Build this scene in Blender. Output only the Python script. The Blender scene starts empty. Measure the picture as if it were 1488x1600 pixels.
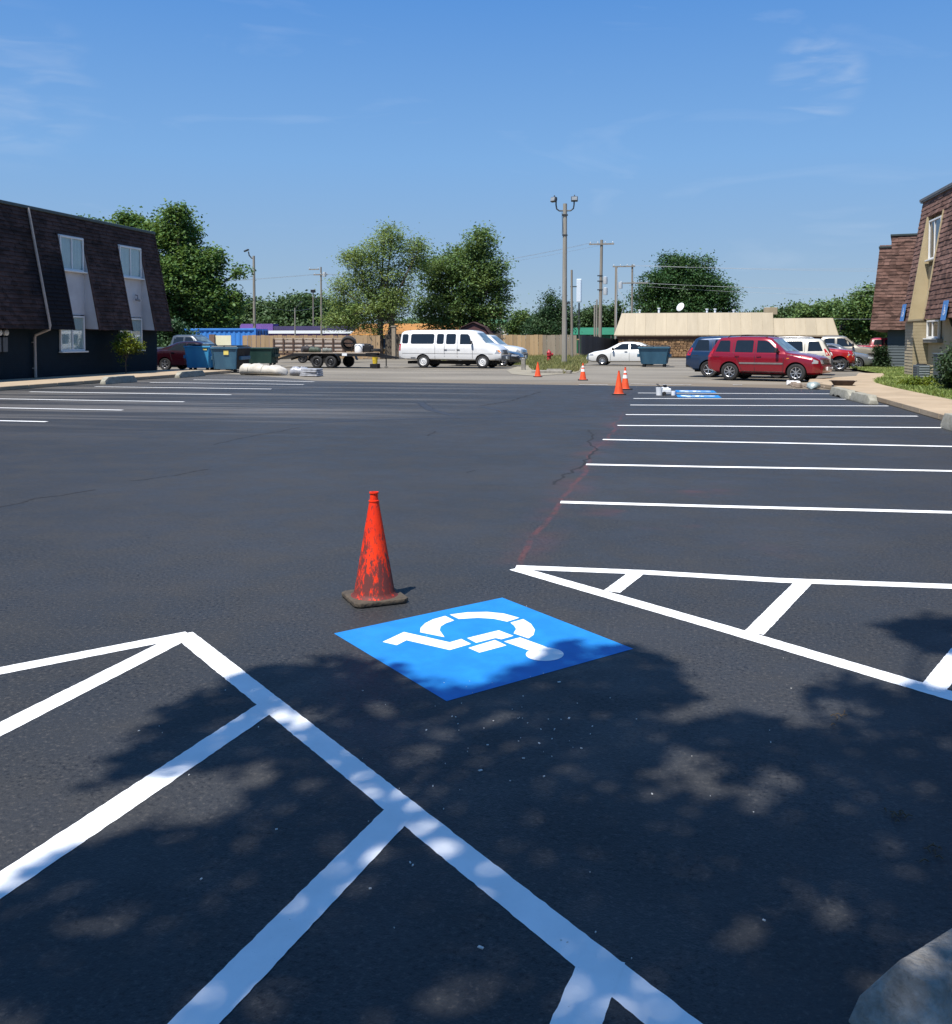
import bpy, bmesh, math, random
import numpy as np
from mathutils import Vector, Matrix, geometry
from mathutils.bvhtree import BVHTree

SC = bpy.context.scene
COL = SC.collection
random.seed(7)
RNG = np.random.default_rng(7)
rad = math.radians

# ------------------------------------------------------------------ camera, sky, sun, exposure
CAM_H = 1.62
YAW, PITCH = rad(11.149), rad(2.862)
cam_data = bpy.data.cameras.new('camera')
cam = bpy.data.objects.new('camera', cam_data)
COL.objects.link(cam)
cam.location = (0, 0, CAM_H)
cam.rotation_euler = (rad(90) - PITCH, 0, YAW)
cam_data.sensor_width = 36
cam_data.lens = 33.75
cam_data.shift_y = -0.1219
cam_data.clip_start = 0.05
cam_data.clip_end = 2500
SC.camera = cam

SUN = Vector((-0.16, -0.33, 0.70)).normalized()       # direction towards the sun
SUN_EL = math.asin(SUN.z)
SUN_AZ = math.atan2(SUN.x, SUN.y)                     # clockwise from +Y
world = bpy.data.worlds.new('World')
SC.world = world
world.use_nodes = True
wn, wl = world.node_tree.nodes, world.node_tree.links
wn.clear()
w_out = wn.new('ShaderNodeOutputWorld')
w_bg = wn.new('ShaderNodeBackground')
w_sky = wn.new('ShaderNodeTexSky')
w_sky.sky_type = 'NISHITA'
w_sky.sun_disc = False
w_sky.sun_elevation = SUN_EL
w_sky.sun_rotation = SUN_AZ
w_sky.air_density = 1.0
w_sky.dust_density = 0.0
w_sky.ozone_density = 2.5
w_bg.inputs['Strength'].default_value = 0.072
w_hsv = wn.new('ShaderNodeHueSaturation')
w_hsv.inputs['Saturation'].default_value = 1.16
w_tint = wn.new('ShaderNodeMixRGB')
w_tint.blend_type = 'MULTIPLY'
w_tint.inputs[0].default_value = 1.0
w_tint.inputs[2].default_value = (0.90, 0.93, 1.12, 1)
wl.new(w_sky.outputs[0], w_tint.inputs[1])
wl.new(w_tint.outputs[0], w_hsv.inputs['Color'])
# thin cirrus wisps
w_geo = wn.new('ShaderNodeTexCoord')
w_map = wn.new('ShaderNodeMapping')
w_map.inputs['Scale'].default_value = (3.0, 3.0, 14.0)
w_noise = wn.new('ShaderNodeTexNoise')
w_noise.inputs['Scale'].default_value = 1.6
w_noise.inputs['Detail'].default_value = 7
w_noise.inputs['Distortion'].default_value = 0.9
w_ramp = wn.new('ShaderNodeValToRGB')
w_ramp.color_ramp.elements[0].position = 0.60
w_ramp.color_ramp.elements[0].color = (0, 0, 0, 1)
w_ramp.color_ramp.elements[1].position = 0.82
w_ramp.color_ramp.elements[1].color = (0.10, 0.10, 0.10, 1)
# summer haze: the clear-sky colour eases into pale blue towards the horizon, all the way round
w_sep = wn.new('ShaderNodeSeparateXYZ')
w_grad = wn.new('ShaderNodeValToRGB')
for p_, c_ in ((0.0, (3.3, 4.6, 5.9)), (0.06, (2.9, 4.35, 6.1)), (0.18, (2.1, 4.2, 7.4)), (0.34, (1.0, 2.95, 7.0)), (1.0, (0.85, 2.4, 5.8))):
    e_ = w_grad.color_ramp.elements[0] if p_ == 0.0 else w_grad.color_ramp.elements[-1] if p_ == 1.0 else w_grad.color_ramp.elements.new(p_)
    e_.position = p_
    e_.color = tuple(v_ / 10 for v_ in c_) + (1,)
w_ten = wn.new('ShaderNodeVectorMath')
w_ten.operation = 'SCALE'
w_ten.inputs['Scale'].default_value = 10.0
w_haze = wn.new('ShaderNodeMixRGB')
w_haze.inputs[0].default_value = 0.85
w_mix = wn.new('ShaderNodeMixRGB')
w_mix.inputs[2].default_value = (9.0, 9.4, 10.0, 1)
wl.new(w_geo.outputs['Generated'], w_map.inputs['Vector'])
wl.new(w_map.outputs[0], w_noise.inputs['Vector'])
wl.new(w_noise.outputs['Fac'], w_ramp.inputs['Fac'])
wl.new(w_ramp.outputs['Color'], w_mix.inputs[0])
wl.new(w_geo.outputs['Generated'], w_sep.inputs[0])
wl.new(w_sep.outputs[2], w_grad.inputs['Fac'])
wl.new(w_grad.outputs['Color'], w_ten.inputs[0])
wl.new(w_hsv.outputs[0], w_haze.inputs[1])
wl.new(w_ten.outputs[0], w_haze.inputs[2])
wl.new(w_haze.outputs[0], w_mix.inputs[1])
# three small soft wisps that hang in fixed directions of the sky
w_last = w_mix
for az_, el_, c0_, c1_, amt_ in ((8.2, 14.2, 0.9988, 0.99965, 0.22), (-36.5, 13.2, 0.9965, 0.9996, 0.13), (-33.5, 21.0, 0.9985, 0.9998, 0.10)):
    w_dot = wn.new('ShaderNodeVectorMath'); w_dot.operation = 'DOT_PRODUCT'
    w_dot.inputs[1].default_value = (math.sin(rad(az_)) * math.cos(rad(el_)), math.cos(rad(az_)) * math.cos(rad(el_)), math.sin(rad(el_)))
    wl.new(w_geo.outputs['Generated'], w_dot.inputs[0])
    w_r = wn.new('ShaderNodeMapRange'); w_r.interpolation_type = 'SMOOTHSTEP'
    w_r.inputs['From Min'].default_value = c0_; w_r.inputs['From Max'].default_value = c1_; w_r.inputs['To Max'].default_value = amt_
    wl.new(w_dot.outputs['Value'], w_r.inputs['Value'])
    w_n = wn.new('ShaderNodeTexNoise'); w_n.inputs['Scale'].default_value = 4.5; w_n.inputs['Detail'].default_value = 4; w_n.inputs['Distortion'].default_value = 0.6
    wl.new(w_map.outputs[0], w_n.inputs['Vector'])
    w_k = wn.new('ShaderNodeMapRange'); w_k.interpolation_type = 'SMOOTHSTEP'; w_k.inputs['From Min'].default_value = 0.42; w_k.inputs['From Max'].default_value = 0.75
    wl.new(w_n.outputs['Fac'], w_k.inputs['Value'])
    w_m = wn.new('ShaderNodeMath'); w_m.operation = 'MULTIPLY'
    wl.new(w_r.outputs[0], w_m.inputs[0]); wl.new(w_k.outputs[0], w_m.inputs[1])
    w_c = wn.new('ShaderNodeMixRGB'); w_c.inputs[2].default_value = (7.0, 7.6, 8.4, 1)
    wl.new(w_m.outputs[0], w_c.inputs[0]); wl.new(w_last.outputs[0], w_c.inputs[1])
    w_last = w_c
wl.new(w_last.outputs[0], w_bg.inputs['Color'])
wl.new(w_bg.outputs[0], w_out.inputs['Surface'])

sun_data = bpy.data.lights.new('sun', 'SUN')
sun_data.energy = 5.0
sun_data.angle = rad(0.53)
sun_data.color = (1.0, 0.955, 0.89)
sun = bpy.data.objects.new('sun', sun_data)
COL.objects.link(sun)
sun.rotation_euler = SUN.to_track_quat('Z', 'Y').to_euler()
sun.location = SUN * 60

SC.view_settings.view_transform = 'Standard'
SC.view_settings.look = 'None'
SC.view_settings.gamma = 1
SC.view_settings.use_curve_mapping = False
SC.view_settings.exposure = 0.55

# ------------------------------------------------------------------ where a spot of the ground seen in the photograph lies (metres)
def _ray(px, py):
    c, s = math.cos(PITCH), math.sin(PITCH)
    x, yd, z = px - 744.0, py - 605.0, 1500.0
    yd, z = yd * c + z * s, -yd * s + z * c
    cy, sy = math.cos(YAW), math.sin(YAW)
    return Vector((x * cy - z * sy, x * sy + z * cy, -yd))
def gp(px, py, z=0.0):
    r = _ray(px, py)
    t = (z - CAM_H) / r.z
    return Vector((r.x * t, r.y * t))
def at_y(px, py, y):
    r = _ray(px, py)
    t = y / r.y
    return r.x * t, CAM_H + r.z * t

# ------------------------------------------------------------------ materials
def new_mat(name):
    m = bpy.data.materials.new(name)
    m.use_nodes = True
    nt = m.node_tree
    return m, nt, nt.nodes, nt.links, nt.nodes['Principled BSDF']
def setp(b, rough=None, metal=None, spec=None, coat=None):
    if rough is not None: b.inputs['Roughness'].default_value = rough
    if metal is not None: b.inputs['Metallic'].default_value = metal
    if spec is not None: b.inputs['Specular IOR Level'].default_value = spec
    if coat is not None:
        b.inputs['Coat Weight'].default_value = coat
        b.inputs['Coat Roughness'].default_value = 0.04
_mats = {}
def M(name, col, rough=0.6, metal=0.0, var=0.18, scale=6.0, bump=0.0, bscale=60.0, spec=0.5, coat=0.0, col2=None, stretch=(1, 1, 1), isl=0.0, coord='Object', t0=0.35, t1=0.7):
    if name in _mats: return _mats[name]
    m, nt, n, l, b = new_mat(name)
    setp(b, rough, metal, spec, coat)
    tc = n.new('ShaderNodeTexCoord'); mp = n.new('ShaderNodeMapping')
    mp.inputs['Scale'].default_value = stretch
    l.new(tc.outputs[coord], mp.inputs['Vector'])
    nz = n.new('ShaderNodeTexNoise')
    nz.inputs['Scale'].default_value = scale; nz.inputs['Detail'].default_value = 6; nz.inputs['Roughness'].default_value = 0.62
    l.new(mp.outputs[0], nz.inputs['Vector'])
    mr = n.new('ShaderNodeMapRange')
    mr.inputs['From Min'].default_value = t0; mr.inputs['From Max'].default_value = t1
    l.new(nz.outputs['Fac'], mr.inputs['Value'])
    mx = n.new('ShaderNodeMixRGB')
    a = [c * (1 - var) for c in col] + [1]
    z = [min(1, c * (1 + var)) for c in col] + [1]
    if col2 is not None: a, z = list(col) + [1], list(col2) + [1]
    mx.inputs[1].default_value = a; mx.inputs[2].default_value = z
    l.new(mr.outputs[0], mx.inputs[0])
    out = mx.outputs[0]
    if isl:
        g = n.new('ShaderNodeNewGeometry'); hv = n.new('ShaderNodeHueSaturation'); m2 = n.new('ShaderNodeMapRange')
        oi = n.new('ShaderNodeObjectInfo'); ad = n.new('ShaderNodeMath'); ad.operation = 'ADD'
        fr = n.new('ShaderNodeMath'); fr.operation = 'FRACT'
        l.new(g.outputs['Random Per Island'], ad.inputs[0]); l.new(oi.outputs['Random'], ad.inputs[1]); l.new(ad.outputs[0], fr.inputs[0])
        m2.inputs['To Min'].default_value = 1 - isl; m2.inputs['To Max'].default_value = 1 + isl
        l.new(fr.outputs[0], m2.inputs['Value'])
        l.new(m2.outputs[0], hv.inputs['Value']); l.new(out, hv.inputs['Color']); out = hv.outputs[0]
    l.new(out, b.inputs['Base Color'])
    if bump:
        n2 = n.new('ShaderNodeTexNoise'); n2.inputs['Scale'].default_value = bscale; n2.inputs['Detail'].default_value = 4
        l.new(mp.outputs[0], n2.inputs['Vector'])
        bp = n.new('ShaderNodeBump'); bp.inputs['Strength'].default_value = bump; bp.inputs['Distance'].default_value = 0.02
        l.new(n2.outputs['Fac'], bp.inputs['Height']); l.new(bp.outputs[0], b.inputs['Normal'])
    _mats[name] = m
    return m
def paint(name, col, rough=0.28, metal=0.0, var=0.05): return M('car_paint_' + name, col, rough, metal, var, 3.0, coat=0.8)
def leaf_mat(name, c1, c2, trans=0.25, scale=0.8, isl=0.3):
    if name in _mats: return _mats[name]
    m = M(name, c1, 0.55, 0, 0, scale, col2=c2, isl=isl, spec=0.3)
    nt = m.node_tree; n, l = nt.nodes, nt.links
    b = n['Principled BSDF']; o = n['Material Output']
    src = b.inputs['Base Color'].links[0].from_socket
    tr = n.new('ShaderNodeBsdfTranslucent'); hv = n.new('ShaderNodeHueSaturation')
    hv.inputs['Hue'].default_value = 0.47; hv.inputs['Saturation'].default_value = 1.1; hv.inputs['Value'].default_value = 1.5
    l.new(src, hv.inputs['Color']); l.new(hv.outputs[0], tr.inputs['Color'])
    ms = n.new('ShaderNodeMixShader'); ms.inputs[0].default_value = trans
    l.new(b.outputs[0], ms.inputs[1]); l.new(tr.outputs[0], ms.inputs[2]); l.new(ms.outputs[0], o.inputs['Surface'])
    return m

# ------------------------------------------------------------------ objects
def tag(o, label=None, cat=None, group=None, kind=None):
    if label: o['label'] = label
    if cat: o['category'] = cat
    if group: o['group'] = group
    if kind: o['kind'] = kind
    return o
def thing(name, label, cat, loc=(0, 0, 0), rz=0.0, group=None):
    o = bpy.data.objects.new(name, None); COL.objects.link(o)
    o.location = loc; o.rotation_euler = (0, 0, rz); o.empty_display_size = 0.2
    return tag(o, label, cat, group)
def link(name, me, mat=None, parent=None, loc=None, rz=None, kind=None):
    o = bpy.data.objects.new(name, me); COL.objects.link(o)
    if mat is not None and not me.materials: me.materials.append(mat)
    if parent is not None: o.parent = parent
    if loc is not None: o.location = loc
    if rz is not None: o.rotation_euler = (0, 0, rz)
    if kind: o['kind'] = kind
    return o
def copy_tree(o, parent=None):
    c = o.copy(); COL.objects.link(c)
    if parent is not None: c.parent = parent
    for ch in list(o.children): copy_tree(ch, c)
    return c

class MB:
    def __init__(s): s.v, s.f = [], []
    def add(s, v, f):
        k = len(s.v); s.v += [tuple(p) for p in v]; s.f += [tuple(i + k for i in q) for q in f]; return s
    def box(s, c, d, rz=0.0, rot=None, taper=1.0):
        hx, hy, hz = d[0] / 2, d[1] / 2, d[2] / 2
        R = rot if rot is not None else Matrix.Rotation(rz, 3, 'Z')
        vs = []
        for z in (-1, 1):
            t = taper if z > 0 else 1
            for x, y in ((-1, -1), (1, -1), (1, 1), (-1, 1)):
                vs.append(R @ Vector((x * hx * t, y * hy * t, z * hz)) + Vector(c))
        return s.add(vs, [(3, 2, 1, 0), (4, 5, 6, 7), (0, 1, 5, 4), (1, 2, 6, 5), (2, 3, 7, 6), (3, 0, 4, 7)])
    def bar(s, a, b, w, h, up=(0, 0, 1)):
        a, b = Vector(a), Vector(b); d = (b - a); L = d.length; x = d.normalized(); u = Vector(up)
        y = u.cross(x)
        if y.length < 1e-4: y = Vector((0, 1, 0)).cross(x)
        y.normalize(); z = x.cross(y)
        R = Matrix((x, y, z)).transposed()
        return s.box((a + b) / 2, (L, w, h), rot=R)
    def tube(s, pts, r, n=8, caps=True):
        pts = [Vector(p) for p in pts]; rs = r if isinstance(r, (list, tuple)) else [r] * len(pts)
        vs, fs = [], []
        prev = None
        for i, p in enumerate(pts):
            d = (pts[min(i + 1, len(pts) - 1)] - pts[max(i - 1, 0)]).normalized()
            if prev is None:
                u = d.orthogonal().normalized()
            else:
                u = (prev - d * prev.dot(d)).normalized()
            prev = u; w = d.cross(u)
            for k in range(n):
                a = 2 * math.pi * k / n
                vs.append(p + (u * math.cos(a) + w * math.sin(a)) * rs[i])
        for i in range(len(pts) - 1):
            for k in range(n):
                k2 = (k + 1) % n
                fs.append((i * n + k, i * n + k2, (i + 1) * n + k2, (i + 1) * n + k))
        if caps:
            fs.append(tuple(range(n - 1, -1, -1))); fs.append(tuple((len(pts) - 1) * n + k for k in range(n)))
        return s.add(vs, fs)
    def lathe(s, prof, n=24, c=(0, 0, 0), axis='Z', close=True):
        vs, fs = [], []
        for r, z in prof:
            for k in range(n):
                a = 2 * math.pi * k / n
                p = (r * math.cos(a), r * math.sin(a), z)
                if axis == 'Y': p = (p[0], p[2], p[1])
                if axis == 'X': p = (p[2], p[0], p[1])
                vs.append(Vector(p) + Vector(c))
        m = len(prof)
        for i in range(m - 1):
            for k in range(n):
                k2 = (k + 1) % n
                q = (i * n + k, i * n + k2, (i + 1) * n + k2, (i + 1) * n + k)
                fs.append(q if axis != 'Y' else q[::-1])
        if close:
            a = tuple(range(n - 1, -1, -1)); b = tuple((m - 1) * n + k for k in range(n))
            fs += [a, b] if axis != 'Y' else [a[::-1], b[::-1]]
        return s.add(vs, fs)
    def prism(s, poly, z0, z1):                       # polygon in plan, extruded up
        n = len(poly)
        ar = sum(poly[i][0] * poly[(i + 1) % n][1] - poly[(i + 1) % n][0] * poly[i][1] for i in range(n))
        if ar < 0: poly = poly[::-1]
        vs = [(p[0], p[1], z0) for p in poly] + [(p[0], p[1], z1) for p in poly]
        fs = [tuple(range(n - 1, -1, -1)), tuple(range(n, 2 * n))] + [(i, (i + 1) % n, n + (i + 1) % n, n + i) for i in range(n)]
        return s.add(vs, fs)
    def sheet(s, poly, z):
        n = len(poly)
        ar = sum(poly[i][0] * poly[(i + 1) % n][1] - poly[(i + 1) % n][0] * poly[i][1] for i in range(n))
        if ar < 0: poly = poly[::-1]
        return s.add([(p[0], p[1], z) for p in poly], [tuple(range(n))])
    def extrude_x(s, poly, x0, x1):                   # polygon in (y, z) extruded along x
        n = len(poly)
        vs = [(x0, p[0], p[1]) for p in poly] + [(x1, p[0], p[1]) for p in poly]
        return s.add(vs, [tuple(range(n - 1, -1, -1)), tuple(range(n, 2 * n))] + [(i, (i + 1) % n, n + (i + 1) % n, n + i) for i in range(n)])
    def mesh(s, name='mesh', fix=True, bevel=0.0, smooth=None, seg=1):
        me = bpy.data.meshes.new(name)
        me.from_pydata([tuple(v) for v in s.v], [], s.f)
        if fix or bevel:
            bm = bmesh.new(); bm.from_mesh(me)
            bmesh.ops.recalc_face_normals(bm, faces=bm.faces)
            if bevel:
                es = [e for e in bm.edges if len(e.link_faces) == 2 and e.calc_face_angle(0) > 0.5]
                bmesh.ops.bevel(bm, geom=es, offset=bevel, offset_type='OFFSET', segments=seg, profile=0.5, affect='EDGES', clamp_overlap=True)
            bm.to_mesh(me); bm.free()
        if smooth is not None:
            for p in me.polygons: p.use_smooth = True
            me.set_sharp_from_angle(angle=rad(smooth))
        me.update()
        return me
    def obj(s, name, mat, parent=None, loc=None, rz=None, kind=None, **k):
        return link(name, s.mesh(name, **k), mat, parent, loc, rz, kind)

def sheets_mesh(name, polys, z):
    """flat polygons (concave allowed) at height z"""
    b = MB()
    for poly in polys:
        pts = [Vector((p[0], p[1], 0)) for p in poly]
        tris = geometry.tessellate_polygon([pts])
        for t in tris:
            a, c, d = (pts[i] for i in t)
            if (c - a).cross(d - a).z < 0: t = t[::-1]
            b.add([(pts[i].x, pts[i].y, z) for i in t], [(0, 1, 2)])
    me = b.mesh(name, fix=False)
    bm = bmesh.new(); bm.from_mesh(me); bmesh.ops.remove_doubles(bm, verts=bm.verts, dist=1e-4); bm.to_mesh(me); bm.free()
    return me
def quads_mesh(name, P):
    """P: (n,4,3) array of separate quads"""
    n = len(P)
    me = bpy.data.meshes.new(name)
    me.vertices.add(n * 4); me.loops.add(n * 4); me.polygons.add(n)
    me.vertices.foreach_set('co', np.asarray(P, dtype=np.float32).reshape(-1))
    me.loops.foreach_set('vertex_index', np.arange(n * 4, dtype=np.int32))
    me.polygons.foreach_set('loop_start', np.arange(0, n * 4, 4, dtype=np.int32))
    me.update(calc_edges=True)
    return me
def leaf_quads(C, size, up=0.3, aspect=0.62, rng=None):
    rng = rng or RNG
    n = len(C)
    N = rng.normal(size=(n, 3)); N[:, 2] = np.abs(N[:, 2]) + up
    N /= np.linalg.norm(N, axis=1, keepdims=True)
    T = rng.normal(size=(n, 3)); T -= N * np.sum(T * N, axis=1, keepdims=True)
    T /= np.linalg.norm(T, axis=1, keepdims=True)
    B = np.cross(N, T)
    s = size * rng.uniform(0.6, 1.25, size=(n, 1))
    a, b = T * s * 0.5, B * s * 0.5 * aspect
    bend = N * s * 0.12
    return np.stack([C - a, C - b * 1.0 + bend, C + a, C + b + bend], axis=1)
# ------------------------------------------------------------------ ground sheets
def node_noise(n, l, vec, scale, detail=5, rough=0.6, stretch=None, dist=0.0):
    if stretch:
        mp = n.new('ShaderNodeMapping'); mp.inputs['Scale'].default_value = stretch[0]; mp.inputs['Rotation'].default_value = (0, 0, stretch[1])
        l.new(vec, mp.inputs['Vector']); vec = mp.outputs[0]
    z = n.new('ShaderNodeTexNoise'); z.inputs['Scale'].default_value = scale; z.inputs['Detail'].default_value = detail
    z.inputs['Roughness'].default_value = rough; z.inputs['Distortion'].default_value = dist
    l.new(vec, z.inputs['Vector']); return z.outputs['Fac']
def node_range(n, l, v, a, b, c=0.0, d=1.0, smooth=True):
    r = n.new('ShaderNodeMapRange'); r.interpolation_type = 'SMOOTHSTEP' if smooth else 'LINEAR'
    for k, x in zip(('From Min', 'From Max', 'To Min', 'To Max'), (a, b, c, d)): r.inputs[k].default_value = x
    l.new(v, r.inputs['Value']); return r.outputs[0]
def node_math(n, l, op, a, b=None):
    r = n.new('ShaderNodeMath'); r.operation = op
    for i, x in enumerate((a, b)):
        if x is None: continue
        if isinstance(x, (int, float)): r.inputs[i].default_value = x
        else: l.new(x, r.inputs[i])
    return r.outputs[0]
def node_mix(n, l, fac, a, b, mode='MIX'):
    r = n.new('ShaderNodeMixRGB'); r.blend_type = mode
    if isinstance(fac, (int, float)): r.inputs[0].default_value = fac
    else: l.new(fac, r.inputs[0])
    for i, x in ((1, a), (2, b)):
        if isinstance(x, tuple): r.inputs[i].default_value = x + (1,)
        else: l.new(x, r.inputs[i])
    return r.outputs[0]

def asphalt_material():
    m, nt, n, l, b = new_mat('fresh_sealed_asphalt')
    tc = n.new('ShaderNodeTexCoord'); P = tc.outputs['Object']
    sp = n.new('ShaderNodeSeparateXYZ'); l.new(P, sp.inputs[0]); X, Y = sp.outputs[0], sp.outputs[1]
    big = node_noise(n, l, P, 0.35, 5)
    col = node_mix(n, l, node_range(n, l, big, 0.35, 0.65), (0.0270, 0.0287, 0.0307), (0.0350, 0.0357, 0.0373))
    mid = node_noise(n, l, P, 2.2, 6)
    col = node_mix(n, l, node_range(n, l, mid, 0.45, 0.75, 0, 0.35), col, (0.0430, 0.0409, 0.0377))
    # squeegee and tyre streaks sweeping in from the left rows
    st = node_noise(n, l, P, 1.1, 3, 0.5, ((0.07, 1.0, 1), rad(-22)), 0.25)
    left = node_range(n, l, X, -3.0, -9.0)
    far = node_range(n, l, Y, 13.0, 20.0)
    stf = node_math(n, l, 'MULTIPLY', node_math(n, l, 'MULTIPLY', node_range(n, l, st, 0.46, 0.62), left), far)
    col = node_mix(n, l, node_math(n, l, 'MULTIPLY', stf, 0.95), col, (0.105, 0.098, 0.090))
    st2 = node_noise(n, l, P, 1.7, 3, 0.5, ((0.10, 1.0, 1), rad(-8)), 0.2)
    col = node_mix(n, l, node_math(n, l, 'MULTIPLY', node_range(n, l, st2, 0.58, 0.7), node_range(n, l, Y, 9, 17, 0, 0.5)), col, (0.0230, 0.0244, 0.0271))
    # dusty edge beside the old pavement
    ed = node_math(n, l, 'ADD', Y, node_math(n, l, 'MULTIPLY', mid, 3.0))
    col = node_mix(n, l, node_range(n, l, ed, 34.2, 37.5, 0, 0.5), col, (0.1000, 0.0912, 0.0763))
    # orange-red layout paint: thin snapped line with soft overspray beside it
    wob = node_noise(n, l, Y, 0.6, 2) if False else node_noise(n, l, P, 0.5, 2)
    lx = node_math(n, l, 'ADD', node_math(n, l, 'ADD', X, node_math(n, l, 'MULTIPLY', Y, -0.0095)), node_math(n, l, 'MULTIPLY', wob, 0.34))
    d = node_math(n, l, 'ABSOLUTE', node_math(n, l, 'ADD', lx, 0.93))
    yr = node_math(n, l, 'MULTIPLY', node_range(n, l, Y, 6.6, 6.9), node_range(n, l, Y, 23.0, 17.5))
    thin = node_math(n, l, 'MULTIPLY', node_range(n, l, d, 0.045, 0.010), node_range(n, l, node_noise(n, l, P, 5.0, 4), 0.36, 0.6, 0.25, 1))
    soft = node_math(n, l, 'MULTIPLY', node_range(n, l, d, 0.34, 0.0), node_range(n, l, node_noise(n, l, P, 0.9, 5), 0.40, 0.66))
    col = node_mix(n, l, node_math(n, l, 'MULTIPLY', node_math(n, l, 'MAXIMUM', node_math(n, l, 'MULTIPLY', thin, 0.24), node_math(n, l, 'MULTIPLY', soft, 0.12)), yr), col, (0.2600, 0.0423, 0.0246))
    # faint overspray clouds inside the stalls
    ov = node_math(n, l, 'MULTIPLY', node_range(n, l, node_noise(n, l, P, 0.75, 4), 0.57, 0.75), node_math(n, l, 'MULTIPLY', node_range(n, l, X, -0.9, -0.5), node_range(n, l, X, 1.3, 0.3)))
    col = node_mix(n, l, node_math(n, l, 'MULTIPLY', node_math(n, l, 'MULTIPLY', ov, yr), 0.13), col, (0.2600, 0.0470, 0.0328))
    # grit
    g = n.new('ShaderNodeTexVoronoi'); g.inputs['Scale'].default_value = 130; l.new(P, g.inputs['Vector'])
    gr = node_noise(n, l, P, 90, 4, 0.75)
    col = node_mix(n, l, node_range(n, l, gr, 0.55, 0.78, 0, 0.55), col, (0.1100, 0.1015, 0.0902))
    col = node_mix(n, l, node_range(n, l, gr, 0.44, 0.27, 0, 0.85), col, (0.0100, 0.0103, 0.0123))
    g3 = node_noise(n, l, P, 48, 4, 0.7)
    col = node_mix(n, l, node_math(n, l, 'MULTIPLY', node_range(n, l, g3, 0.455, 0.385, 0, 0.9), node_range(n, l, node_noise(n, l, P, 1.6, 4), 0.40, 0.60, 0.35, 1)), col, (0.0100, 0.0103, 0.0123))
    col = node_mix(n, l, node_range(n, l, g3, 0.555, 0.64, 0, 0.55), col, (0.0850, 0.0780, 0.0705))
    l.new(col, b.inputs['Base Color'])
    l.new(node_range(n, l, mid, 0.3, 0.7, 0.50, 0.66), b.inputs['Roughness'])
    b.inputs['Specular IOR Level'].default_value = 0.25
    h = node_math(n, l, 'ADD', node_math(n, l, 'MULTIPLY', g.outputs['Distance'], 0.5), node_noise(n, l, P, 60, 5, 0.7))
    bp = n.new('ShaderNodeBump'); bp.inputs['Strength'].default_value = 0.6; bp.inputs['Distance'].default_value = 0.0035
    l.new(h, bp.inputs['Height']); l.new(bp.outputs[0], b.inputs['Normal'])
    return m

def street_material():
    m, nt, n, l, b = new_mat('old_worn_pavement')
    P = n.new('ShaderNodeTexCoord').outputs['Object']
    sp = n.new('ShaderNodeSeparateXYZ'); l.new(P, sp.inputs[0]); Y = sp.outputs[1]
    a = node_noise(n, l, P, 0.25, 6, 0.6, ((0.35, 1, 1), rad(6)))
    col = node_mix(n, l, node_range(n, l, a, 0.36, 0.66), (0.1350, 0.1203, 0.0968), (0.2150, 0.1921, 0.1540))
    s = node_noise(n, l, P, 0.9, 6, 0.65, ((0.18, 1.4, 1), rad(3)))
    col = node_mix(n, l, node_range(n, l, s, 0.56, 0.72, 0, 0.55), col, (0.0850, 0.0776, 0.0660))
    f = node_noise(n, l, P, 14, 6, 0.7)
    col = node_mix(n, l, node_range(n, l, f, 0.4, 0.75, 0, 0.35), col, (0.2600, 0.2279, 0.1804))
    dirt = node_math(n, l, 'ADD', Y, node_math(n, l, 'MULTIPLY', a, 6.0))
    col = node_mix(n, l, node_range(n, l, dirt, 40.5, 38.0, 0, 0.55), col, (0.1600, 0.1212, 0.0792))
    l.new(col, b.inputs['Base Color']); setp(b, 0.85, 0, 0.3)
    bp = n.new('ShaderNodeBump'); bp.inputs['Strength'].default_value = 0.3; bp.inputs['Distance'].default_value = 0.02
    l.new(f, bp.inputs['Height']); l.new(bp.outputs[0], b.inputs['Normal'])
    return m

M_ground = M('dry_earth_and_grass', (0.07, 0.08, 0.035), 0.95, 0, 0, 0.5, 0.4, 8, col2=(0.14, 0.12, 0.07))
M_walk = M('buff_concrete', (0.305, 0.232, 0.152), 0.9, 0, 0, 1.2, 0.25, 40, col2=(0.40, 0.312, 0.212), isl=0.06)
M_conc = M('grey_concrete', (0.18, 0.165, 0.145), 0.9, 0, 0, 5.0, 0.35, 45, col2=(0.29, 0.275, 0.24))
def road_paint(name, c1, c2, thin):
    m, nt, n, l, b = new_mat(name)
    P = n.new('ShaderNodeTexCoord').outputs['Object']
    col = node_mix(n, l, node_range(n, l, node_noise(n, l, P, 4, 5), .35, .68), c1, c2)
    g1 = node_noise(n, l, P, 95, 5, .8); g2 = node_noise(n, l, P, 5.5, 5, .7)
    k = node_math(n, l, 'ADD', g1, node_math(n, l, 'MULTIPLY', g2, .30))
    col = node_mix(n, l, node_range(n, l, k, .80, .93, 0, thin), col, (0.05, 0.052, 0.058))
    l.new(col, b.inputs['Base Color']); setp(b, .62, 0, .4)
    bp = n.new('ShaderNodeBump'); bp.inputs['Strength'].default_value = .5; bp.inputs['Distance'].default_value = .0022
    l.new(node_noise(n, l, P, 60, 5, .7), bp.inputs['Height']); l.new(bp.outputs[0], b.inputs['Normal'])
    return m
M_white_paint = road_paint('white_road_paint', (0.78, 0.785, 0.775), (0.87, 0.87, 0.855), .75)
M_blue_paint = road_paint('blue_road_paint', (0.008, 0.165, 0.47), (0.012, 0.205, 0.55), .35)

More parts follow.
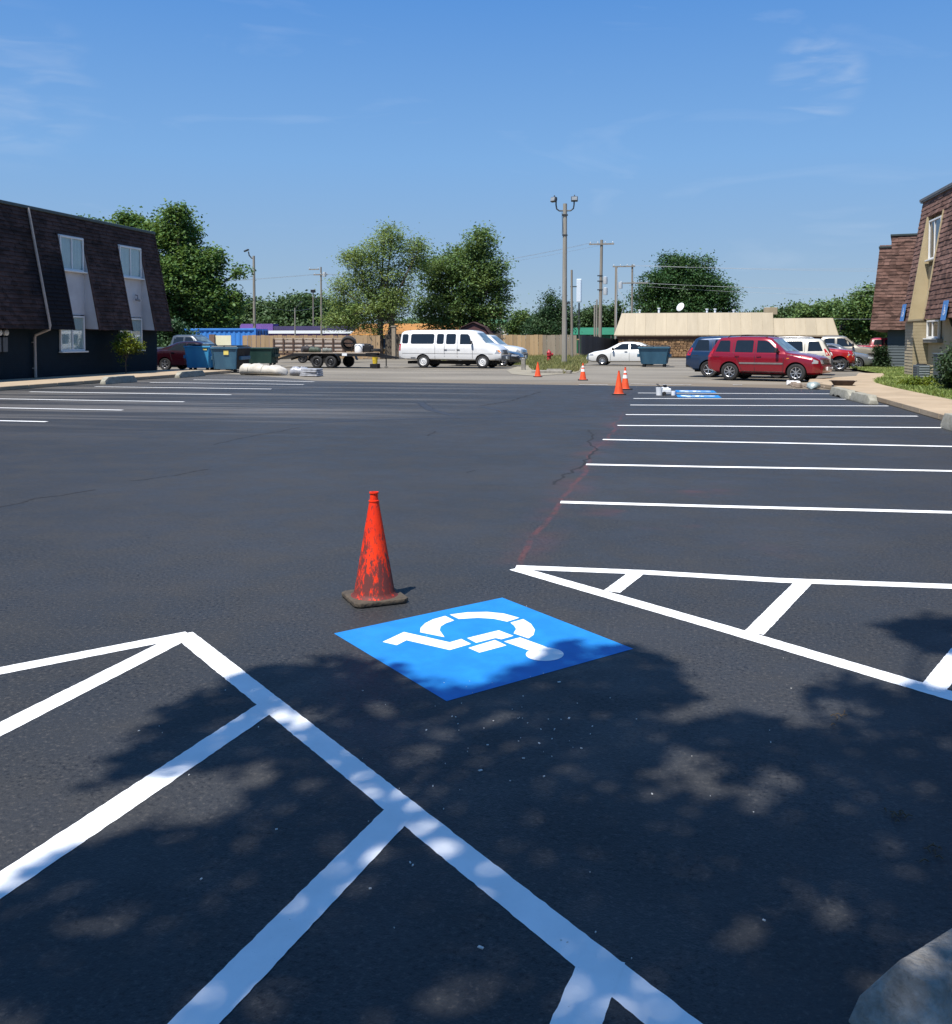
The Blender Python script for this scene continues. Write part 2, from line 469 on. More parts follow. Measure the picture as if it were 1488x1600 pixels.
g = MB().sheet([(-700, -300), (700, -300), (700, 1300), (-700, 1300)], -0.02)
tag(g.obj('ground', M_ground, fix=False), kind='structure')
SEAL = [(-20.45, -14), (-20.45, 41.8)] + [tuple(gp(*p)) for p in ((383, 585.5), (440, 590), (490, 594.5), (600, 597), (700, 598.6), (830, 600.6), (950, 602.6), (1080, 603.5), (1180, 605.5), (1260, 608), (1296, 609))] + [(5.42, 31.5), (5.42, -14)]
pav = MB().sheet([(-75, 29.5), (26, 29.5), (26, 88), (-75, 88)], -0.008)
street = tag(pav.obj('street', street_material(), fix=False), kind='structure')
lot = tag(link('parking_lot', sheets_mesh('parking_lot', [SEAL], 0.0), asphalt_material()), kind='structure')

# ------------------------------------------------------------------ painted lines
def stroke_poly(pts, w, jit=0.006, step=0.025, rng=random.Random(3)):
    """a brushed/rolled line of width w along pts, with slightly uneven edges"""
    P = [Vector((p[0], p[1])) for p in pts]
    C = []
    for a, b in zip(P, P[1:]):
        k = max(1, int((b - a).length / step))
        C += [a.lerp(b, i / k) for i in range(k)]
    C.append(P[-1])
    L, R = [], []
    for i, c in enumerate(C):
        d = (C[min(i + 1, len(C) - 1)] - C[max(i - 1, 0)]).normalized(); nn = Vector((-d.y, d.x))
        L.append(c + nn * (w / 2 + rng.uniform(-jit, jit))); R.append(c - nn * (w / 2 + rng.uniform(-jit, jit)))
    b = MB()
    vs = [(p.x, p.y, 0) for p in L] + [(p.x, p.y, 0) for p in R]; n = len(C)
    b.add(vs, [(n + i, n + i + 1, i + 1, i) for i in range(n - 1)])
    return b
def stripe(name, pts, w, z, parent, mat=None, jit=0.0018):
    b = stroke_poly(pts, w, jit)
    b.v = [(x, y, z) for x, y, _ in b.v]
    return b.obj(name, mat or M_white_paint, parent, fix=False)
def far_along(a, b, extra):
    d = (b - a).normalized(); return b + d * extra

# accessible aisles: hatched triangles
hl = thing('hatched_aisle_marking', 'white hatched aisle in the tree shade, its peak left of the scuffed cone', 'road marking', (0, 0, 0))
apex = gp(289, 993)
for i, (a, b, ex) in enumerate((((289, 993), (1052, 1600), 1.2), ((286, 993), (0, 1048.5), 2.2), ((284, 996), (0, 1140), 2.0))):
    stripe('edge_stripe', [far_along(gp(*b), gp(*a), .035), far_along(gp(*a), gp(*b), ex)], 0.112, 0.0012 + 0.0002 * i, hl)
for a, b, ex in (((404, 1114), (0, 1384), 1.6), ((618, 1276), (303, 1600), 1.6), ((930, 1528), (900, 1600), 0.9)):
    stripe('hatch_stripe', [far_along(gp(*b), gp(*a), .085), far_along(gp(*a), gp(*b), ex)], 0.115, 0.0018, hl)
hr = thing('hatched_aisle_marking', 'sunlit white hatched triangle beyond the blue square, its tip touched by the thin red line', 'road marking', (0, 0, 0))
stripe('edge_stripe', [gp(806, 886.5), gp(1010, 894.5), gp(1220, 907), gp(1488, 916.5), (4.9, 6.62)], 0.125, 0.0012, hr)
stripe('edge_stripe', [gp(806, 888.5), gp(1120, 979), far_along(gp(1120, 979), gp(1488, 1088), 1.6)], 0.12, 0.0018, hr)
for a, b in (((993, 897), (956, 925)), ((1258, 908), (1178, 990)), ((1530, 985), (1455, 1080))):
    stripe('hatch_stripe', [gp(*a), gp(*b)], 0.11, 0.0024, hr)
stripe('hatch_stripe', [(2.55, 6.62), (1.75, 3.9)], 0.11, 0.0024, hr)

# stall lines: right row, left row, faded old ones
for a, b in (((876, 785), (1488, 801)), ((916, 726), (1488, 736.5)), ((942, 687), (1488, 698)), ((965, 665), (1475, 668.5)), ((978, 648), (1434, 650.5)), ((985, 633), (1388, 634.5)), ((990, 622.8), (1322, 624)), ((997, 614.2), (1300, 615.5))):
    A, B = gp(*a), gp(*b)
    if b[0] == 1488: B = far_along(A, B, (4.95 - B.x))
    mid = A.lerp(B, 0.5) + Vector((0, random.uniform(-0.03, 0.05)))
    stripe('stall_line', [A, A.lerp(B, 0.25) + Vector((0, random.uniform(-.02, .03))), mid, B], 0.135, 0.004, lot)
for y, x0, x1, sk in ((16.8, -19.2, -11.9, .0), (19.9, -19.3, -12.15, .0), (22.85, -19.3, -12.2, .0), (26.02, -19.2, -12.4, .05), (29.27, -19.1, -12.55, .1), (32.4, -18.9, -12.65, .2), (34.6, -18.5, -13.1, .6), (13.8, -19.2, -11.9, 0), (10.9, -19.2, -11.9, 0)):
    stripe('stall_line', [(x0, y + 0.25 + sk), ((x0 + x1) / 2, y + 0.10 + sk), (x1, y)], 0.135, 0.004, lot)
M_old_line = M('faded_line_paint', (0.28, 0.27, 0.25), 0.8, 0, 0, 3.0, col2=(0.45, 0.44, 0.42))
for a, b in (((905, 601.2), (950, 601.4)), ((985, 600.0), (1080, 601.6)), ((1145, 601.4), (1160, 601.6))):
    stripe('faded_line', [gp(*a), gp(*b)], 0.30, 0.004, street if False else lot, M_old_line, 0.04)
M_crack = M('open_crack', (0.010, 0.011, 0.014), 0.9, 0, 0.3, 9)
def crack(px, w, jit=0.010):
    P = [gp(*p) for p in px]; pts = []
    for a, b in zip(P, P[1:]):
        k = max(2, int((b - a).length / 0.18))
        for i in range(k):
            c = a.lerp(b, i / k); nn = Vector((-(b - a).y, (b - a).x)).normalized()
            pts.append(c + nn * random.uniform(-.045, .045))
    pts.append(P[-1])
    stripe('crack', pts, w, 0.002, lot, M_crack, jit)
crack([(868, 757), (884, 742), (903, 731), (921, 714), (930, 703), (919, 690), (928, 683), (921, 672)], 0.030)
crack([(0, 793), (60, 779), (150, 765)], 0.022, 0.012)
crack([(205, 752), (290, 740), (325, 733)], 0.018, 0.012)
crack([(335, 695), (372, 686), (410, 679), (470, 668)], 0.022, 0.014)
crack([(752, 634), (800, 626), (845, 612)], 0.05, 0.02)
crack([(670, 681), (678, 677), (680, 674)], 0.03, 0.01)
crack([(730, 739), (743, 735)], 0.02, 0.008)
M_skid = M('tyre_mark', (0.024, 0.026, 0.032), 0.6, 0, 0.2, 6)
for px, w in (([(455, 663), (560, 657), (700, 653), (840, 651.5), (930, 651)], 0.18), ([(657, 629), (672, 640), (712, 650)], 0.2), ([(752, 635), (790, 643), (850, 649)], 0.14)):
    stripe('tyre_mark', [gp(*p) for p in px], w, 0.0016, lot, M_skid, 0.03)

# accessible-parking square: blue field, white stencilled wheelchair figure
ctr = (gp(522, 990) + gp(785, 934) + gp(990, 1014) + gp(698, 1096)) / 4
def loc_poly(px): return [tuple(gp(*p) - ctr) for p in px]
def zp(pts): return [(590 + x / 4.96, 940 + y / 4.96) for x, y in pts]
acc = thing('accessible_parking_marking', 'large blue painted square with white wheelchair symbol next to the scuffed orange cone', 'road marking', (ctr.x, ctr.y, 0), 0)
link('blue_field', sheets_mesh('blue_field', [loc_poly([(522, 990), (785, 934), (990, 1014), (698, 1096)])], 0.0012), M_blue_paint, acc)
SYM = {
 'leg_mark': [(40, 315), (205, 238), (560, 318), (650, 292), (725, 330), (560, 378), (225, 302), (150, 340)],
 'wheel_arc': [(330, 240), (335, 205), (370, 170), (430, 140), (525, 113), (595, 148), (530, 170), (490, 195), (482, 225), (520, 278)],
 'wheel_arc.001': [(560, 103), (700, 85), (850, 82), (980, 95), (1100, 128), (1005, 158), (900, 135), (780, 128), (630, 137)],
 'wheel_arc.002': [(1030, 165), (1130, 138), (1190, 175), (1220, 220), (1210, 260), (1170, 288), (1055, 248), (1075, 215), (1060, 190)],
 'seat_mark': [(695, 285), (940, 225), (1055, 268), (960, 295), (915, 285), (765, 322)],
 'arm_mark': [(705, 362), (910, 300), (1000, 342), (790, 398)],
 'back_mark': [(980, 312), (1105, 280), (1320, 358), (1290, 402), (1165, 378)],
 'head_mark': [(1297 + 147 * math.cos(a * math.pi / 12), 412 + 52 * math.sin(a * math.pi / 12)) for a in range(24)]}
for i, (k, v) in enumerate(SYM.items()):
    link(k.split('.')[0], sheets_mesh(k, [loc_poly(zp(v))], 0.002 if k != 'head_mark' else 0.0026), M_white_paint, acc)
for y, lab in ((30.55, 'far blue accessible square, farther of the pair beside the stencil machine'), (27.95, 'far blue accessible square, nearer of the pair beside the stencil machine')):
    c = copy_tree(acc); c.location = (0.93, y, 0); c.rotation_euler = (0, 0, rad(43)); tag(c, lab, 'road marking', 'far blue accessible squares')

# ------------------------------------------------------------------ pavements, kerbs and lawn
wl_ = MB(); wl_.box((-22.2, 14, 0.03), (3.46, 57.4, 0.05))
left_walk = wl_.obj('sidewalk', M_conc, kind='structure')
for i in range(38):
    y0 = -14 + i * 1.5
    MB().box((-22.2, y0 + 0.75, 0.065), (3.5, 1.485, 0.13)).obj('slab', M_walk, left_walk, bevel=0.012)
right_path_o = [(5.42, -14), (5.42, 31.3), (5.2, 33.6), (4.98, 35.6), (5.3, 37.6), (6.3, 39.3), (7.6, 41.2), (8.4, 45.0)]
right_path_i = [(6.95, -14), (6.95, 31.0), (6.98, 33.0), (7.1, 34.8), (7.35, 36.4), (7.8, 38.2), (8.5, 40.3), (9.4, 44.6)]
right_walk = link('sidewalk', sheets_mesh('sidewalk', [right_path_o + right_path_i[::-1]], 0.02), M_conc, kind='structure')
def densify(P, step):
    out = []
    P = [Vector(p) for p in P]
    for a, b in zip(P, P[1:]):
        out.append((a, b))
    return out
slabs = []
def path_pt(P, t):
    P = [Vector(p) for p in P]; k = min(int(t), len(P) - 2); return P[k].lerp(P[k + 1], t - k)
ts = [i / 30 for i in range(31)] + [1 + i for i in range(1, 7)]
for a, b in zip(ts, ts[1:]):
    e = 0.006 / max(0.1, (path_pt(right_path_o, b) - path_pt(right_path_o, a)).length) * (b - a)
    q = [path_pt(right_path_o, a + e), path_pt(right_path_i, a + e), path_pt(right_path_i, b - e), path_pt(right_path_o, b - e)]
    MB().prism([tuple(p) for p in q], 0.0, 0.13).obj('slab', M_walk, right_walk, bevel=0.012)
lawn = tag(link('lawn', sheets_mesh('lawn', [right_path_i[::-1] + [(6.95, -14), (16, -14), (16, 56), (9.6, 56)]], 0.10), M('lawn_soil', (0.10, 0.13, 0.04), 0.95, 0, 0, 1.5, col2=(0.20, 0.20, 0.085))), kind='structure')
def grass(name, poly, z, n, h, mats, rng):
    P = [Vector((p[0], p[1])) for p in poly]
    xs = [p.x for p in P]; ys = [p.y for p in P]
    pts = rng.uniform((min(xs), min(ys)), (max(xs), max(ys)), size=(n * 2, 2))
    ins = np.zeros(len(pts), bool)
    for i in range(len(P)):
        a, b = P[i], P[(i + 1) % len(P)]
        cnd = ((a.y > pts[:, 1]) != (b.y > pts[:, 1]))
        with np.errstate(divide='ignore', invalid='ignore'):
            xi = (b.x - a.x) * (pts[:, 1] - a.y) / (b.y - a.y) + a.x
        ins ^= cnd & (pts[:, 0] < xi)
    pts = pts[ins][:n]
    m = len(pts)
    an = rng.uniform(0, 2 * np.pi, m); w = rng.uniform(.012, .03, m); hh = h * rng.uniform(.4, 1.2, m)
    d = np.stack([np.cos(an) * w, np.sin(an) * w, 0 * an], 1); ln = np.stack([rng.normal(0, .5, m) * hh, rng.normal(0, .5, m) * hh, hh], 1)
    c = np.concatenate([pts, np.full((m, 1), z)], 1)
    return link(name, quads_mesh(name, np.stack([c - d, c + d, c + ln + d * .3, c + ln - d * .3], 1)), mats, kind='stuff')
M_grass = leaf_mat('grass_blades', (0.125, 0.19, 0.04), (0.29, 0.33, 0.11), 0.3, 0.7)
tag(grass('grass', right_path_i[2:][::-1] + [(6.97, 29), (7.4, 24), (11, 28), (12.6, 54), (9.6, 54)], 0.10, 26000, 0.10, M_grass, RNG), 'short green grass between the buff sidewalk and the shingled building', 'grass')
# verge round the light pole
VERGE = [tuple(gp(*p)) for p in ((792, 579), (800, 584.5), (835, 587.5), (900, 583), (912, 577), (905, 566), (870, 564), (815, 570))]
VERGE_G = [tuple(gp(*p)) for p in ((828, 575), (838, 582), (868, 581), (880, 584), (905, 580), (908, 567), (885, 562), (830, 564))]
tag(link('verge', sheets_mesh('verge', [VERGE], 0.004), M('dusty_verge', (0.21, 0.185, 0.135), 0.95, 0, 0, 1.2, col2=(0.29, 0.26, 0.195))), kind='structure')
back = [(-15.5, 63), (-15.5, 81.5), (-6.5, 81.5), (-5.2, 66), (-4.9, 58.5), (-8.5, 59)]
tag(link('verge', sheets_mesh('verge', [back], 0.008), M('dry_grass_soil', (0.14, 0.14, 0.06), 0.95, 0, 0, 1.0, col2=(0.26, 0.24, 0.12))), kind='structure')
M_grass2 = leaf_mat('dry_grass_blades', (0.10, 0.13, 0.035), (0.27, 0.25, 0.10), 0.3, 0.5)
tag(grass('grass', VERGE_G, 0.0, 9000, 0.30, M_grass2, RNG), 'weedy grass around the foot of the tall light pole', 'grass')
tag(grass('grass', back, 0.0, 9000, 0.35, M_grass2, RNG), 'dry grass along the foot of the new wooden fence', 'grass')

# wheel stops
def stop_mesh(L, w=0.17, h=0.145, broken=False, rng=random.Random(5)):
    b = MB(); n = 10
    for i in range(n + 1):
        t = i / n; x = (t - .5) * L
        e = 1 - 0.55 * max(0, (abs(t - .5) - .42) / .08)
        hh = h * e * (1 + rng.uniform(-.03, .03)); ww = w * (0.55 + 0.45 * e)
        z0 = 0.0 if not (broken and i in (3, 5, 6)) else 0.05
        b.v += [(x, -ww / 2, z0), (x, -ww / 2, hh * .35), (x, -ww * .36, hh), (x, ww * .36, hh), (x, ww / 2, hh * .35), (x, ww / 2, 0)]
    for i in range(n):
        for k in range(6):
            k2 = (k + 1) % 6
            b.f.append((i * 6 + k, i * 6 + k2, i * 6 + 6 + k2, i * 6 + 6 + k))
    b.f += [tuple(range(6)), tuple(n * 6 + k for k in range(5, -1, -1))]
    return b.mesh('wheel_stop', bevel=0.006, smooth=30)
def wheel_stop(a, b, label, w=0.22, h=0.17, broken=False, mat=None, z=0.0):
    a, b = Vector(a), Vector(b); d = b - a; c = (a + b) / 2
    o = link('wheel_stop', stop_mesh(d.length, w, h, broken), mat or M_stop, None, (c.x, c.y, z), math.atan2(d.y, d.x))
    return tag(o, label, 'wheel stop', 'concrete wheel stops')
M_stop = M('weathered_wheel_stop', (0.22, 0.21, 0.165), 0.9, 0, 0, 7, 0.5, 60, col2=(0.34, 0.325, 0.27))
wheel_stop((4.85, 29.6), (4.95, 27.2), 'chipped concrete wheel stop beside the rusty black tray', 0.30, 0.23, True)
wheel_stop((4.97, 27.1), (5.08, 25.2), 'intact concrete wheel stop touching the end of the chipped one', 0.30, 0.22)
wheel_stop((5.12, 19.0), (5.15, 16.6), 'concrete wheel stop cut off at the edge of the photo, beside the right sidewalk', 0.34, 0.28)
wheel_stop((-19.75, 31.1), (-19.75, 33.2), 'concrete wheel stop nearer to the white downspout by the left sidewalk', 0.3, 0.26)
wheel_stop((-20.0, 36.9), (-20.0, 39.2), 'concrete wheel stop nearer to the blue bins by the left sidewalk', 0.3, 0.26)
M_stop2 = M('mottled_old_concrete', (0.20, 0.18, 0.15), 0.95, 0, 0, 11, 0.9, 48, col2=(0.42, 0.39, 0.34), t0=0.36, t1=0.68)
O_ = gp(1395, 1510, .13); d_ = (gp(1488, 1450, .13) - O_).normalized(); n_ = Vector((d_.y, -d_.x))
def fp(s_, t_, z_): q = d_ * s_ + n_ * t_; return (q.x, q.y, z_)
b = MB()
st_ = [(0, 0, .13), (.02, .012, .138), (.02, .095, .138), (0, .107, .13), (-.015, .155, .05), (-.015, .162, 0), (-.02, -.055, 0), (-.02, -.05, .05)]
ring = lambda s0, k: [fp(s0 + (-(.13 - min(z, .13)) * .75 if k == 0 else (.13 - min(z, .13)) * .75), t_, z) for _, t_, z in st_]
rows = [ring(0, 0)] + [[fp(x_, t_ + random.uniform(-.003, .003), z + (random.uniform(-.003, .003) if z > .1 else 0)) for _, t_, z in st_] for x_ in [.04 + .1 * i for i in range(14)]] + [ring(1.42, 1)]
for r_ in rows: b.v += r_
for i in range(len(rows) - 1):
    for k in range(8): b.f.append((i * 8 + k, i * 8 + (k + 1) % 8, i * 8 + 8 + (k + 1) % 8, i * 8 + 8 + k))
b.f += [tuple(range(8)), tuple((len(rows) - 1) * 8 + k for k in range(7, -1, -1))]
tag(link('wheel_stop', b.mesh('wheel_stop', bevel=.006, smooth=28, seg=2), M_stop2, None, (O_.x, O_.y, 0)), 'mottled concrete wheel stop in the shade, closest to the hatched aisle', 'wheel stop', 'concrete wheel stops')

# litter: pale flecks and a few twigs on the new seal
fl = MB(); r = random.Random(11)
for i in range(95):
    px = r.gauss(800, 260); py = r.uniform(880, 1500) if i % 3 else r.uniform(1050, 1260)
    if i < 45: px, py = r.gauss(840, 90), r.gauss(1130, 55)
    p = gp(px, py); s = r.choice((.002, .0025, .003, .004, .006)) * (0.7 if i % 4 else 1.3)
    a = r.uniform(0, 3)
    fl.box((p.x, p.y, 0.0015), (s * 2, s, 0.003), a)
tag(fl.obj('litter', M('pale_flecks', (0.62, 0.60, 0.55), 0.8, 0, 0.2, 50), fix=False, kind='stuff'), 'scattered pale paint flecks and chips on the black asphalt', 'litter')
tw = MB()
for px, py, k in ((1400, 1272, 9), (1310, 1120, 6), (1455, 1335, 7)):
    for i in range(k):
        p = gp(px + r.gauss(0, 14), py + r.gauss(0, 7)); a = r.uniform(0, 6.3); L = r.uniform(.01, .04)
        tw.tube([(p.x, p.y, .006), (p.x + L * math.cos(a) * .5, p.y + L * math.sin(a) * .5, .014), (p.x + L * math.cos(a), p.y + L * math.sin(a), .006)], .0025, 4)
tag(tw.obj('leaf_litter', M('dry_twigs', (0.10, 0.07, 0.04), 0.9), fix=False, kind='stuff'), 'dry twigs and crumbs lying on the shaded asphalt', 'litter')
# ------------------------------------------------------------------ shingled apartment blocks
def shingle_mat(name, c1, c2, dark_band=False):
    m, nt, n, l, b = new_mat(name)
    P = n.new('ShaderNodeTexCoord').outputs['Object']
    oi = n.new('ShaderNodeObjectInfo')
    big = node_noise(n, l, P, 0.8, 5)
    col = node_mix(n, l, node_range(n, l, big, 0.35, 0.65), c1, c2)
    sp = n.new('ShaderNodeSeparateXYZ'); l.new(P, sp.inputs[0])
    # tab-to-tab granule blends along each course
    mp = n.new('ShaderNodeMapping'); mp.inputs['Scale'].default_value = (3.3, 3.3, 6.2); l.new(P, mp.inputs['Vector'])
    vo = n.new('ShaderNodeTexVoronoi'); vo.inputs['Scale'].default_value = 1.0; l.new(mp.outputs[0], vo.inputs['Vector'])
    hs = n.new('ShaderNodeSeparateXYZ'); l.new(vo.outputs['Color'], hs.inputs[0])
    g = n.new('ShaderNodeNewGeometry')
    v = node_math(n, l, 'ADD', node_range(n, l, hs.outputs[0], 0, 1, 0.62, 1.28), node_range(n, l, oi.outputs['Random'], 0, 1, -0.18, 0.16))
    hv = n.new('ShaderNodeHueSaturation'); l.new(v, hv.inputs['Value']); l.new(col, hv.inputs['Color']); col = hv.outputs[0]
    gr = node_noise(n, l, P, 70, 3, 0.7)
    col = node_mix(n, l, node_range(n, l, gr, 0.45, 0.75, 0, 0.3), col, (0.012, 0.010, 0.010))
    if dark_band:   # near-black ragged band, stronger towards the eave
        w = node_math(n, l, 'ADD', sp.outputs[1], node_math(n, l, 'MULTIPLY', node_noise(n, l, P, 0.9, 5), 1.6))
        s1 = node_math(n, l, 'MULTIPLY', node_range(n, l, w, -9.3, -8.7), node_range(n, l, w, -6.5, -7.1))
        zz = node_math(n, l, 'ADD', sp.outputs[2], node_math(n, l, 'MULTIPLY', node_noise(n, l, P, 1.3, 4, 0.6, ((1, 1, .4), 0)), 2.4))
        s1 = node_math(n, l, 'MULTIPLY', s1, node_range(n, l, zz, 6.6, 5.0))
        col = node_mix(n, l, node_math(n, l, 'MULTIPLY', s1, 0.9), col, (0.006, 0.006, 0.009))
    l.new(col, b.inputs['Base Color']); setp(b, 0.9, 0, 0.25)
    bp = n.new('ShaderNodeBump'); bp.inputs['Strength'].default_value = 0.5; bp.inputs['Distance'].default_value = 0.006
    l.new(gr, bp.inputs['Height']); l.new(bp.outputs[0], b.inputs['Normal'])
    return m
M_sh_dark = shingle_mat('dark_brown_shingles', (0.050, 0.028, 0.024), (0.078, 0.045, 0.039), True)
M_sh_brown = shingle_mat('brown_shingles', (0.125, 0.068, 0.052), (0.185, 0.108, 0.086))
M_navy_brick = M('navy_painted_brick', (0.0035, 0.0125, 0.021), 0.7, 0, 0, 3, 0.25, 30, spec=0.2, col2=(0.006, 0.018, 0.029))
M_white_panel = M('off_white_panel', (0.46, 0.45, 0.45), 0.6, 0, 0, 0.9, col2=(0.58, 0.57, 0.57))
M_frame = M('white_vinyl_frame', (0.72, 0.72, 0.70), 0.4, var=0.04)
M_pane = M('window_glass', (0.040, 0.050, 0.060), 0.04, 0, 0.2, 2, spec=0.9)
M_curtain = M('pale_curtain', (0.40, 0.48, 0.50), 0.8, 0, 0, 5, col2=(0.58, 0.64, 0.64), stretch=(1, 6, 0.3))
M_glass_clear = None
def clear_glass():
    m, nt, n, l, b = new_mat('clear_window_glass')
    o = n['Material Output']
    tr = n.new('ShaderNodeBsdfTransparent'); gl = n.new('ShaderNodeBsdfGlossy'); gl.inputs['Roughness'].default_value = 0.03
    lw = n.new('ShaderNodeLayerWeight'); lw.inputs['Blend'].default_value = 0.5
    fr = n.new('ShaderNodeMath'); fr.operation = 'MULTIPLY_ADD'; pw = n.new('ShaderNodeMath'); pw.operation = 'POWER'; pw.inputs[1].default_value = 4.0
    l.new(lw.outputs['Facing'], pw.inputs[0]); l.new(pw.outputs[0], fr.inputs[0]); fr.inputs[1].default_value = 0.8; fr.inputs[2].default_value = 0.08
    tr.inputs['Color'].default_value = (0.90, 0.94, 0.94, 1)
    ms = n.new('ShaderNodeMixShader'); l.new(fr.outputs[0], ms.inputs[0]); l.new(tr.outputs[0], ms.inputs[1]); l.new(gl.outputs[0], ms.inputs[2])
    l.new(ms.outputs[0], o.inputs['Surface']); return m
M_clear = clear_glass()
M_dark_in = M('dark_room', (0.03, 0.035, 0.04), 0.9)
M_gutter = M('green_grey_metal', (0.05, 0.065, 0.062), 0.45, 0.2, 0.15)
M_tan_pipe = M('weathered_downspout', (0.34, 0.29, 0.25), 0.6, 0, 0, 3, col2=(0.46, 0.40, 0.35))
M_roof_top = M('flat_roof_gravel', (0.20, 0.20, 0.19), 0.95)

def window_x(parent, xw, y0, y1, z0, z1, side, split=0.5, curtain=True, fw=0.07, flip=False):
    """a two-light sliding window in a wall x = xw whose outside is towards side (+1 / -1)"""
    f = MB(); s = side
    ym = y0 + (y1 - y0) * split
    d = 0.09
    f.box((xw + s * .035, (y0 + y1) / 2, z0 + fw / 2), (d, y1 - y0, fw)); f.box((xw + s * .035, (y0 + y1) / 2, z1 - fw / 2), (d, y1 - y0, fw))
    for y in (y0 + fw / 2, y1 - fw / 2): f.box((xw + s * .035, y, (z0 + z1) / 2), (d, fw, z1 - z0 - 2 * fw))
    f.box((xw + s * .030, ym, (z0 + z1) / 2), (d * .8, fw * .9, z1 - z0 - 2 * fw))
    fo = f.obj('window', M_frame, parent, bevel=0.008)
    MB().box((xw + s * .10, (y0 + y1) / 2, z0 - .03), (0.18, y1 - y0 + .14, .06)).obj('sill', M_frame, fo, bevel=0.01)
    if curtain:
        for (a, c) in ((y0 + fw, ym - fw / 2), (ym + fw / 2, y1 - fw)):
            b = MB(); k = 14
            for i in range(k + 1):
                y = a + (c - a) * i / k; b.v += [(xw + s * (.004 + .010 * (i % 2)), y, z0 + fw), (xw + s * (.004 + .010 * (i % 2)), y, z1 - fw)]
            b.f = [(2 * i, 2 * i + 2, 2 * i + 3, 2 * i + 1) for i in range(k)]
            b.obj('curtain', M_curtain, fo, fix=False)
    for (a, c) in ((y0 + fw, ym - fw / 2), (ym + fw / 2, y1 - fw)):
        MB().box((xw + s * .030, (a + c) / 2, (z0 + z1) / 2), (.008, c - a, z1 - z0 - 2 * fw)).obj('pane', M_clear if curtain else M_pane, fo, fix=False)
    return fo

# left block -----------------------------------------------------------------------------------
LB = thing('apartment_building', 'dark two-storey apartment block with black-brown shingled mansard and navy brick ground floor', 'building', (-23.95, 42.5, 0))
off = Vector((-23.95, 42.5, 0))
class OMB(MB):                                       # world coordinates, stored relative to the building's base
    def __init__(s, o=off): super().__init__(); s.o = Vector(o)
    def obj(s, *a, **k):
        s.v = [tuple(Vector(p) - s.o) for p in s.v]
        return super().obj(*a, **k)
# brick courses as real horizontal relief
w = OMB(); w.box((-31, 25.2, 1.03), (14.06, 34.2, 2.06)); w.obj('wall', M_navy_brick, LB)
br = OMB()
for i in range(26):
    for (a, c) in ((20, 34.7), (36.45, 39.05), (40.85, 42.3)) if 1.1 < 0.06 + i * .078 < 2.6 else ((20, 42.3),):
        br.box((-23.95, (a + c) / 2, 0.06 + i * .078), (.03, c - a, .064))
br.obj('brick_courses', M_navy_brick, LB, fix=False, kind='stuff')
w = OMB(); w.box((-31.2, 25.2, 4.36), (14.06, 34.2, 4.58)); w.obj('upper_wall', M_white_panel, LB)
w = OMB(); w.box((-31.1, 25.2, 6.70), (14.0, 34.66, .10)); w.obj('roof', M_roof_top, LB)
EX, EZ, TX, TZ = -23.30, 2.01, -24.16, 6.64
BAYS = ((34.75, 36.5, 5.84), (39.05, 41.0, 5.84))
def course_strip(mb, y0, y1, f0, f1, ex, ez, tx, tz, side, proud=.022, thick=.012):
    """one shingle course between slope fractions f0 < f1 on the plane eave -> top; its butt stands proud"""
    e, t = Vector((ex, 0, ez)), Vector((tx, 0, tz)); d = (t - e).normalized(); nrm = Vector((side * d.z, 0, -side * d.x))
    if nrm.z < 0 and False: nrm = -nrm
    a, b = e.lerp(t, f0), e.lerp(t, f1)
    p = [a + nrm * proud, b + nrm * (proud * .25), b - nrm * thick, a - nrm * thick]
    n = len(mb.v)
    for y in (y0, y1):
        for q in p: mb.v.append((q.x, y, q.z))
    mb.f += [tuple(n + k for k in (0, 1, 2, 3))[::-1], tuple(n + k for k in (4, 5, 6, 7)), (n, n + 1, n + 5, n + 4), (n + 3, n, n + 4, n + 7), (n + 2, n + 3, n + 7, n + 6), (n + 1, n + 2, n + 6, n + 5)]
NC = 29
rs = random.Random(21)
for i in range(NC):
    f0, f1 = i / NC, (i + 1.12) / NC
    zt = EZ + (TZ - EZ) * (i + .5) / NC
    segs = [(20.0, 42.5)]
    if zt < BAYS[0][2]: segs = [(20.0, 34.75), (36.5, 39.05), (41.0, 42.5)]
    for a, c in segs:
        mb = OMB(); y = a
        while y < c - 1e-3:                          # shingles of one course, with uneven butts
            y2 = min(c, y + rs.uniform(.28, .36))
            if c - y2 < .1: y2 = c
            course_strip(mb, y, y2 - .006, f0 - rs.uniform(0, .10) / NC, f1, EX, EZ, TX, TZ, 1, .055 + rs.uniform(-.008, .008))
            y = y2
        mb.obj('shingle_course', M_sh_dark, LB, fix=True)
# mansard backing, soffit, bay cheeks
def slope_x(z): return EX + (TX - EX) * (z - EZ) / (TZ - EZ)
for a, c in ((20.0, 34.75), (36.5, 39.05), (41.0, 42.5)):
    mb = OMB(); n = 0
    mb.v = [(x, y, z) for y in (a + .01, c - .01) for x, z in ((EX - .02, EZ), (TX - .02, TZ), (-24.3, TZ), (-24.3, EZ))]
    mb.f = [(0, 1, 2, 3), (7, 6, 5, 4), (0, 4, 5, 1), (1, 5, 6, 2), (3, 2, 6, 7), (0, 3, 7, 4)]
    mb.obj('mansard_backing', M_sh_dark, LB)
M_cheek = M_white_panel
for y_, zt_ in ((34.75 - .02, 5.86), (36.5 + .02, 5.86), (39.05 - .02, 5.86), (41.0 + .02, 5.86), (42.5, 6.62)):
    mb = OMB(); mb.bar((EX + .035, y_, EZ - .02), (slope_x(zt_) + .035, y_, zt_), .05, .10, up=(0, 1, 0)); mb.obj('rake_trim', M_sh_dark, LB)
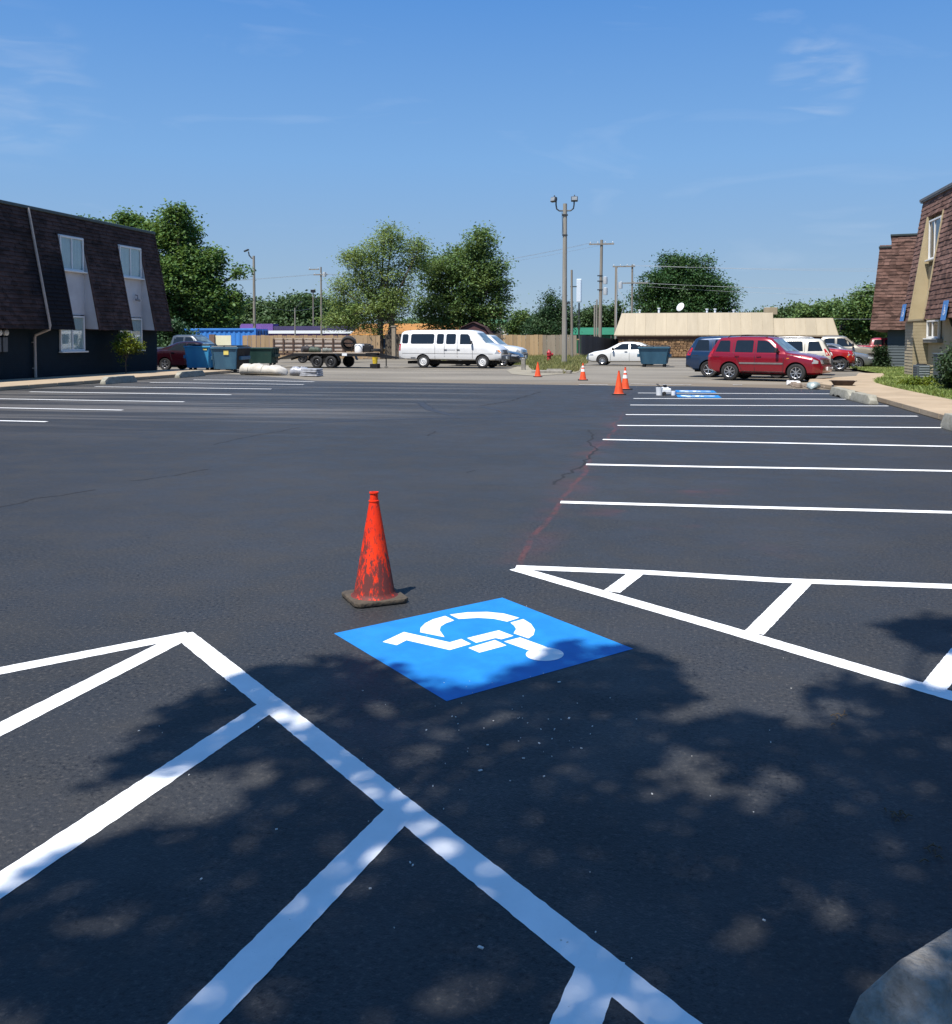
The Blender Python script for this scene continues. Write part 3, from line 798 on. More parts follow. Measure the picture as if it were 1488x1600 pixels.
for y0, y1, zt in BAYS:
    mb = OMB()
    mb.v = [(x, y, z) for y in (y0 + .002, y1 - .002) for x, z in ((slope_x(zt) - .02, zt), (-24.3, zt), (-24.3, TZ), (TX - .02, TZ))]
    mb.f = [(0, 1, 2, 3), (7, 6, 5, 4), (0, 4, 5, 1), (1, 5, 6, 2), (3, 2, 6, 7), (0, 3, 7, 4)]
    mb.obj('bay_head', M_sh_dark, LB)
    for y in (y0 + .012, y1 - .012):
        mb = OMB(); p = [(EX - .01, 2.03), (slope_x(zt) + .012, zt), (-23.98, zt), (-23.98, 2.06)]
        mb.extrude_x([(q[0], q[1]) for q in p], y - .012, y + .012); mb.v = [(b, a, c) for a, b, c in mb.v]
        mb.obj('bay_cheek', M_cheek, LB)
    mb = OMB(); mb.box((-23.955, (y0 + y1) / 2, (2.62 + zt) / 2), (.05, y1 - y0 - .05, zt - 2.62)); mb.obj('panel', M_white_panel, LB)
    wy0, wy1 = y0 + .04, y1 - .12
    o = window_x(LB, -23.93, wy0, wy1, 4.42, 5.80, 1, .5)
    o2 = window_x(LB, -23.93, y0 - .05, y1 - .15, 1.13, 2.58, 1, .5)
    for q in (o, o2): q.location = -off
mb = OMB(); mb.tube([(-23.88, 40.35, 3.65), (-23.78, 40.35, 3.62), (-23.76, 40.35, 3.45)], .03, 6); mb.tube([(-23.8, 40.25, 3.43), (-23.72, 40.45, 3.40)], .06, 6); mb.obj('vent_hood', M('vent_grey', (0.2, 0.2, 0.21), 0.5), LB)
mb = OMB(); mb.box((TX + .03, 31.2, 6.69), (.14, 22.7, .13)); mb.obj('gutter', M_gutter, LB, bevel=0.02)
mb = OMB(); dy = 33.15
mb.tube([(TX + .10, dy, 6.66), (TX + .11, dy, 6.55), (EX + .06, dy, 2.15), (EX + .03, dy, 2.0), (-23.80, dy - .1, 1.78), (-23.84, dy - .1, 1.66), (-23.84, dy - .1, .14)], .052, 8)
for z in (1.5, .5): mb.box((-23.88, dy - .1, z), (.06, .2, .04))
mb.obj('downspout', M_tan_pipe, LB, smooth=40)
for i, y in enumerate((30.62, 30.95, 31.3)):
    mb = OMB(); mb.box((-23.86, y, 1.42), (.16, .26, .55)); mo = mb.obj('meter', M('meter_box_grey', (0.10, 0.11, 0.12), 0.5, 0.3), LB, bevel=0.015)
    mb = OMB(); mb.lathe([(.02, 0), (.12, 0), (.115, .08), (.07, .12), (.01, .125)], 14, (-23.8, y, 1.86), 'X'); mb.obj('glass_dome', M('pale_meter_glass', (0.6, 0.62, 0.62), 0.2), mo, smooth=40)
    mb = OMB(); mb.tube([(-23.86, y, 1.7), (-23.86, y, 2.0)], .025, 6); mb.obj('conduit', M_gutter, mo)

# right block (front) --------------------------------------------------------------------------
offR = Vector((10.3, 42.6, 0))
RB = thing('apartment_building', 'sunlit brown-shingled block with a cream recessed window bay and cream lap siding', 'building', offR)
class RMB(OMB):
    def __init__(s): super().__init__(offR)
M_cream = M('cream_siding', (0.33, 0.275, 0.175), 0.7, 0, 0, 1.2, 0.15, 30, col2=(0.42, 0.355, 0.235))
M_cream_panel = M('cream_panel', (0.36, 0.29, 0.17), 0.65, 0, 0, 1.0, col2=(0.43, 0.355, 0.22))
ex, ez, tx, tz = 9.6, 2.38, 10.33, 7.20
RBAY = (39.0, 41.2, 6.45)
mb = RMB(); mb.box((15.35, 28.3, 1.19), (10.06, 28.5, 2.38)); mb.obj('wall', M_cream, RB)
mb = RMB(); mb.box((15.4, 28.3, 4.8), (10.0, 28.5, 4.8)); mb.obj('upper_wall', M_cream_panel, RB)
mb = RMB(); mb.box((15.4, 28.4, 7.24), (10.3, 28.5, .10)); mb.box((10.28, 28.4, 7.30), (.12, 28.6, .10)); mb.obj('roof', M('roof_edge_metal', (0.16, 0.15, 0.14), 0.5, 0.3), RB)
sd = RMB()
for i in range(19):
    z = .10 + i * .125
    for a, c in ((16, 39.0), (41.2, 42.55)) if 1.55 < z else ((16, 42.55),):
        n = len(sd.v)
        sd.v += [(x, y, zz) for y in (a, c) for x, zz in ((10.29, z - .06), (10.312, z + .062), (10.33, z + .062), (10.33, z - .06))]
        sd.f += [tuple(n + k for k in q) for q in ((0, 1, 2, 3), (7, 6, 5, 4), (0, 4, 5, 1), (1, 5, 6, 2), (3, 2, 6, 7), (0, 3, 7, 4))]
sd.obj('siding', M_cream, RB, kind='stuff')
mb = RMB(); mb.box((10.03, 41.93, 1.18), (.50, 1.36, 2.35)); mb.obj('wing_wall', M_cream, RB)
sd = RMB()
for i in range(18):
    z = .10 + i * .125
    sd.box((10.02, 41.24, z), (.56, .025, .112), rot=Matrix.Rotation(.10, 3, 'X')); sd.box((9.77, 41.92, z), (.025, 1.36, .112), rot=Matrix.Rotation(.10, 3, 'Y'))
sd.obj('siding', M_cream, RB, kind='stuff')
mb = RMB(); mb.box((10.22, 40.15, 1.56), (.24, 2.1, .16)); mb.obj('brick_ledge', M_conc, RB, bevel=0.01)
for a, c in ((14.0, 39.0), (41.2, 42.5)):
    mb = RMB()
    mb.v = [(x, y, z) for y in (a + .01, c - .01) for x, z in ((ex + .02, ez), (tx + .02, tz), (tx + .4, tz), (tx + .4, ez))]
    mb.f = [(0, 1, 2, 3), (7, 6, 5, 4), (0, 4, 5, 1), (1, 5, 6, 2), (3, 2, 6, 7), (0, 3, 7, 4)]
    mb.obj('mansard_backing', M_sh_brown, RB)
def rslope(z): return ex + (tx - ex) * (z - ez) / (tz - ez)
mb = RMB()
mb.v = [(x, y, z) for y in RBAY[:2] for x, z in ((rslope(6.45) + .02, 6.45), (tx + .4, 6.45), (tx + .4, tz), (tx + .02, tz))]
mb.f = [(0, 1, 2, 3), (7, 6, 5, 4), (0, 4, 5, 1), (1, 5, 6, 2), (3, 2, 6, 7), (0, 3, 7, 4)]
mb.obj('bay_head', M_sh_brown, RB)
for y in (39.012, 41.188):
    mb = RMB(); p = [(ex + .0, 2.40), (rslope(6.45) - .015, 6.45), (10.40, 6.45), (10.40, 2.40)]
    mb.extrude_x(p, y - .012, y + .012); mb.v = [(b, a, c) for a, b, c in mb.v]; mb.obj('bay_cheek', M_cream_panel, RB)
for z0, z1 in ((2.40, 6.45),):
    mb = RMB()
    for y in (38.985, 41.215):
        mb.bar((ex - .035, y, 2.36), (rslope(6.45) - .035, y, 6.47), .05, .05)
    mb.bar((ex - .035, 38.96, 2.36), (ex - .035, 41.24, 2.36), .06, .06); mb.obj('bay_trim', M_cream_panel, RB)
mb = RMB(); mb.box((10.27, 40.1, 3.45), (.06, 2.16, 2.1)); mb.obj('panel', M_cream_panel, RB)
for z0, z1 in ((4.75, 6.30), (1.66, 2.36)):
    o = window_x(RB, 10.27, 39.35, 41.05, z0, z1, -1, .55, False); o.location = -offR
# individual shingles: the nearest ~300 in view are objects, the rest of the slope one joined part
cells = []
NR = 27
for i in range(NR):
    zt = ez + (tz - ez) * (i + .5) / NR
    y = 14.0 + (.15 if i % 2 else 0)
    while y < 42.5:
        y2 = min(42.5, y + .31)
        if not (zt < 6.45 and y2 > 39.0 and y < 41.2): cells.append((i, y, y2))
        elif y < 38.9: cells.append((i, y, 39.0))
        elif y2 > 41.3: cells.append((i, 41.2, y2))
        y = y2
vis = sorted([c for c in cells if c[1] > 35.3], key=lambda c: c[1])[:300]
vs = set(vis)
def shingle(mb, i, a, c, rr):
    course_strip(mb, a + .004, c - .004, (i - rr.uniform(0, .12)) / NR, (i + 1.1) / NR, ex, ez, tx, tz, -1, .028 + rr.uniform(-.006, .010))
rr = random.Random(4)
rest = RMB()
for c in cells:
    if c in vs:
        mb = RMB(); shingle(mb, *c, rr); mb.obj('shingle', M_sh_brown, RB)
    else: shingle(rest, *c, rr)
rest.obj('shingles', M_sh_brown, RB, kind='stuff')
M_sign_blue = M('sign_blue', (0.06, 0.19, 0.46), 0.45, var=0.06)
M_sign_white = M('sign_white', (0.75, 0.77, 0.78), 0.45, var=0.04)
def symbol_shapes(mb, c, s, o):
    """the wheelchair figure on a plate facing -x: head, back, seat, leg, wheel"""
    def P(y, z): return (c[0], c[1] - y * s, c[2] + z * s)
    def seg(a, b, w): mb.bar(P(*a), P(*b), .004, w * s, up=(0, 0, 1) if a[1] == b[1] else (0, 1, 0))
    mb.lathe([(.005, 0), (.10 * s, 0)], 10, P(-.05, .72), 'X', False)
    seg((-.05, .6), (-.02, .15), .12); seg((-.02, .15), (.28, .12), .11); seg((.28, .14), (.42, -.25), .11); seg((-.04, .38), (.2, .36), .09)
    prev = None
    for k in range(13):
        a = rad(100 + k * 20); p = (.02 + .30 * math.cos(a), -.10 + .30 * math.sin(a))
        if prev: seg(prev, p, .09)
        prev = p
def blue_sign(y, z, label):
    x = rslope(z) - .11
    t = thing('parking_sign', label, 'sign', (x, y, z))
    tilt = math.atan2(tx - ex, tz - ez)
    b = MB(); b.box((0, 0, 0), (.014, .62, .70)); b.obj('plate', M_sign_blue, t, bevel=0.004)
    b = MB(); symbol_shapes(b, (-.012, 0, -.04), .30, 0); b.obj('wheelchair_symbol', M_sign_white, t)
    b = MB()
    for dy in (-.2, .2): b.tube([(0.005, dy, .2), (.10, dy, .2)], .012, 6)
    b.obj('bracket', M_gutter, t)
    t.rotation_euler = (0, tilt, 0)
blue_sign(36.05, 2.62, 'blue accessible parking sign on the brown shingles closest to the leafy shrub')
blue_sign(42.05, 2.70, 'blue accessible parking sign at the far end of the shingled front, beside the cream bay')
t = thing('number_plaque', 'white arched plaque on the brown shingles above the blue sign', 'sign', (rslope(5.0) - .06, 35.85, 5.0)); t.rotation_euler = (0, math.atan2(tx - ex, tz - ez), 0)
b = MB(); b.extrude_x([(-.35, -.28), (.35, -.28), (.35, .1), (.22, .26), (0, .32), (-.22, .26), (-.35, .1)], -.015, .015); b.obj('plate', M_sign_white, t, bevel=0.006)
# far right block ------------------------------------------------------------------------------
offF = Vector((11.6, 54.45, 0))
FB = thing('apartment_building', 'brown-shingled block end with grey siding below, behind the cream-bayed block', 'building', offF, rad(-13))
class FMB(OMB):
    def __init__(s): super().__init__(offF)
M_grey_side = M('grey_blue_siding', (0.055, 0.072, 0.080), 0.65, 0, 0, 1.5, col2=(0.072, 0.090, 0.098))
mb = FMB(); mb.box((17.6, 66.4, 1.06), (12, 23.9, 2.12)); mb.obj('wall', M_grey_side, FB)
sd = FMB()
for i in range(14):
    z = .09 + i * .15
    n = len(sd.v)
    sd.v += [(x, y, zz) for x in (11.6, 23.6) for y, zz in ((54.42, z - .07), (54.445, z + .075), (54.46, z + .075), (54.46, z - .07))]
    sd.f += [tuple(n + k for k in q) for q in ((0, 1, 2, 3), (7, 6, 5, 4), (0, 4, 5, 1), (1, 5, 6, 2), (3, 2, 6, 7), (0, 3, 7, 4))]
sd.obj('siding', M_grey_side, FB, kind='stuff')
body = FMB()
body.v = [(x, y, z) for y, k in ((54.02, 0), (78, 0)) for x, z in ((10.75, 2.13), (11.14, 6.42), (11.70, 6.44), (11.70, 7.02), (23.6, 7.02), (23.6, 2.13))]
body.f = [(0, 1, 2, 3, 4, 5)[::-1], (6, 7, 8, 9, 10, 11)] + [(i, (i + 1) % 6, 6 + (i + 1) % 6, 6 + i) for i in range(6)]
body.obj('mansard_backing', M_sh_brown, FB)
rr = random.Random(9)
for i in range(29):
    z0, z1 = 2.13 + i * .17, 2.13 + (i + 1.1) * .17
    xl = 10.75 + (11.14 - 10.75) * (z0 - 2.13) / 4.29 if z0 < 6.4 else 11.70
    if z1 > 7.03: z1 = 7.03
    mb = FMB(); x = xl
    while x < 15.0:
        x2 = x + rr.uniform(.27, .34); pr = .028 + rr.uniform(-.008, .01); zj = z0 - rr.uniform(0, .02)
        n = len(mb.v)
        mb.v += [(xx, yy, zz) for xx in (x, x2 - .006) for yy, zz in ((54.02 - pr, zj), (54.014, z1), (54.03, z1), (54.03, zj))]
        mb.f += [tuple(n + k for k in q) for q in ((0, 1, 2, 3), (7, 6, 5, 4), (0, 4, 5, 1), (1, 5, 6, 2), (3, 2, 6, 7), (0, 3, 7, 4))]
        x = x2
    mb.obj('shingle_course', M_sh_brown, FB)
mb = FMB(); mb.box((17.65, 66, 7.07), (12.0, 24.1, .09)); mb.box((11.4, 66, 6.47), (.62, 24.1, .07)); mb.obj('roof', M_gutter, FB)

# tan strip building ---------------------------------------------------------------------------
offT = Vector((-4.1, 86.6, 0))
TB = thing('strip_building', 'long low tan metal-roofed building with rough brown stone wall', 'building', offT)
class TMB(OMB):
    def __init__(s): super().__init__(offT)
M_tan_metal = M('tan_metal_roofing', (0.285, 0.232, 0.150), 0.55, 0.0, 0, 0.7, col2=(0.345, 0.285, 0.190), stretch=(3, 1, .15), isl=0.07)
M_stone_wall = M('brown_mortar', (0.13, 0.085, 0.055), 0.9, 0, 0.25, 4)
M_stone = M('rough_brown_stone', (0.15, 0.085, 0.042), 0.9, 0, 0, 3, 0.4, 20, col2=(0.34, 0.21, 0.105), isl=0.4)
mb = TMB(); mb.box((5.0, 95.5, .98), (18.2, 19.9, 1.96)); mb.obj('wall', M_stone_wall, TB)
mb = TMB(); mb.box((5.0, 85.51, 1.80), (18.3, .1, .32)); mb.obj('beam', M('brown_timber', (0.10, 0.05, 0.035), 0.8), TB)
st = TMB(); rr = random.Random(2)
z = .1
while z < 1.6:
    h = rr.uniform(.13, .22); x = -4.05
    while x < 6:
        wd = rr.uniform(.18, .5)
        st.box((x + wd / 2, 85.52 - rr.uniform(0, .05), z + h / 2), (wd - .03, .14, h - .025), rot=Matrix.Rotation(rr.uniform(-.06, .06), 3, 'Y'))
        x += wd
    z += h
st.obj('stone_cladding', M_stone, TB, bevel=0.02, kind='stuff')
def roof_run(x0, x1, ze, zt, ye, yt, hipl, hipr, n):
    for i in range(n):
        a, c = x0 + (x1 - x0) * i / n, x0 + (x1 - x0) * (i + 1) / n
        at, ct = a, c
        if i == 0: at = a + hipl
        if i == n - 1: ct = c - hipr
        m_ = TMB(); t = .04
        m_.v = [(a + .006, ye, ze), (c - .006, ye, ze), (ct - .006, yt, zt), (at + .006, yt, zt)]
        m_.v += [(x, y + .05, zz - .02) for x, y, zz in m_.v]
        m_.f = [(0, 1, 2, 3), (7, 6, 5, 4), (0, 4, 5, 1), (1, 5, 6, 2), (2, 6, 7, 3), (3, 7, 4, 0)]
        m_.bar((c, ye - .012, ze), (ct, yt - .012, zt), .03, .045)
        m_.obj('roof_panel', M_tan_metal, TB)
roof_run(-4.45, 9.05, 1.98, 3.92, 85.2, 86.4, .62, 0, 15)
roof_run(9.08, 14.3, 1.86, 3.42, 85.2, 86.2, 0, .35, 6)
mb = TMB(); mb.box((2.7, 95, 3.86), (12.6, 17.2, .16)); mb.box((11.4, 95, 3.36), (5.0, 17.2, .14)); mb.obj('flat_roof', M_roof_top, TB)
mb = TMB(); mb.v = [(-4.45, 85.2, 1.98), (-3.83, 86.4, 3.92), (-3.83, 103, 3.92), (-4.45, 104, 1.98)]; mb.f = [(0, 1, 2, 3)]; mb.obj('side_roof', M_tan_metal, TB, fix=False)
mb = TMB(); mb.v = [(14.3, 85.2, 1.86), (13.95, 86.2, 3.42), (13.95, 103, 3.42), (14.3, 104, 1.86)]; mb.f = [(3, 2, 1, 0)]; mb.obj('side_roof', M_tan_metal, TB, fix=False)
mb = TMB(); mb.box((8.9, 86.8, 4.05), (1.1, .8, .62)); mb.obj('parapet_step', M_tan_metal, TB, bevel=0.02)
mb = TMB(); mb.box((5, 85.24, 1.93), (18.6, .06, .08)); mb.obj('eave_trim', M('tan_eave_trim', (0.30, 0.24, 0.16), 0.6), TB)  # plain tan strip along the eave edge
for i, (x, h) in enumerate(((-2.3, .25), (-.6, .4), (3.6, .3), (4.3, .3), (5.9, .2))):
    mb = TMB(); mb.tube([(x, 88, 3.9), (x, 88, 3.95 + h)], .09, 8); mb.tube([(x, 88, 3.95 + h), (x, 88, 4.03 + h)], .14, 8); mb.obj('roof_vent', M_sign_white, TB)
t = thing('satellite_dish', 'white satellite dish on the tan roof', 'satellite dish', (1.25, 87.5, 3.94))
b = MB(); b.lathe([(.02, .14), (.20, .12), (.38, .05), (.50, -.02), (.485, -.03), (.37, .03), (.02, .10)], 20, (0, 0, 0), 'Z', False)
dm = b.obj('dish', M_sign_white, t, smooth=50); dm.rotation_euler = (rad(62), rad(-25), rad(-30)); dm.location = (0, 0, .55); dm.scale = (.82, .82, .82)
b = MB(); b.tube([(0, 0.05, 0), (0, 0.05, .5)], .035, 6); b.tube([(0, .3, 0), (0, .05, .35)], .02, 5); b.tube([(.1, -.1, .4), (.45, -.35, .62)], .018, 5); b.obj('mast', M_gutter, t)
# ------------------------------------------------------------------ vehicles
def lerp_tab(tab, x):
    if x <= tab[0][0]: return tab[0][1]
    for (a, u), (b, v) in zip(tab, tab[1:]):
        if x <= b: return u + (v - u) * (x - a) / (b - a) if b > a else v
    return tab[-1][1]
M_rubber = M('tyre_rubber', (0.022, 0.022, 0.023), 0.8, 0, 0.25, 12)
M_alloy = M('wheel_alloy', (0.62, 0.62, 0.63), 0.3, 0.85, 0.08)
M_white_rim = M('white_steel_wheel', (0.72, 0.72, 0.71), 0.4, 0.1, 0.08)
M_dark_rim = M('dark_wheel', (0.06, 0.06, 0.062), 0.4, 0.6)
M_car_glass = M('tinted_car_glass', (0.012, 0.016, 0.020), 0.05, 0, 0.1, spec=0.7)
M_car_glass2 = M('windscreen_painted_reflection', (0.075, 0.105, 0.115), 0.05, 0, 0, 2.5, spec=1.0, col2=(0.22, 0.30, 0.31))  # pale blotches in the base colour stand in for reflections
M_black_trim = M('black_plastic_trim', (0.018, 0.018, 0.019), 0.5)
M_grey_trim = M('grey_plastic_trim', (0.17, 0.165, 0.16), 0.5)
M_chrome = M('chrome', (0.75, 0.75, 0.76), 0.15, 1.0, 0.03)
M_red_lens = M('red_lens', (0.40, 0.012, 0.015), 0.15, spec=0.8)
M_clear_lens = M('clear_lens', (0.42, 0.43, 0.43), 0.12, 0.3, spec=0.9)
M_amber = M('amber_lens', (0.70, 0.22, 0.03), 0.2)
M_plate = M('licence_plate', (0.7, 0.72, 0.7), 0.5)
M_well = M('wheel_well_dark', (0.008, 0.008, 0.008), 0.95)
def wheel_meshes(r, w, style):
    tb = MB(); k = .64 if style != 'thin' else .60
    tb.lathe([(r * k, -w * .42), (r * .90, -w * .5), (r * .985, -w * .40), (r, -w * .25), (r, w * .25), (r * .985, w * .40), (r * .90, w * .5), (r * k, w * .42)], 28, axis='Y', close=False)
    tyre = tb.mesh('tyre', smooth=50)
    rb = MB(); R = r * k * 1.01
    rb.lathe([(R, -w * .40), (R, w * .30), (R * .93, w * .40), (R * .86, w * .36), (R * .82, w * .06)], 28, axis='Y', close=False)
    db = MB(); db.lathe([(R * .86, -w * .05), (R * .86, w * .04), (R * .5, w * .06), (.001, w * .06)], 24, axis='Y', close=False)
    disc = db.mesh('gap_shade_disc', smooth=40)  # dark disc paints in the shade of the gap behind the spokes
    if style in ('spoke5', 'spoke7', 'thin'):
        ns = 5 if style == 'spoke5' else 7 if style == 'spoke7' else 10
        for i in range(ns):
            a = 2 * math.pi * i / ns
            p0 = (math.cos(a) * R * .12, w * .34, math.sin(a) * R * .12); p1 = (math.cos(a) * R * .93, w * .37, math.sin(a) * R * .93)
            rb.bar(p0, p1, w * .14, R * (.30 if style == 'spoke5' else .22 if style == 'spoke7' else .13), up=(0, 1, 0))
    else:                                            # steel disc with holes as raised lobes
        rb.lathe([(R * .80, w * .10), (R * .62, w * .30), (R * .45, w * .34), (R * .26, w * .22), (.001, w * .22)], 28, axis='Y', close=False)
        for i in range(8):
            a = 2 * math.pi * i / 8; rb.lathe([(.001, w * .36), (R * .055, w * .36), (R * .055, w * .30)], 6, (math.cos(a) * R * .36, 0, math.sin(a) * R * .36), 'Y', False)
    rb.lathe([(R * .20, w * .30), (R * .17, w * .42), (.001, w * .43)], 14, axis='Y', close=False)
    return tyre, rb.mesh('rim', smooth=40), disc
def build_body(S, mat):
    L, W = S['L'], S['W']
    x0, x1 = -L / 2, L / 2
    keys = set()
    for k in ('top', 'belt', 'bot', 'wid'):
        keys |= {round(p[0], 4) for p in S[k]}
    xs = sorted(keys)
    X = []
    for a, b in zip(xs, xs[1:]):
        n = max(1, int((b - a) / .14)); X += [a + (b - a) * i / n for i in range(n)]
    X.append(xs[-1])
    mb = MB(); n = None
    tum = S.get('tumble', .17)
    for x in X:
        zt, zb, w = lerp_tab(S['top'], x), lerp_tab(S['bot'], x), lerp_tab(S['wid'], x)
        bl = min(lerp_tab(S['belt'], x), zt - .015); g = zt - bl; ins = tum * min(1, g / .5); gw = w * .965
        crown = S.get('crown', .025)
        half = [(0, zb), (w * .80, zb), (w * .96, zb + .07), (w, zb + .33 * (bl - zb)), (w, zb + .72 * (bl - zb)), (w * .99, bl - .05), (gw, bl),
                (gw - .012 - ins * .12, bl + .12 * g), (gw - .012 - ins * .82, bl + .82 * g), (gw - .02 - ins - .02 * min(1, g / .3), zt - .035 * min(1, g / .3)), (gw - .09 - ins, zt - .002), (gw * .5, zt + crown * .7), (0, zt + crown)]
        ring = [(x, y, z) for y, z in half] + [(x, -y, z) for y, z in half[1:-1][::-1]]
        n = len(ring); mb.v += ring
    for i in range(len(X) - 1):
        for k in range(n):
            k2 = (k + 1) % n; mb.f.append((i * n + k, i * n + k2, (i + 1) * n + k2, (i + 1) * n + k))
    mb.f += [tuple(range(n)), tuple((len(X) - 1) * n + k for k in range(n - 1, -1, -1))]
    me = mb.mesh('body'); me.materials.append(mat); me.materials.append(M_well)
    full = BVHTree.FromPolygons([v.co.copy() for v in me.vertices], [tuple(p.vertices) for p in me.polygons])
    o = bpy.data.objects.new('tmp_body', me); COL.objects.link(o)
    cut = MB()
    for xw, r in S['wheels']:
        for s in (1, -1):
            cut.lathe([(r + .055, s * (W / 2 - .29)), (r + .055, s * (W / 2 + .3))], 32, (xw, 0, r), 'Y')
    cm = cut.mesh('cut'); cm.materials.append(mat); cm.materials.append(M_well)
    for p in cm.polygons: p.material_index = 1
    co = bpy.data.objects.new('tmp_cut', cm); COL.objects.link(co)
    md = o.modifiers.new('b', 'BOOLEAN'); md.operation = 'DIFFERENCE'; md.object = co; md.solver = 'EXACT'
    try: md.material_mode = 'INDEX'
    except Exception: pass
    dg = bpy.context.evaluated_depsgraph_get(); dg.update()
    res = bpy.data.meshes.new_from_object(o.evaluated_get(dg), depsgraph=dg)
    bpy.data.objects.remove(o); bpy.data.objects.remove(co)
    for p in res.polygons: p.use_smooth = True
    res.set_sharp_from_angle(angle=rad(34))
    return res, full
def patch(bvh, poly, view, off=.006, step=.16, thick=0.0):
    """a panel laid on the body: poly in the (x,z), (y,z) or (x,y) plane, seen from view R L F B T"""
    n = len(poly); vs = [Vector(p) for p in poly]
    edge = []
    for a, b in zip(vs, vs[1:] + vs[:1]):
        k = max(1, int((b - a).length / step)); edge += [a.lerp(b, i / k) for i in range(k)]
    xs = [p.x for p in vs]; ys = [p.y for p in vs]
    def inside(p):
        c = False
        for a, b in zip(vs, vs[1:] + vs[:1]):
            if (a.y > p.y) != (b.y > p.y) and p.x < (b.x - a.x) * (p.y - a.y) / (b.y - a.y) + a.x: c = not c
        return c
    pts = list(edge)
    x = min(xs) + step / 2
    while x < max(xs):
        y = min(ys) + step / 2
        while y < max(ys):
            p = Vector((x, y))
            if inside(p) and min((p - e).length for e in edge) > step * .45: pts.append(p)
            y += step
        x += step
    r = geometry.delaunay_2d_cdt([tuple(p) for p in pts], [], [list(range(len(edge)))], 1, 1e-6)
    ov, of = r[0], r[2]
    D = {'R': ((0, 1, 0), lambda p: (p[0], -6, p[1])), 'L': ((0, -1, 0), lambda p: (p[0], 6, p[1])), 'F': ((-1, 0, 0), lambda p: (8, p[0], p[1])),
         'B': ((1, 0, 0), lambda p: (-8, p[0], p[1])), 'T': ((0, 0, -1), lambda p: (p[0], p[1], 8))}[view]
    d = Vector(D[0]); mb = MB(); P = []
    for p in ov:
        o = Vector(D[1](p)); h = bvh.ray_cast(o, d)
        if h[0] is None:
            h = bvh.find_nearest(o + d * 6)
        P.append(h[0] - d * off)
    fs = [f for f in of]
    mb.v = [tuple(p) for p in P]; mb.f = [tuple(f) for f in fs]
    nm = len(P)
    # orient towards the viewer, then give it a rim
    ff = []
    for f in mb.f:
        a, b_, c = (P[i] for i in f[:3])
        ff.append(f if (b_ - a).cross(c - a).dot(d) < 0 else tuple(reversed(f)))
    mb.f = ff
    if thick:
        back = [tuple(p + d * (off + .02)) for p in P]; fr = [tuple(p - d * thick) for p in P]
        mb.v = fr + back
        m = len(edge); mb.f = ff + [(i, (i + 1) % m, nm + (i + 1) % m, nm + i) for i in range(m)]
    return mb
def rrect(x0, y0, x1, y1, r=.04):
    return [(x0 + r, y0), (x1 - r, y0), (x1, y0 + r), (x1, y1 - r), (x1 - r, y1), (x0 + r, y1), (x0, y1 - r), (x0, y0 + r)]
def strip(pts, w):
    P = [Vector(p) for p in pts]; L, R = [], []
    for i, p in enumerate(P):
        d = (P[min(i + 1, len(P) - 1)] - P[max(i - 1, 0)]).normalized(); nn = Vector((-d.y, d.x)) * w / 2
        L.append(tuple(p + nn)); R.append(tuple(p - nn))
    return L + R[::-1]
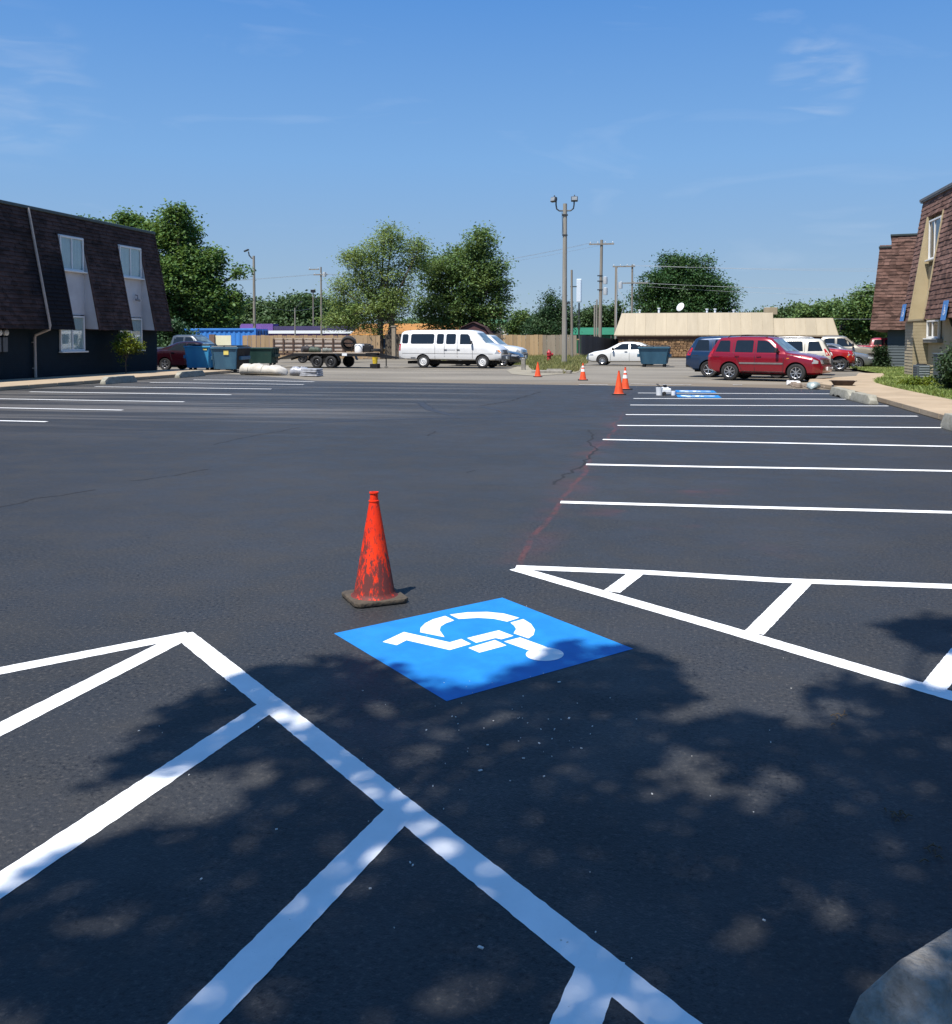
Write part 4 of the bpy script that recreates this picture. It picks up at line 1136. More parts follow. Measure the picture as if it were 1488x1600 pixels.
def car(name, label, cat, S, mat, loc, rz, group=None):
    t = thing(name, label, cat, (loc[0], loc[1], 0), rz, group)
    me, bvh = build_body(S, mat)
    link('body', me, None, t)
    W, L = S['W'], S['L']
    P = lambda nm, poly, v, mt, off=.006, thick=0., smooth=40, par=t: patch(bvh, poly, v, off, S.get('step', .14), thick).obj(nm, mt, par, fix=False, smooth=smooth)
    for s in 'RL':
        for i, w in enumerate(S['win']): P('window', w, s, S.get('glass', M_car_glass), .007)
        for w in S.get('seams', []): P('panel_gap', strip(w, .018), s, M_black_trim, .004)
        for w in S.get('trim', []): P('side_trim', w, s, S.get('trim_mat', M_black_trim), .010, .006)
        for x, z in S.get('handles', []):
            P('door_handle', rrect(x - .09, z - .02, x + .09, z + .02, .015), s, S.get('handle_mat', M_black_trim), .01, .02)
        for w in S.get('tails_side', []): P('tail_light', w, s, M_red_lens, .008, .006)
        for w in S.get('heads_side', []): P('headlight', w, s, M_clear_lens, .008, .006)
    if 'shield' in S: P('windshield', S['shield'], 'F', S.get('glass2', M_car_glass2), .008)
    if 'rearwin' in S: P('rear_window', S['rearwin'], 'B', M_car_glass, .008)
    for w in S.get('heads', []):
        P('headlight', w, 'F', M_clear_lens, .010, .012); P('headlight', [(-y, z) for y, z in w], 'F', M_clear_lens, .010, .012)
    for w in S.get('amber', []):
        P('turn_light', w, 'F', M_amber, .012, .012); P('turn_light', [(-y, z) for y, z in w], 'F', M_amber, .012, .012)
    for w in S.get('tails', []):
        P('tail_light', w, 'B', M_red_lens, .010, .012); P('tail_light', [(-y, z) for y, z in w], 'B', M_red_lens, .010, .012)
    if 'grille' in S:
        go = P('grille', S['grille'], 'F', M_black_trim, .010, .006)
        ys = [p[0] for p in S['grille']]; zs = [p[1] for p in S['grille']]
        for k in range(1, 4):
            z = min(zs) + (max(zs) - min(zs)) * k / 4
            P('grille_bar', rrect(min(ys) + .03, z - .012, max(ys) - .03, z + .012, .006), 'F', S.get('bar_mat', M_chrome), .016, .012, 40, go)
    # bumpers
    for key, sgn in (('fbump', 1), ('rbump', -1)):
        if key in S:
            z0, z1, mt = S[key]; b = MB(); xe = sgn * L / 2; we = lerp_tab(S['wid'], xe * .98)
            pl = [(-we * .99, -.34), (-we * .985, -.08), (-we * .85, .03), (0, .06), (we * .85, .03), (we * .985, -.08), (we * .99, -.34)]
            outer = [(xe + sgn * dx, y * 1.015) for y, dx in pl]; inner = [(xe - sgn * .38, we * .9), (xe - sgn * .38, -we * .9)]
            b.prism(outer + inner, z0, z1); b.obj('bumper', mt, t, bevel=0.025, seg=2, smooth=35)
    if 'mirror' in S:
        x, z = S['mirror']
        for s in (1, -1):
            b = MB(); y = s * (lerp_tab(S['wid'], x) * .97)
            b.box((x, y + s * .13, z + .03), (.12, .20, .17), taper=.85); b.bar((x + .03, y - s * .03, z - .05), (x, y + s * .08, z), .05, .05)
            b.obj('mirror', S.get('mirror_mat', M_black_trim), t, bevel=0.02, smooth=40)
    if 'rack' in S:
        xa, xb, zr = S['rack']
        for s in (1, -1):
            y = s * (W / 2 - S.get('tumble', .17) - .14); b = MB()
            b.tube([(xa, y, zr - .01), (xa + .12, y, zr + .055), ((xa + xb) / 2, y, zr + .075), (xb - .15, y, zr + .055), (xb, y, zr - .02)], .018, 8)
            b.obj('roof_rail', S.get('rack_mat', M_black_trim), t, smooth=50)
    if S.get('plate_f'): P('licence_plate', rrect(-.15, S['plate_f'] - .07, .15, S['plate_f'] + .07, .01), 'F', M_plate, .09, .006)
    if S.get('plate_b'): P('licence_plate', rrect(-.15, S['plate_b'] - .07, .15, S['plate_b'] + .07, .01), 'B', M_plate, .03, .006)
    for args in S.get('extra', []): P(*args)
    style, rm, tw = S.get('rim', ('spoke5', M_alloy, .22))
    ty, ri, di = wheel_meshes(S['wheels'][0][1], tw, style)
    for xw, r in S['wheels']:
        for s in (1, -1):
            wobj = thing('wheel', None, None, (xw, s * (W / 2 - tw / 2 - .035), r)); wobj.parent = t; wobj.rotation_euler = (0, random.uniform(0, 6), 0 if s > 0 else math.pi)
            link('tyre', ty, M_rubber, wobj); link('rim', ri, rm, wobj); link('gap_shade_disc', di, M_dark_rim, wobj)
    b = MB(); b.box((0, 0, .30), (L * .86, W * .62, .16)); b.obj('underbody', M_well, t)
    return t

# red SUV, the nearest vehicle on the right
red = paint('red', (0.235, 0.006, 0.018), 0.25, 0.25)
suv = dict(L=4.42, W=1.80, tumble=.16,
  top=[(-2.21, .95), (-2.17, 1.02), (-2.05, 1.25), (-1.86, 1.60), (-1.72, 1.675), (-.9, 1.715), (.05, 1.70), (.30, 1.655), (.93, 1.135), (1.05, 1.10), (1.6, 1.035), (1.98, .95), (2.15, .84), (2.21, .66)],
  belt=[(-2.21, .92), (-2.0, 1.10), (.9, 1.075), (2.21, .80)], bot=[(-2.21, .46), (-1.9, .30), (1.9, .28), (2.21, .34)],
  wid=[(-2.21, .78), (-2.05, .86), (-1.6, .895), (1.4, .895), (1.95, .83), (2.15, .70), (2.21, .60)],
  wheels=[(-1.29, .352), (1.33, .352)], rim=('spoke7', M_alloy, .23),
  win=[[(-1.89, 1.13), (-1.24, 1.12), (-1.28, 1.14), (-1.30, 1.53), (-1.34, 1.57), (-1.72, 1.57)], [(-1.08, 1.12), (-.36, 1.11), (-.35, 1.55), (-.40, 1.58), (-1.0, 1.58), (-1.05, 1.54)], [(-.20, 1.11), (.62, 1.10), (.72, 1.13), (.24, 1.53), (.14, 1.56), (-.20, 1.57)]],
  seams=[[(-1.16, 1.62), (-1.14, 1.1), (-.92, .78), (-.80, .42)], [(-.28, 1.62), (-.27, 1.1), (-.27, .36)], [(.76, 1.08), (.86, .9), (.84, .38)], [(-1.95, .92), (-1.7, .92)], [(1.0, 1.02), (1.55, .97), (2.0, .88)]],
  handles=[(-.98, .97), (-.10, .965)], handle_mat=red, trim=[rrect(-.88, .66, .84, .72, .02), rrect(-.80, .33, .86, .385, .02)], trim_mat=M_grey_trim,
  heads=[[(.36, .69), (.58, .70), (.58, .83), (.38, .83)]], heads_side=[[(1.92, .70), (2.12, .70), (2.12, .80), (1.95, .87)]],
  tails=[[(.56, .92), (.74, .92), (.74, 1.14), (.60, 1.14)]], tails_side=[[(-2.19, .92), (-2.03, .92), (-1.93, 1.22), (-1.98, 1.25)]],
  shield=[(-.70, 1.16), (.70, 1.16), (.58, 1.62), (-.58, 1.62)], rearwin=[(-.68, 1.10), (.68, 1.10), (.56, 1.52), (-.56, 1.52)],
  grille=[(-.42, .68), (.42, .68), (.45, .88), (-.45, .88)], fbump=(.36, .62, red), rbump=(.44, .72, red), mirror=(.62, 1.17), rack=(-1.45, .15, 1.71), plate_f=.5, plate_b=.95,
  extra=[('fog_light', rrect(.55, .44, .72, .55, .03), 'F', M_clear_lens, .07, .01), ('rocker_guard', rrect(-.90, .285, .92, .335, .02), 'R', M_alloy, .03, .02), ('marker_lamp', rrect(.98, .87, 1.08, .91, .01), 'R', M_amber, .01, .005)])
def lay(fr, re_, half, L):                            # world place + heading from two wheel spots
    d = Vector(fr) - Vector(re_); return d
def place_by_wheels(rear, front, S):
    """ground points under the near-side wheels (right-hand side of the car) -> centre and heading"""
    rear, front = Vector(rear), Vector(front); d = (front - rear).normalized(); nn = Vector((-d.y, d.x))
    xr, xf = S['wheels'][0][0], S['wheels'][1][0]
    c = (rear + front) / 2 - d * (xr + xf) / 2 + nn * (S['W'] / 2 - .12)
    return c, math.atan2(d.y, d.x)
c, a = place_by_wheels(gp(1136, 594.0), gp(1249.5, 597.0), suv)
car('parked_suv', 'shiny red four-door suv parked across the lot edge, nearest to the far blue squares', 'suv', suv, red, c, a)

# white passenger van
white = paint('white', (0.70, 0.70, 0.69), 0.25)
van = dict(L=6.10, W=2.0, tumble=.20, crown=.04,
  top=[(-3.05, 1.25), (-3.03, 1.70), (-2.96, 1.98), (-2.78, 2.08), (-2.3, 2.11), (.9, 2.11), (1.30, 2.09), (1.55, 2.01), (2.15, 1.41), (2.26, 1.36), (2.75, 1.20), (2.96, 1.06), (3.05, .86)],
  belt=[(-3.05, 1.15), (-2.8, 1.30), (2.0, 1.30), (3.05, .84)], bot=[(-3.05, .56), (-2.7, .46), (2.4, .42), (3.05, .46)],
  wid=[(-3.05, .90), (-2.9, .975), (-2.5, 1.0), (2.1, 1.0), (2.75, .95), (3.0, .88), (3.05, .84)], wheels=[(-1.55, .37), (1.98, .37)], rim=('steel', M_white_rim, .24),
  win=[rrect(-2.86, 1.38, -2.48, 1.91, .06), rrect(-2.32, 1.36, -.90, 1.92, .07), rrect(-.74, 1.35, -.32, 1.92, .06), rrect(-.18, 1.34, .40, 1.92, .06), [(.66, 1.34), (1.32, 1.34), (1.36, 1.38), (1.20, 1.80), (1.10, 1.90), (.70, 1.91), (.64, 1.86)]],
  seams=[[(-.82, 1.98), (-.82, .52)], [(-.25, 1.98), (-.25, .50)], [(.52, 2.0), (.52, .50)], [(1.42, 1.4), (1.42, .55)], [(-2.95, .82), (2.6, .80)]],
  trim=[rrect(-2.3, .58, -2.0, .6, .008)], handles=[(-.18, 1.03), (.58, 1.03)],
  heads=[[(.45, .80), (.84, .80), (.85, 1.02), (.48, 1.03)]], heads_side=[[(2.72, .82), (3.0, .82), (3.0, 1.0), (2.76, 1.04)]], amber=[[(.80, .80), (.90, .80), (.90, 1.0), (.82, 1.01)]],
  tails=[[(.80, .95), (.90, .95), (.90, 1.35), (.80, 1.35)]], tails_side=[[(-3.03, .98), (-2.93, .98), (-2.91, 1.32), (-3.0, 1.32)]],
  shield=[(-.80, 1.42), (.80, 1.42), (.70, 1.98), (-.70, 1.98)], grille=[(-.42, .78), (.42, .78), (.42, 1.03), (-.42, 1.03)], bar_mat=M_grey_trim,
  rearwin=[(-.75, 1.35), (.75, 1.35), (.68, 1.9), (-.68, 1.9)], fbump=(.44, .70, M_grey_trim), rbump=(.48, .66, M_grey_trim), mirror=(1.38, 1.42), mirror_mat=M_black_trim, plate_f=.58,
  extra=[('door_lettering', rrect(-.08, 1.00, .40, 1.05, .005), 'R', M('grey_lettering', (0.25, 0.26, 0.28), 0.5, 0, 0, 90, col2=(.7, .7, .7)), .008)])
c, a = place_by_wheels(gp(659, 574.6), gp(757.5, 575.6), van)
car('parked_van', 'long white passenger van with white steel wheels, parked in front of the leafy trees', 'van', van, white, c, a)

# saloons
def saloon(L=4.8, W=1.82, H=1.45, k=1.0):
    s = L / 4.8; h = H / 1.45
    X = lambda v: v * s
    Z = lambda v: v * h
    return dict(L=L, W=W, tumble=.22,
      top=[(X(-2.4), Z(.80)), (X(-2.36), Z(.98)), (X(-2.25), Z(1.04)), (X(-1.80), Z(1.08)), (X(-1.62), Z(1.10)), (X(-.85), Z(1.40)), (X(-.4), Z(1.445)), (X(.1), Z(1.44)), (X(.42), Z(1.38)), (X(1.15), Z(.99)), (X(1.3), Z(.95)), (X(1.95), Z(.84)), (X(2.28), Z(.72)), (X(2.4), Z(.56))],
      belt=[(X(-2.4), Z(.80)), (X(-1.7), Z(.98)), (X(1.1), Z(.90)), (X(2.4), Z(.66))], bot=[(X(-2.4), .34), (X(-2.0), .22), (X(2.0), .20), (X(2.4), .26)],
      wid=[(X(-2.4), W * .40), (X(-2.2), W * .465), (X(-1.6), W * .498), (X(1.3), W * .498), (X(1.95), W * .46), (X(2.28), W * .38), (X(2.4), W * .30)], wheels=[(X(-1.42), .325), (X(1.40), .325)],
      win=[[(X(-1.30), Z(1.0)), (X(-.30), Z(.98)), (X(-.30), Z(1.36)), (X(-.78), Z(1.34))], [(X(-.20), Z(.98)), (X(.72), Z(.955)), (X(.80), Z(.98)), (X(.28), Z(1.31)), (X(.10), Z(1.36)), (X(-.20), Z(1.365))]],
      seams=[[(X(-.25), Z(1.40)), (X(-.25), .30)], [(X(.84), Z(.9)), (X(.90), .32)], [(X(-1.15), Z(.98)), (X(-.95), .4)]], handles=[(X(-.95), Z(.88)), (X(-.05), Z(.86))],
      heads=[[(.45, Z(.58)), (.72, Z(.60)), (.74, Z(.72)), (.46, Z(.70))]], heads_side=[[(X(1.95), Z(.63)), (X(2.3), Z(.60)), (X(2.3), Z(.68)), (X(1.98), Z(.74))]],
      tails=[[(.45, Z(.75)), (.76, Z(.75)), (.78, Z(.93)), (.45, Z(.93))]], tails_side=[[(X(-2.36), Z(.78)), (X(-2.1), Z(.82)), (X(-2.12), Z(.93)), (X(-2.34), Z(.93))]],
      shield=[(-.62, Z(1.02)), (.62, Z(1.02)), (.50, Z(1.36)), (-.50, Z(1.36))], rearwin=[(-.58, Z(1.12)), (.58, Z(1.12)), (.48, Z(1.36)), (-.48, Z(1.36))],
      grille=[(-.40, Z(.52)), (.40, Z(.52)), (.42, Z(.66)), (-.42, Z(.66))], mirror=(X(.74), Z(.99)), plate_f=.42, plate_b=.62)
def pickup(L=5.4, W=1.9, H=1.78, cab=(-.35, .35)):
    return dict(L=L, W=W, tumble=.20,
      top=[(-L / 2, .98), (-L / 2 + .04, 1.14), (-1.05, 1.16), (-1.03, 1.20), (-.92, H - .06), (-.70, H), (.25, H), (.45, H - .06), (1.10, 1.20), (1.2, 1.17), (2.3, 1.06), (L / 2 - .1, .95), (L / 2, .75)],
      belt=[(-L / 2, .97), (-1, 1.13), (1.1, 1.12), (L / 2, .9)], bot=[(-L / 2, .52), (0, .36), (L / 2, .42)],
      wid=[(-L / 2, .90), (-L / 2 + .2, .94), (1.8, .94), (L / 2 - .15, .84), (L / 2, .72)], wheels=[(-1.55, .37), (1.75, .37)],
      win=[[(-.86, 1.20), (-.20, 1.20), (-.20, H - .12), (-.78, H - .12)], [(-.08, 1.20), (.78, 1.19), (.86, 1.22), (.42, H - .14), (.30, H - .12), (-.08, H - .12)]],
      seams=[[(-.14, H - .05), (-.14, .42)], [(.92, 1.12), (.94, .45)], [(-1.0, 1.15), (-1.0, .42)]], handles=[(-.70, 1.03), (.04, 1.03)],
      heads=[[(.55, .78), (.82, .78), (.82, .98), (.55, .98)]], heads_side=[[(L / 2 - .32, .78), (L / 2 - .04, .78), (L / 2 - .06, .92), (L / 2 - .30, .97)]], amber=[[(.80, .72), (.88, .72), (.88, .78), (.80, .78)]],
      tails=[[(.76, .8), (.9, .8), (.9, 1.1), (.76, 1.1)]], tails_side=[[(-L / 2 + .02, .8), (-L / 2 + .12, .8), (-L / 2 + .12, 1.1), (-L / 2 + .02, 1.1)]],
      shield=[(-.70, 1.24), (.70, 1.24), (.60, H - .10), (-.60, H - .10)], grille=[(-.48, .76), (.48, .76), (.48, .98), (-.48, .98)], bar_mat=M_grey_trim,
      fbump=(.46, .70, M_grey_trim), rbump=(.50, .70, M_chrome), mirror=(.80, 1.26), plate_f=.58, plate_b=.6)
def wagon(L=4.6, W=1.84, H=1.62):
    s = L / 4.42; d = {k: v for k, v in suv.items() if k not in ('extra', 'handle_mat', 'fbump', 'rbump', 'rack')}
    def sc(o):
        if isinstance(o, list): return [sc(q) for q in o]
        return (o[0] * s, o[1] * H / 1.72)
    for k in ('top', 'belt', 'win', 'seams', 'trim', 'heads_side', 'tails_side'): d[k] = sc(d[k])
    d['bot'] = [(x * s, z) for x, z in d['bot']]; d['wid'] = [(x * s, y * W / 1.8) for x, y in d['wid']]
    for k in ('heads', 'tails'): d[k] = [[(y, z * H / 1.72) for y, z in q] for q in d[k]]
    for k in ('shield', 'rearwin', 'grille'): d[k] = [(y, z * H / 1.72) for y, z in d[k]]
    d['L'], d['W'] = L, W; d['wheels'] = [(x * s, r) for x, r in d['wheels']]; d['mirror'] = (.62 * s, 1.17 * H / 1.72)
    return d
black = paint('dark_grey', (0.014, 0.016, 0.020), 0.25, 0.0)
S = saloon(4.7, 1.8, 1.42)
car('parked_car', 'low dark grey saloon squeezed between the white van and white suv', 'car', S, black, (-10.75, 57.4), rad(-8))
S = wagon(5.0, 1.98, 1.92); S['rim'] = ('spoke5', M_alloy, .25); S['rbump'] = (.5, .72, M_chrome); S['fbump'] = (.44, .72, M_grey_trim)
car('parked_suv', 'white suv half hidden behind the long white van', 'suv', S, paint('white_suv', (0.68, 0.68, 0.67)), (-11.35, 61.6), rad(-8))
S = saloon(4.85, 1.85, 1.44); S['rim'] = ('thin', M_alloy, .22)
car('parked_car', 'white saloon nose-out beside the wooden fence, its tail behind the grey-blue dumpster', 'car', S, paint('pearl_white', (0.70, 0.70, 0.67), 0.2), (-2.35, 60.7), rad(180 - 5))
navy = paint('navy', (0.012, 0.035, 0.085), 0.22, 0.3)
S = wagon(4.7, 1.86, 1.74); S['rim'] = ('spoke5', M_alloy, .24); S['trim_mat'] = M_grey_trim; S['rbump'] = (.42, .62, M_black_trim); S['fbump'] = (.36, .62, M_black_trim)
car('parked_suv', 'navy blue suv parked behind the red suv, its tail showing', 'suv', S, navy, (3.35, 42.6), rad(-13))
cream = paint('cream_white', (0.52, 0.49, 0.41), 0.25)
S = wagon(4.6, 1.84, 1.66); S['rbump'] = (.34, .70, M_grey_trim); S['fbump'] = (.34, .62, M_grey_trim); S['rack'] = (-1.5, .2, 1.65); S['rack_mat'] = M_alloy
car('parked_suv', 'cream crossover with its red tail lamp showing past the red suv bonnet', 'suv', S, cream, (5.15, 46.3), rad(180 - 12))
red2 = paint('bright_red', (0.33, 0.012, 0.014), 0.25, 0.1)
S = pickup(4.9, 1.80, 1.58); S['trim'] = [rrect(-2.3, .40, 2.2, .55, .03)]; S['trim_mat'] = M_grey_trim
car('parked_pickup', 'bright red pickup with grey bumper, nose towards the sidewalk', 'pickup', S, red2, (7.05, 52.0), rad(-12))
S = saloon(4.7, 1.78, 1.38)
car('parked_car', 'silver-grey saloon between the red pickup and the dark clipped bush', 'car', S, paint('silver', (0.22, 0.225, 0.23), 0.22, 0.5), (8.75, 54.7), rad(-12))
S = pickup(5.4, 1.9, 1.80)
car('parked_pickup', 'beige and grey pickup standing behind the silver saloon', 'pickup', S, paint('beige', (0.30, 0.275, 0.225), 0.25, 0.3), (10.2, 61.0), rad(-8))
S = pickup(5.2, 1.86, 1.70)
car('parked_pickup', 'red pickup with navy bed far behind the dark clipped bush', 'pickup', S, paint('dull_red', (0.30, 0.02, 0.035), 0.3), (16.0, 76.0), rad(-6))
maroon = paint('maroon', (0.020, 0.003, 0.006), 0.2, 0.2)
S = saloon(4.9, 1.85, 1.52); S['handle_mat'] = M_chrome
car('parked_car', 'dark maroon car poking out between the dark building and the light blue dumpster', 'car', S, maroon, (-24.0, 46.6), rad(-3))
S = pickup(5.5, 1.95, 1.86)
car('parked_pickup', 'blue-grey pickup standing under the big tree behind the maroon car', 'pickup', S, paint('blue_grey', (0.085, 0.10, 0.115), 0.25, 0.4), (at_y(303, 570, 52)[0], 52.0), rad(-3))
# ------------------------------------------------------------------ traffic cones
def cone_mat(name, c_hi, c_lo, dirt):
    m, nt, n, l, b = new_mat(name)
    P = n.new('ShaderNodeTexCoord').outputs['Object']
    sp = n.new('ShaderNodeSeparateXYZ'); l.new(P, sp.inputs[0])
    nz = node_noise(n, l, P, 9, 8, 0.72, ((1, 1, .45), 0)); fine = node_noise(n, l, P, 55, 6, 0.75, ((1, 1, .30), 0))
    up = node_range(n, l, sp.outputs[2], .10, .60, 1, 0, False)
    k = node_math(n, l, 'ADD', node_math(n, l, 'MULTIPLY', up, .17), node_math(n, l, 'MULTIPLY', nz, .42))
    k = node_math(n, l, 'ADD', k, node_math(n, l, 'MULTIPLY', fine, .62))
    col = node_mix(n, l, node_range(n, l, nz, .3, .7), c_hi, c_lo)
    col = node_mix(n, l, node_math(n, l, 'MULTIPLY', node_range(n, l, k, .57, .67), dirt), col, (0.060, 0.030, 0.028))
    l.new(col, b.inputs['Base Color']); setp(b, 0.6, 0, 0.2)
    bp = n.new('ShaderNodeBump'); bp.inputs['Strength'].default_value = 0.3; bp.inputs['Distance'].default_value = 0.004
    l.new(fine, bp.inputs['Height']); l.new(bp.outputs[0], b.inputs['Normal'])
    return m
M_cone_worn = cone_mat('worn_cone_vinyl', (0.80, 0.040, 0.006), (0.66, 0.022, 0.005), 0.92)
M_cone = cone_mat('cone_vinyl', (0.80, 0.10, 0.03), (0.70, 0.07, 0.02), 0.22)
M_cone_base = M('dusty_rubber_base', (0.038, 0.030, 0.021), 0.85, 0, 0, 14, 0.4, 60, col2=(0.095, 0.072, 0.048))
M_cone_black = M('black_rubber_base', (0.025, 0.024, 0.023), 0.8, 0, 0.3, 12)
M_collar = M('reflective_white_collar', (0.78, 0.76, 0.74), 0.4, var=0.06)
def cone(label, loc, h=.69, bw=.36, rz=0., body=None, base=None, collars=False, r0=.135):
    t = thing('traffic_cone', label, 'traffic cone', (loc[0], loc[1], 0), rz, 'orange traffic cones')
    b = MB(); k = bw / 2; c = .032
    pl = [(-k + c, -k), (k - c, -k), (k, -k + c), (k, k - c), (k - c, k), (-k + c, k), (-k, k - c), (-k, -k + c)]
    b.prism(pl, .004, .032); b.obj('base', base or M_cone_base, t, bevel=0.008, seg=2, smooth=40)
    b = MB(); rt = .026
    b.lathe([(r0 + .020, .031), (r0 + .004, .042), (r0 - .004, .060), (rt + .004, h - .062), (rt + .007, h - .060), (rt + .007, h - .052), (rt, h - .050), (rt - .002, h - .012), (rt + .003, h - .008), (rt + .003, h), (rt - .006, h), (rt - .008, h - .05)], 32, close=False)
    b.obj('body', body or M_cone, t, smooth=35)
    if collars:
        for z0, z1 in ((h * .50, h * .66), (h * .74, h * .84)):
            R = lambda z: r0 - .004 + (rt + .004 - r0 + .004) * (z - .06) / (h - .122) + .004
            b = MB(); b.lathe([(R(z0), z0), (R(z1), z1)], 28, close=False); b.obj('collar', M_collar, t, smooth=35)
    return t
cp = (gp(533, 937) + gp(638, 940) + gp(570, 951) + gp(600, 920)) / 4
cone('scuffed dirty orange cone with mud-brown base next to the big blue square', (cp.x, cp.y), .675, .345, rad(35), M_cone_worn, M_cone_base, r0=.129)
cone('bright orange cone nearest to the stall lines, hiding another cone behind it', gp(967, 616.5), .70, .38, .2, None, M_cone_black)
cone('orange cone with white collar peeking out behind the bright cone', gp(977, 608.5), .72, .38, .5, None, M_cone_black, True)
cone('faded orange cone with two white collars on the old pavement edge', gp(911, 594), .68, .40, .1, None, M_cone_black, True)
cone('small plain orange cone on the old pavement near the red hydrant', gp(840.5, 588.8), .64, .36, .3, None, M_cone_black)

# ------------------------------------------------------------------ bins
def wear(name, c1, c2, rust=0.35):
    m, nt, n, l, b = new_mat(name)
    P = n.new('ShaderNodeTexCoord').outputs['Object']
    col = node_mix(n, l, node_range(n, l, node_noise(n, l, P, 1.6, 6, .6, ((1, 1, .4), 0)), .35, .7), c1, c2)
    k = node_noise(n, l, P, 3.0, 7, .7)
    col = node_mix(n, l, node_range(n, l, k, .62, .72, 0, rust), col, (0.16, 0.09, 0.05))
    l.new(col, b.inputs['Base Color']); setp(b, .5, .1, .4); return m
def dumpster(label, loc, rz, W, D, H, mat, side_mat=None, lid=True, flare=.10, side_ribs=5, sticker=None, casters=True):
    """front faces local -y; a flared steel bin with ribs, pockets, lids and casters"""
    t = thing('dumpster', label, 'dumpster', (loc[0], loc[1], 0), rz, 'steel dumpsters')
    z0 = .17 if casters else .04
    b = MB(); hw, hd = W / 2, D / 2
    b.v = [(-hw + flare, -hd + flare * 1.4, z0), (hw - flare, -hd + flare * 1.4, z0), (hw - flare, hd - flare * .5, z0), (-hw + flare, hd - flare * .5, z0), (-hw, -hd, H), (hw, -hd, H), (hw, hd, H + .02), (-hw, hd, H + .02)]
    b.f = [(3, 2, 1, 0), (4, 5, 6, 7), (0, 1, 5, 4), (1, 2, 6, 5), (2, 3, 7, 6), (3, 0, 4, 7)]
    b.obj('body', mat, t, bevel=0.012)
    r = MB()
    r.box((0, -hd - .015, H - .03), (W + .06, .05, .07)); r.box((hw + .012, 0, H - .02), (.05, D + .05, .07)); r.box((-hw - .012, 0, H - .02), (.05, D + .05, .07))
    r.obj('rim', mat, t, bevel=0.008)
    for s in (1, -1):
        for i in range(side_ribs):
            y = -hd + D * (i + .5) / side_ribs; r = MB()
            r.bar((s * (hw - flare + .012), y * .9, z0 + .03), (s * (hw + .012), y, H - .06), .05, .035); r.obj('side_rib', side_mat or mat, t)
        r = MB(); r.box((s * (hw + .03), 0, H * .58), (.14, D * .72, .17)); r.obj('lift_pocket', mat, t, bevel=0.01)
    if side_mat:
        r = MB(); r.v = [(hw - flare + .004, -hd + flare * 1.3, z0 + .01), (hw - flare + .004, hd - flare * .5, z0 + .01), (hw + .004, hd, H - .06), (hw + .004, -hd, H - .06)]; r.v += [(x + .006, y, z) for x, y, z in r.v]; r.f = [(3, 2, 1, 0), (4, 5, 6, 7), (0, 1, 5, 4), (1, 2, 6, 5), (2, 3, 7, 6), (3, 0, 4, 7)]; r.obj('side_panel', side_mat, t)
    for s in (-1, 1):
        r = MB(); r.bar((s * (hw - flare - .03), -hd + flare * 1.4 - .012, z0 + .02), (s * (hw - .05), -hd - .012, H - .06), .04, .03); r.obj('front_rib', mat, t)
    if lid:
        for s in (-1, 1):
            l_ = MB(); pts = []
            l_.box((s * hw / 2, 0, H + .055), (hw - .02, D + .05, .045), taper=.97); l_.obj('lid', M_lid, t, bevel=0.015)
            for k in (-1, 0, 1):
                l_ = MB(); l_.box((s * hw / 2 + k * hw * .28, 0, H + .088), (.05, D * .9, .022)); l_.obj('lid_rib', M_lid, t)
    if casters:
        for sx in (-1, 1):
            for sy in (-1, 1):
                c = MB(); c.lathe([(.02, -.03), (.085, -.03), (.09, 0), (.085, .03), (.02, .03)], 14, (sx * (hw - flare - .12), sy * (hd - .3), .09), 'Y'); c.box((sx * (hw - flare - .12), sy * (hd - .3), .155), (.12, .13, .04)); c.obj('caster', M_rubber, t)
    if sticker:
        s = MB(); x, z, w, h, m = sticker; yy = -hd + flare * 1.4 * (1 - (z - z0) / (H - z0)) - .014
        s.box((x, yy, z), (w, .008, h)); s.obj('sticker', m, t)
    return t
M_lid = M('dark_plastic_lid', (0.020, 0.030, 0.034), 0.5)
M_yel = M('yellow_sticker', (0.75, 0.62, 0.16), 0.5)
dumpster('light blue dumpster leaning out beside the dark building corner', (-23.2, 45.3), rad(9), 1.30, 1.3, 1.27, wear('light_blue_steel', (0.05, 0.28, 0.54), (0.07, 0.37, 0.64)), side_ribs=4, sticker=(.40, 1.12, .2, .10, M_yel))
dumpster('steel-blue dumpster with yellow sticker and ribbed black side', (-20.9, 43.9), rad(7), 1.30, 2.0, 1.22, wear('steel_blue', (0.035, 0.10, 0.17), (0.055, 0.15, 0.23)), M('black_ribbed_side', (0.008, 0.009, 0.012), .5), side_ribs=10, sticker=(.08, .98, .24, .22, M_yel))  # one side panel and the side ribs are coloured black
dumpster('dark green dumpster standing behind the pale rolled mattress', (at_y(408, 570, 54.5)[0], 54.5), rad(4), 1.9, 1.3, 1.10, wear('dark_green_steel', (0.012, 0.040, 0.034), (0.02, 0.06, 0.05)), side_ribs=4, lid=False)
dumpster('grey-blue dumpster in front of the white saloon and stone wall', (-.62, 57.2), rad(-4), 1.72, 1.4, 1.15, wear('grey_blue_steel', (0.030, 0.095, 0.155), (0.045, 0.13, 0.20)), side_ribs=4, flare=.16)

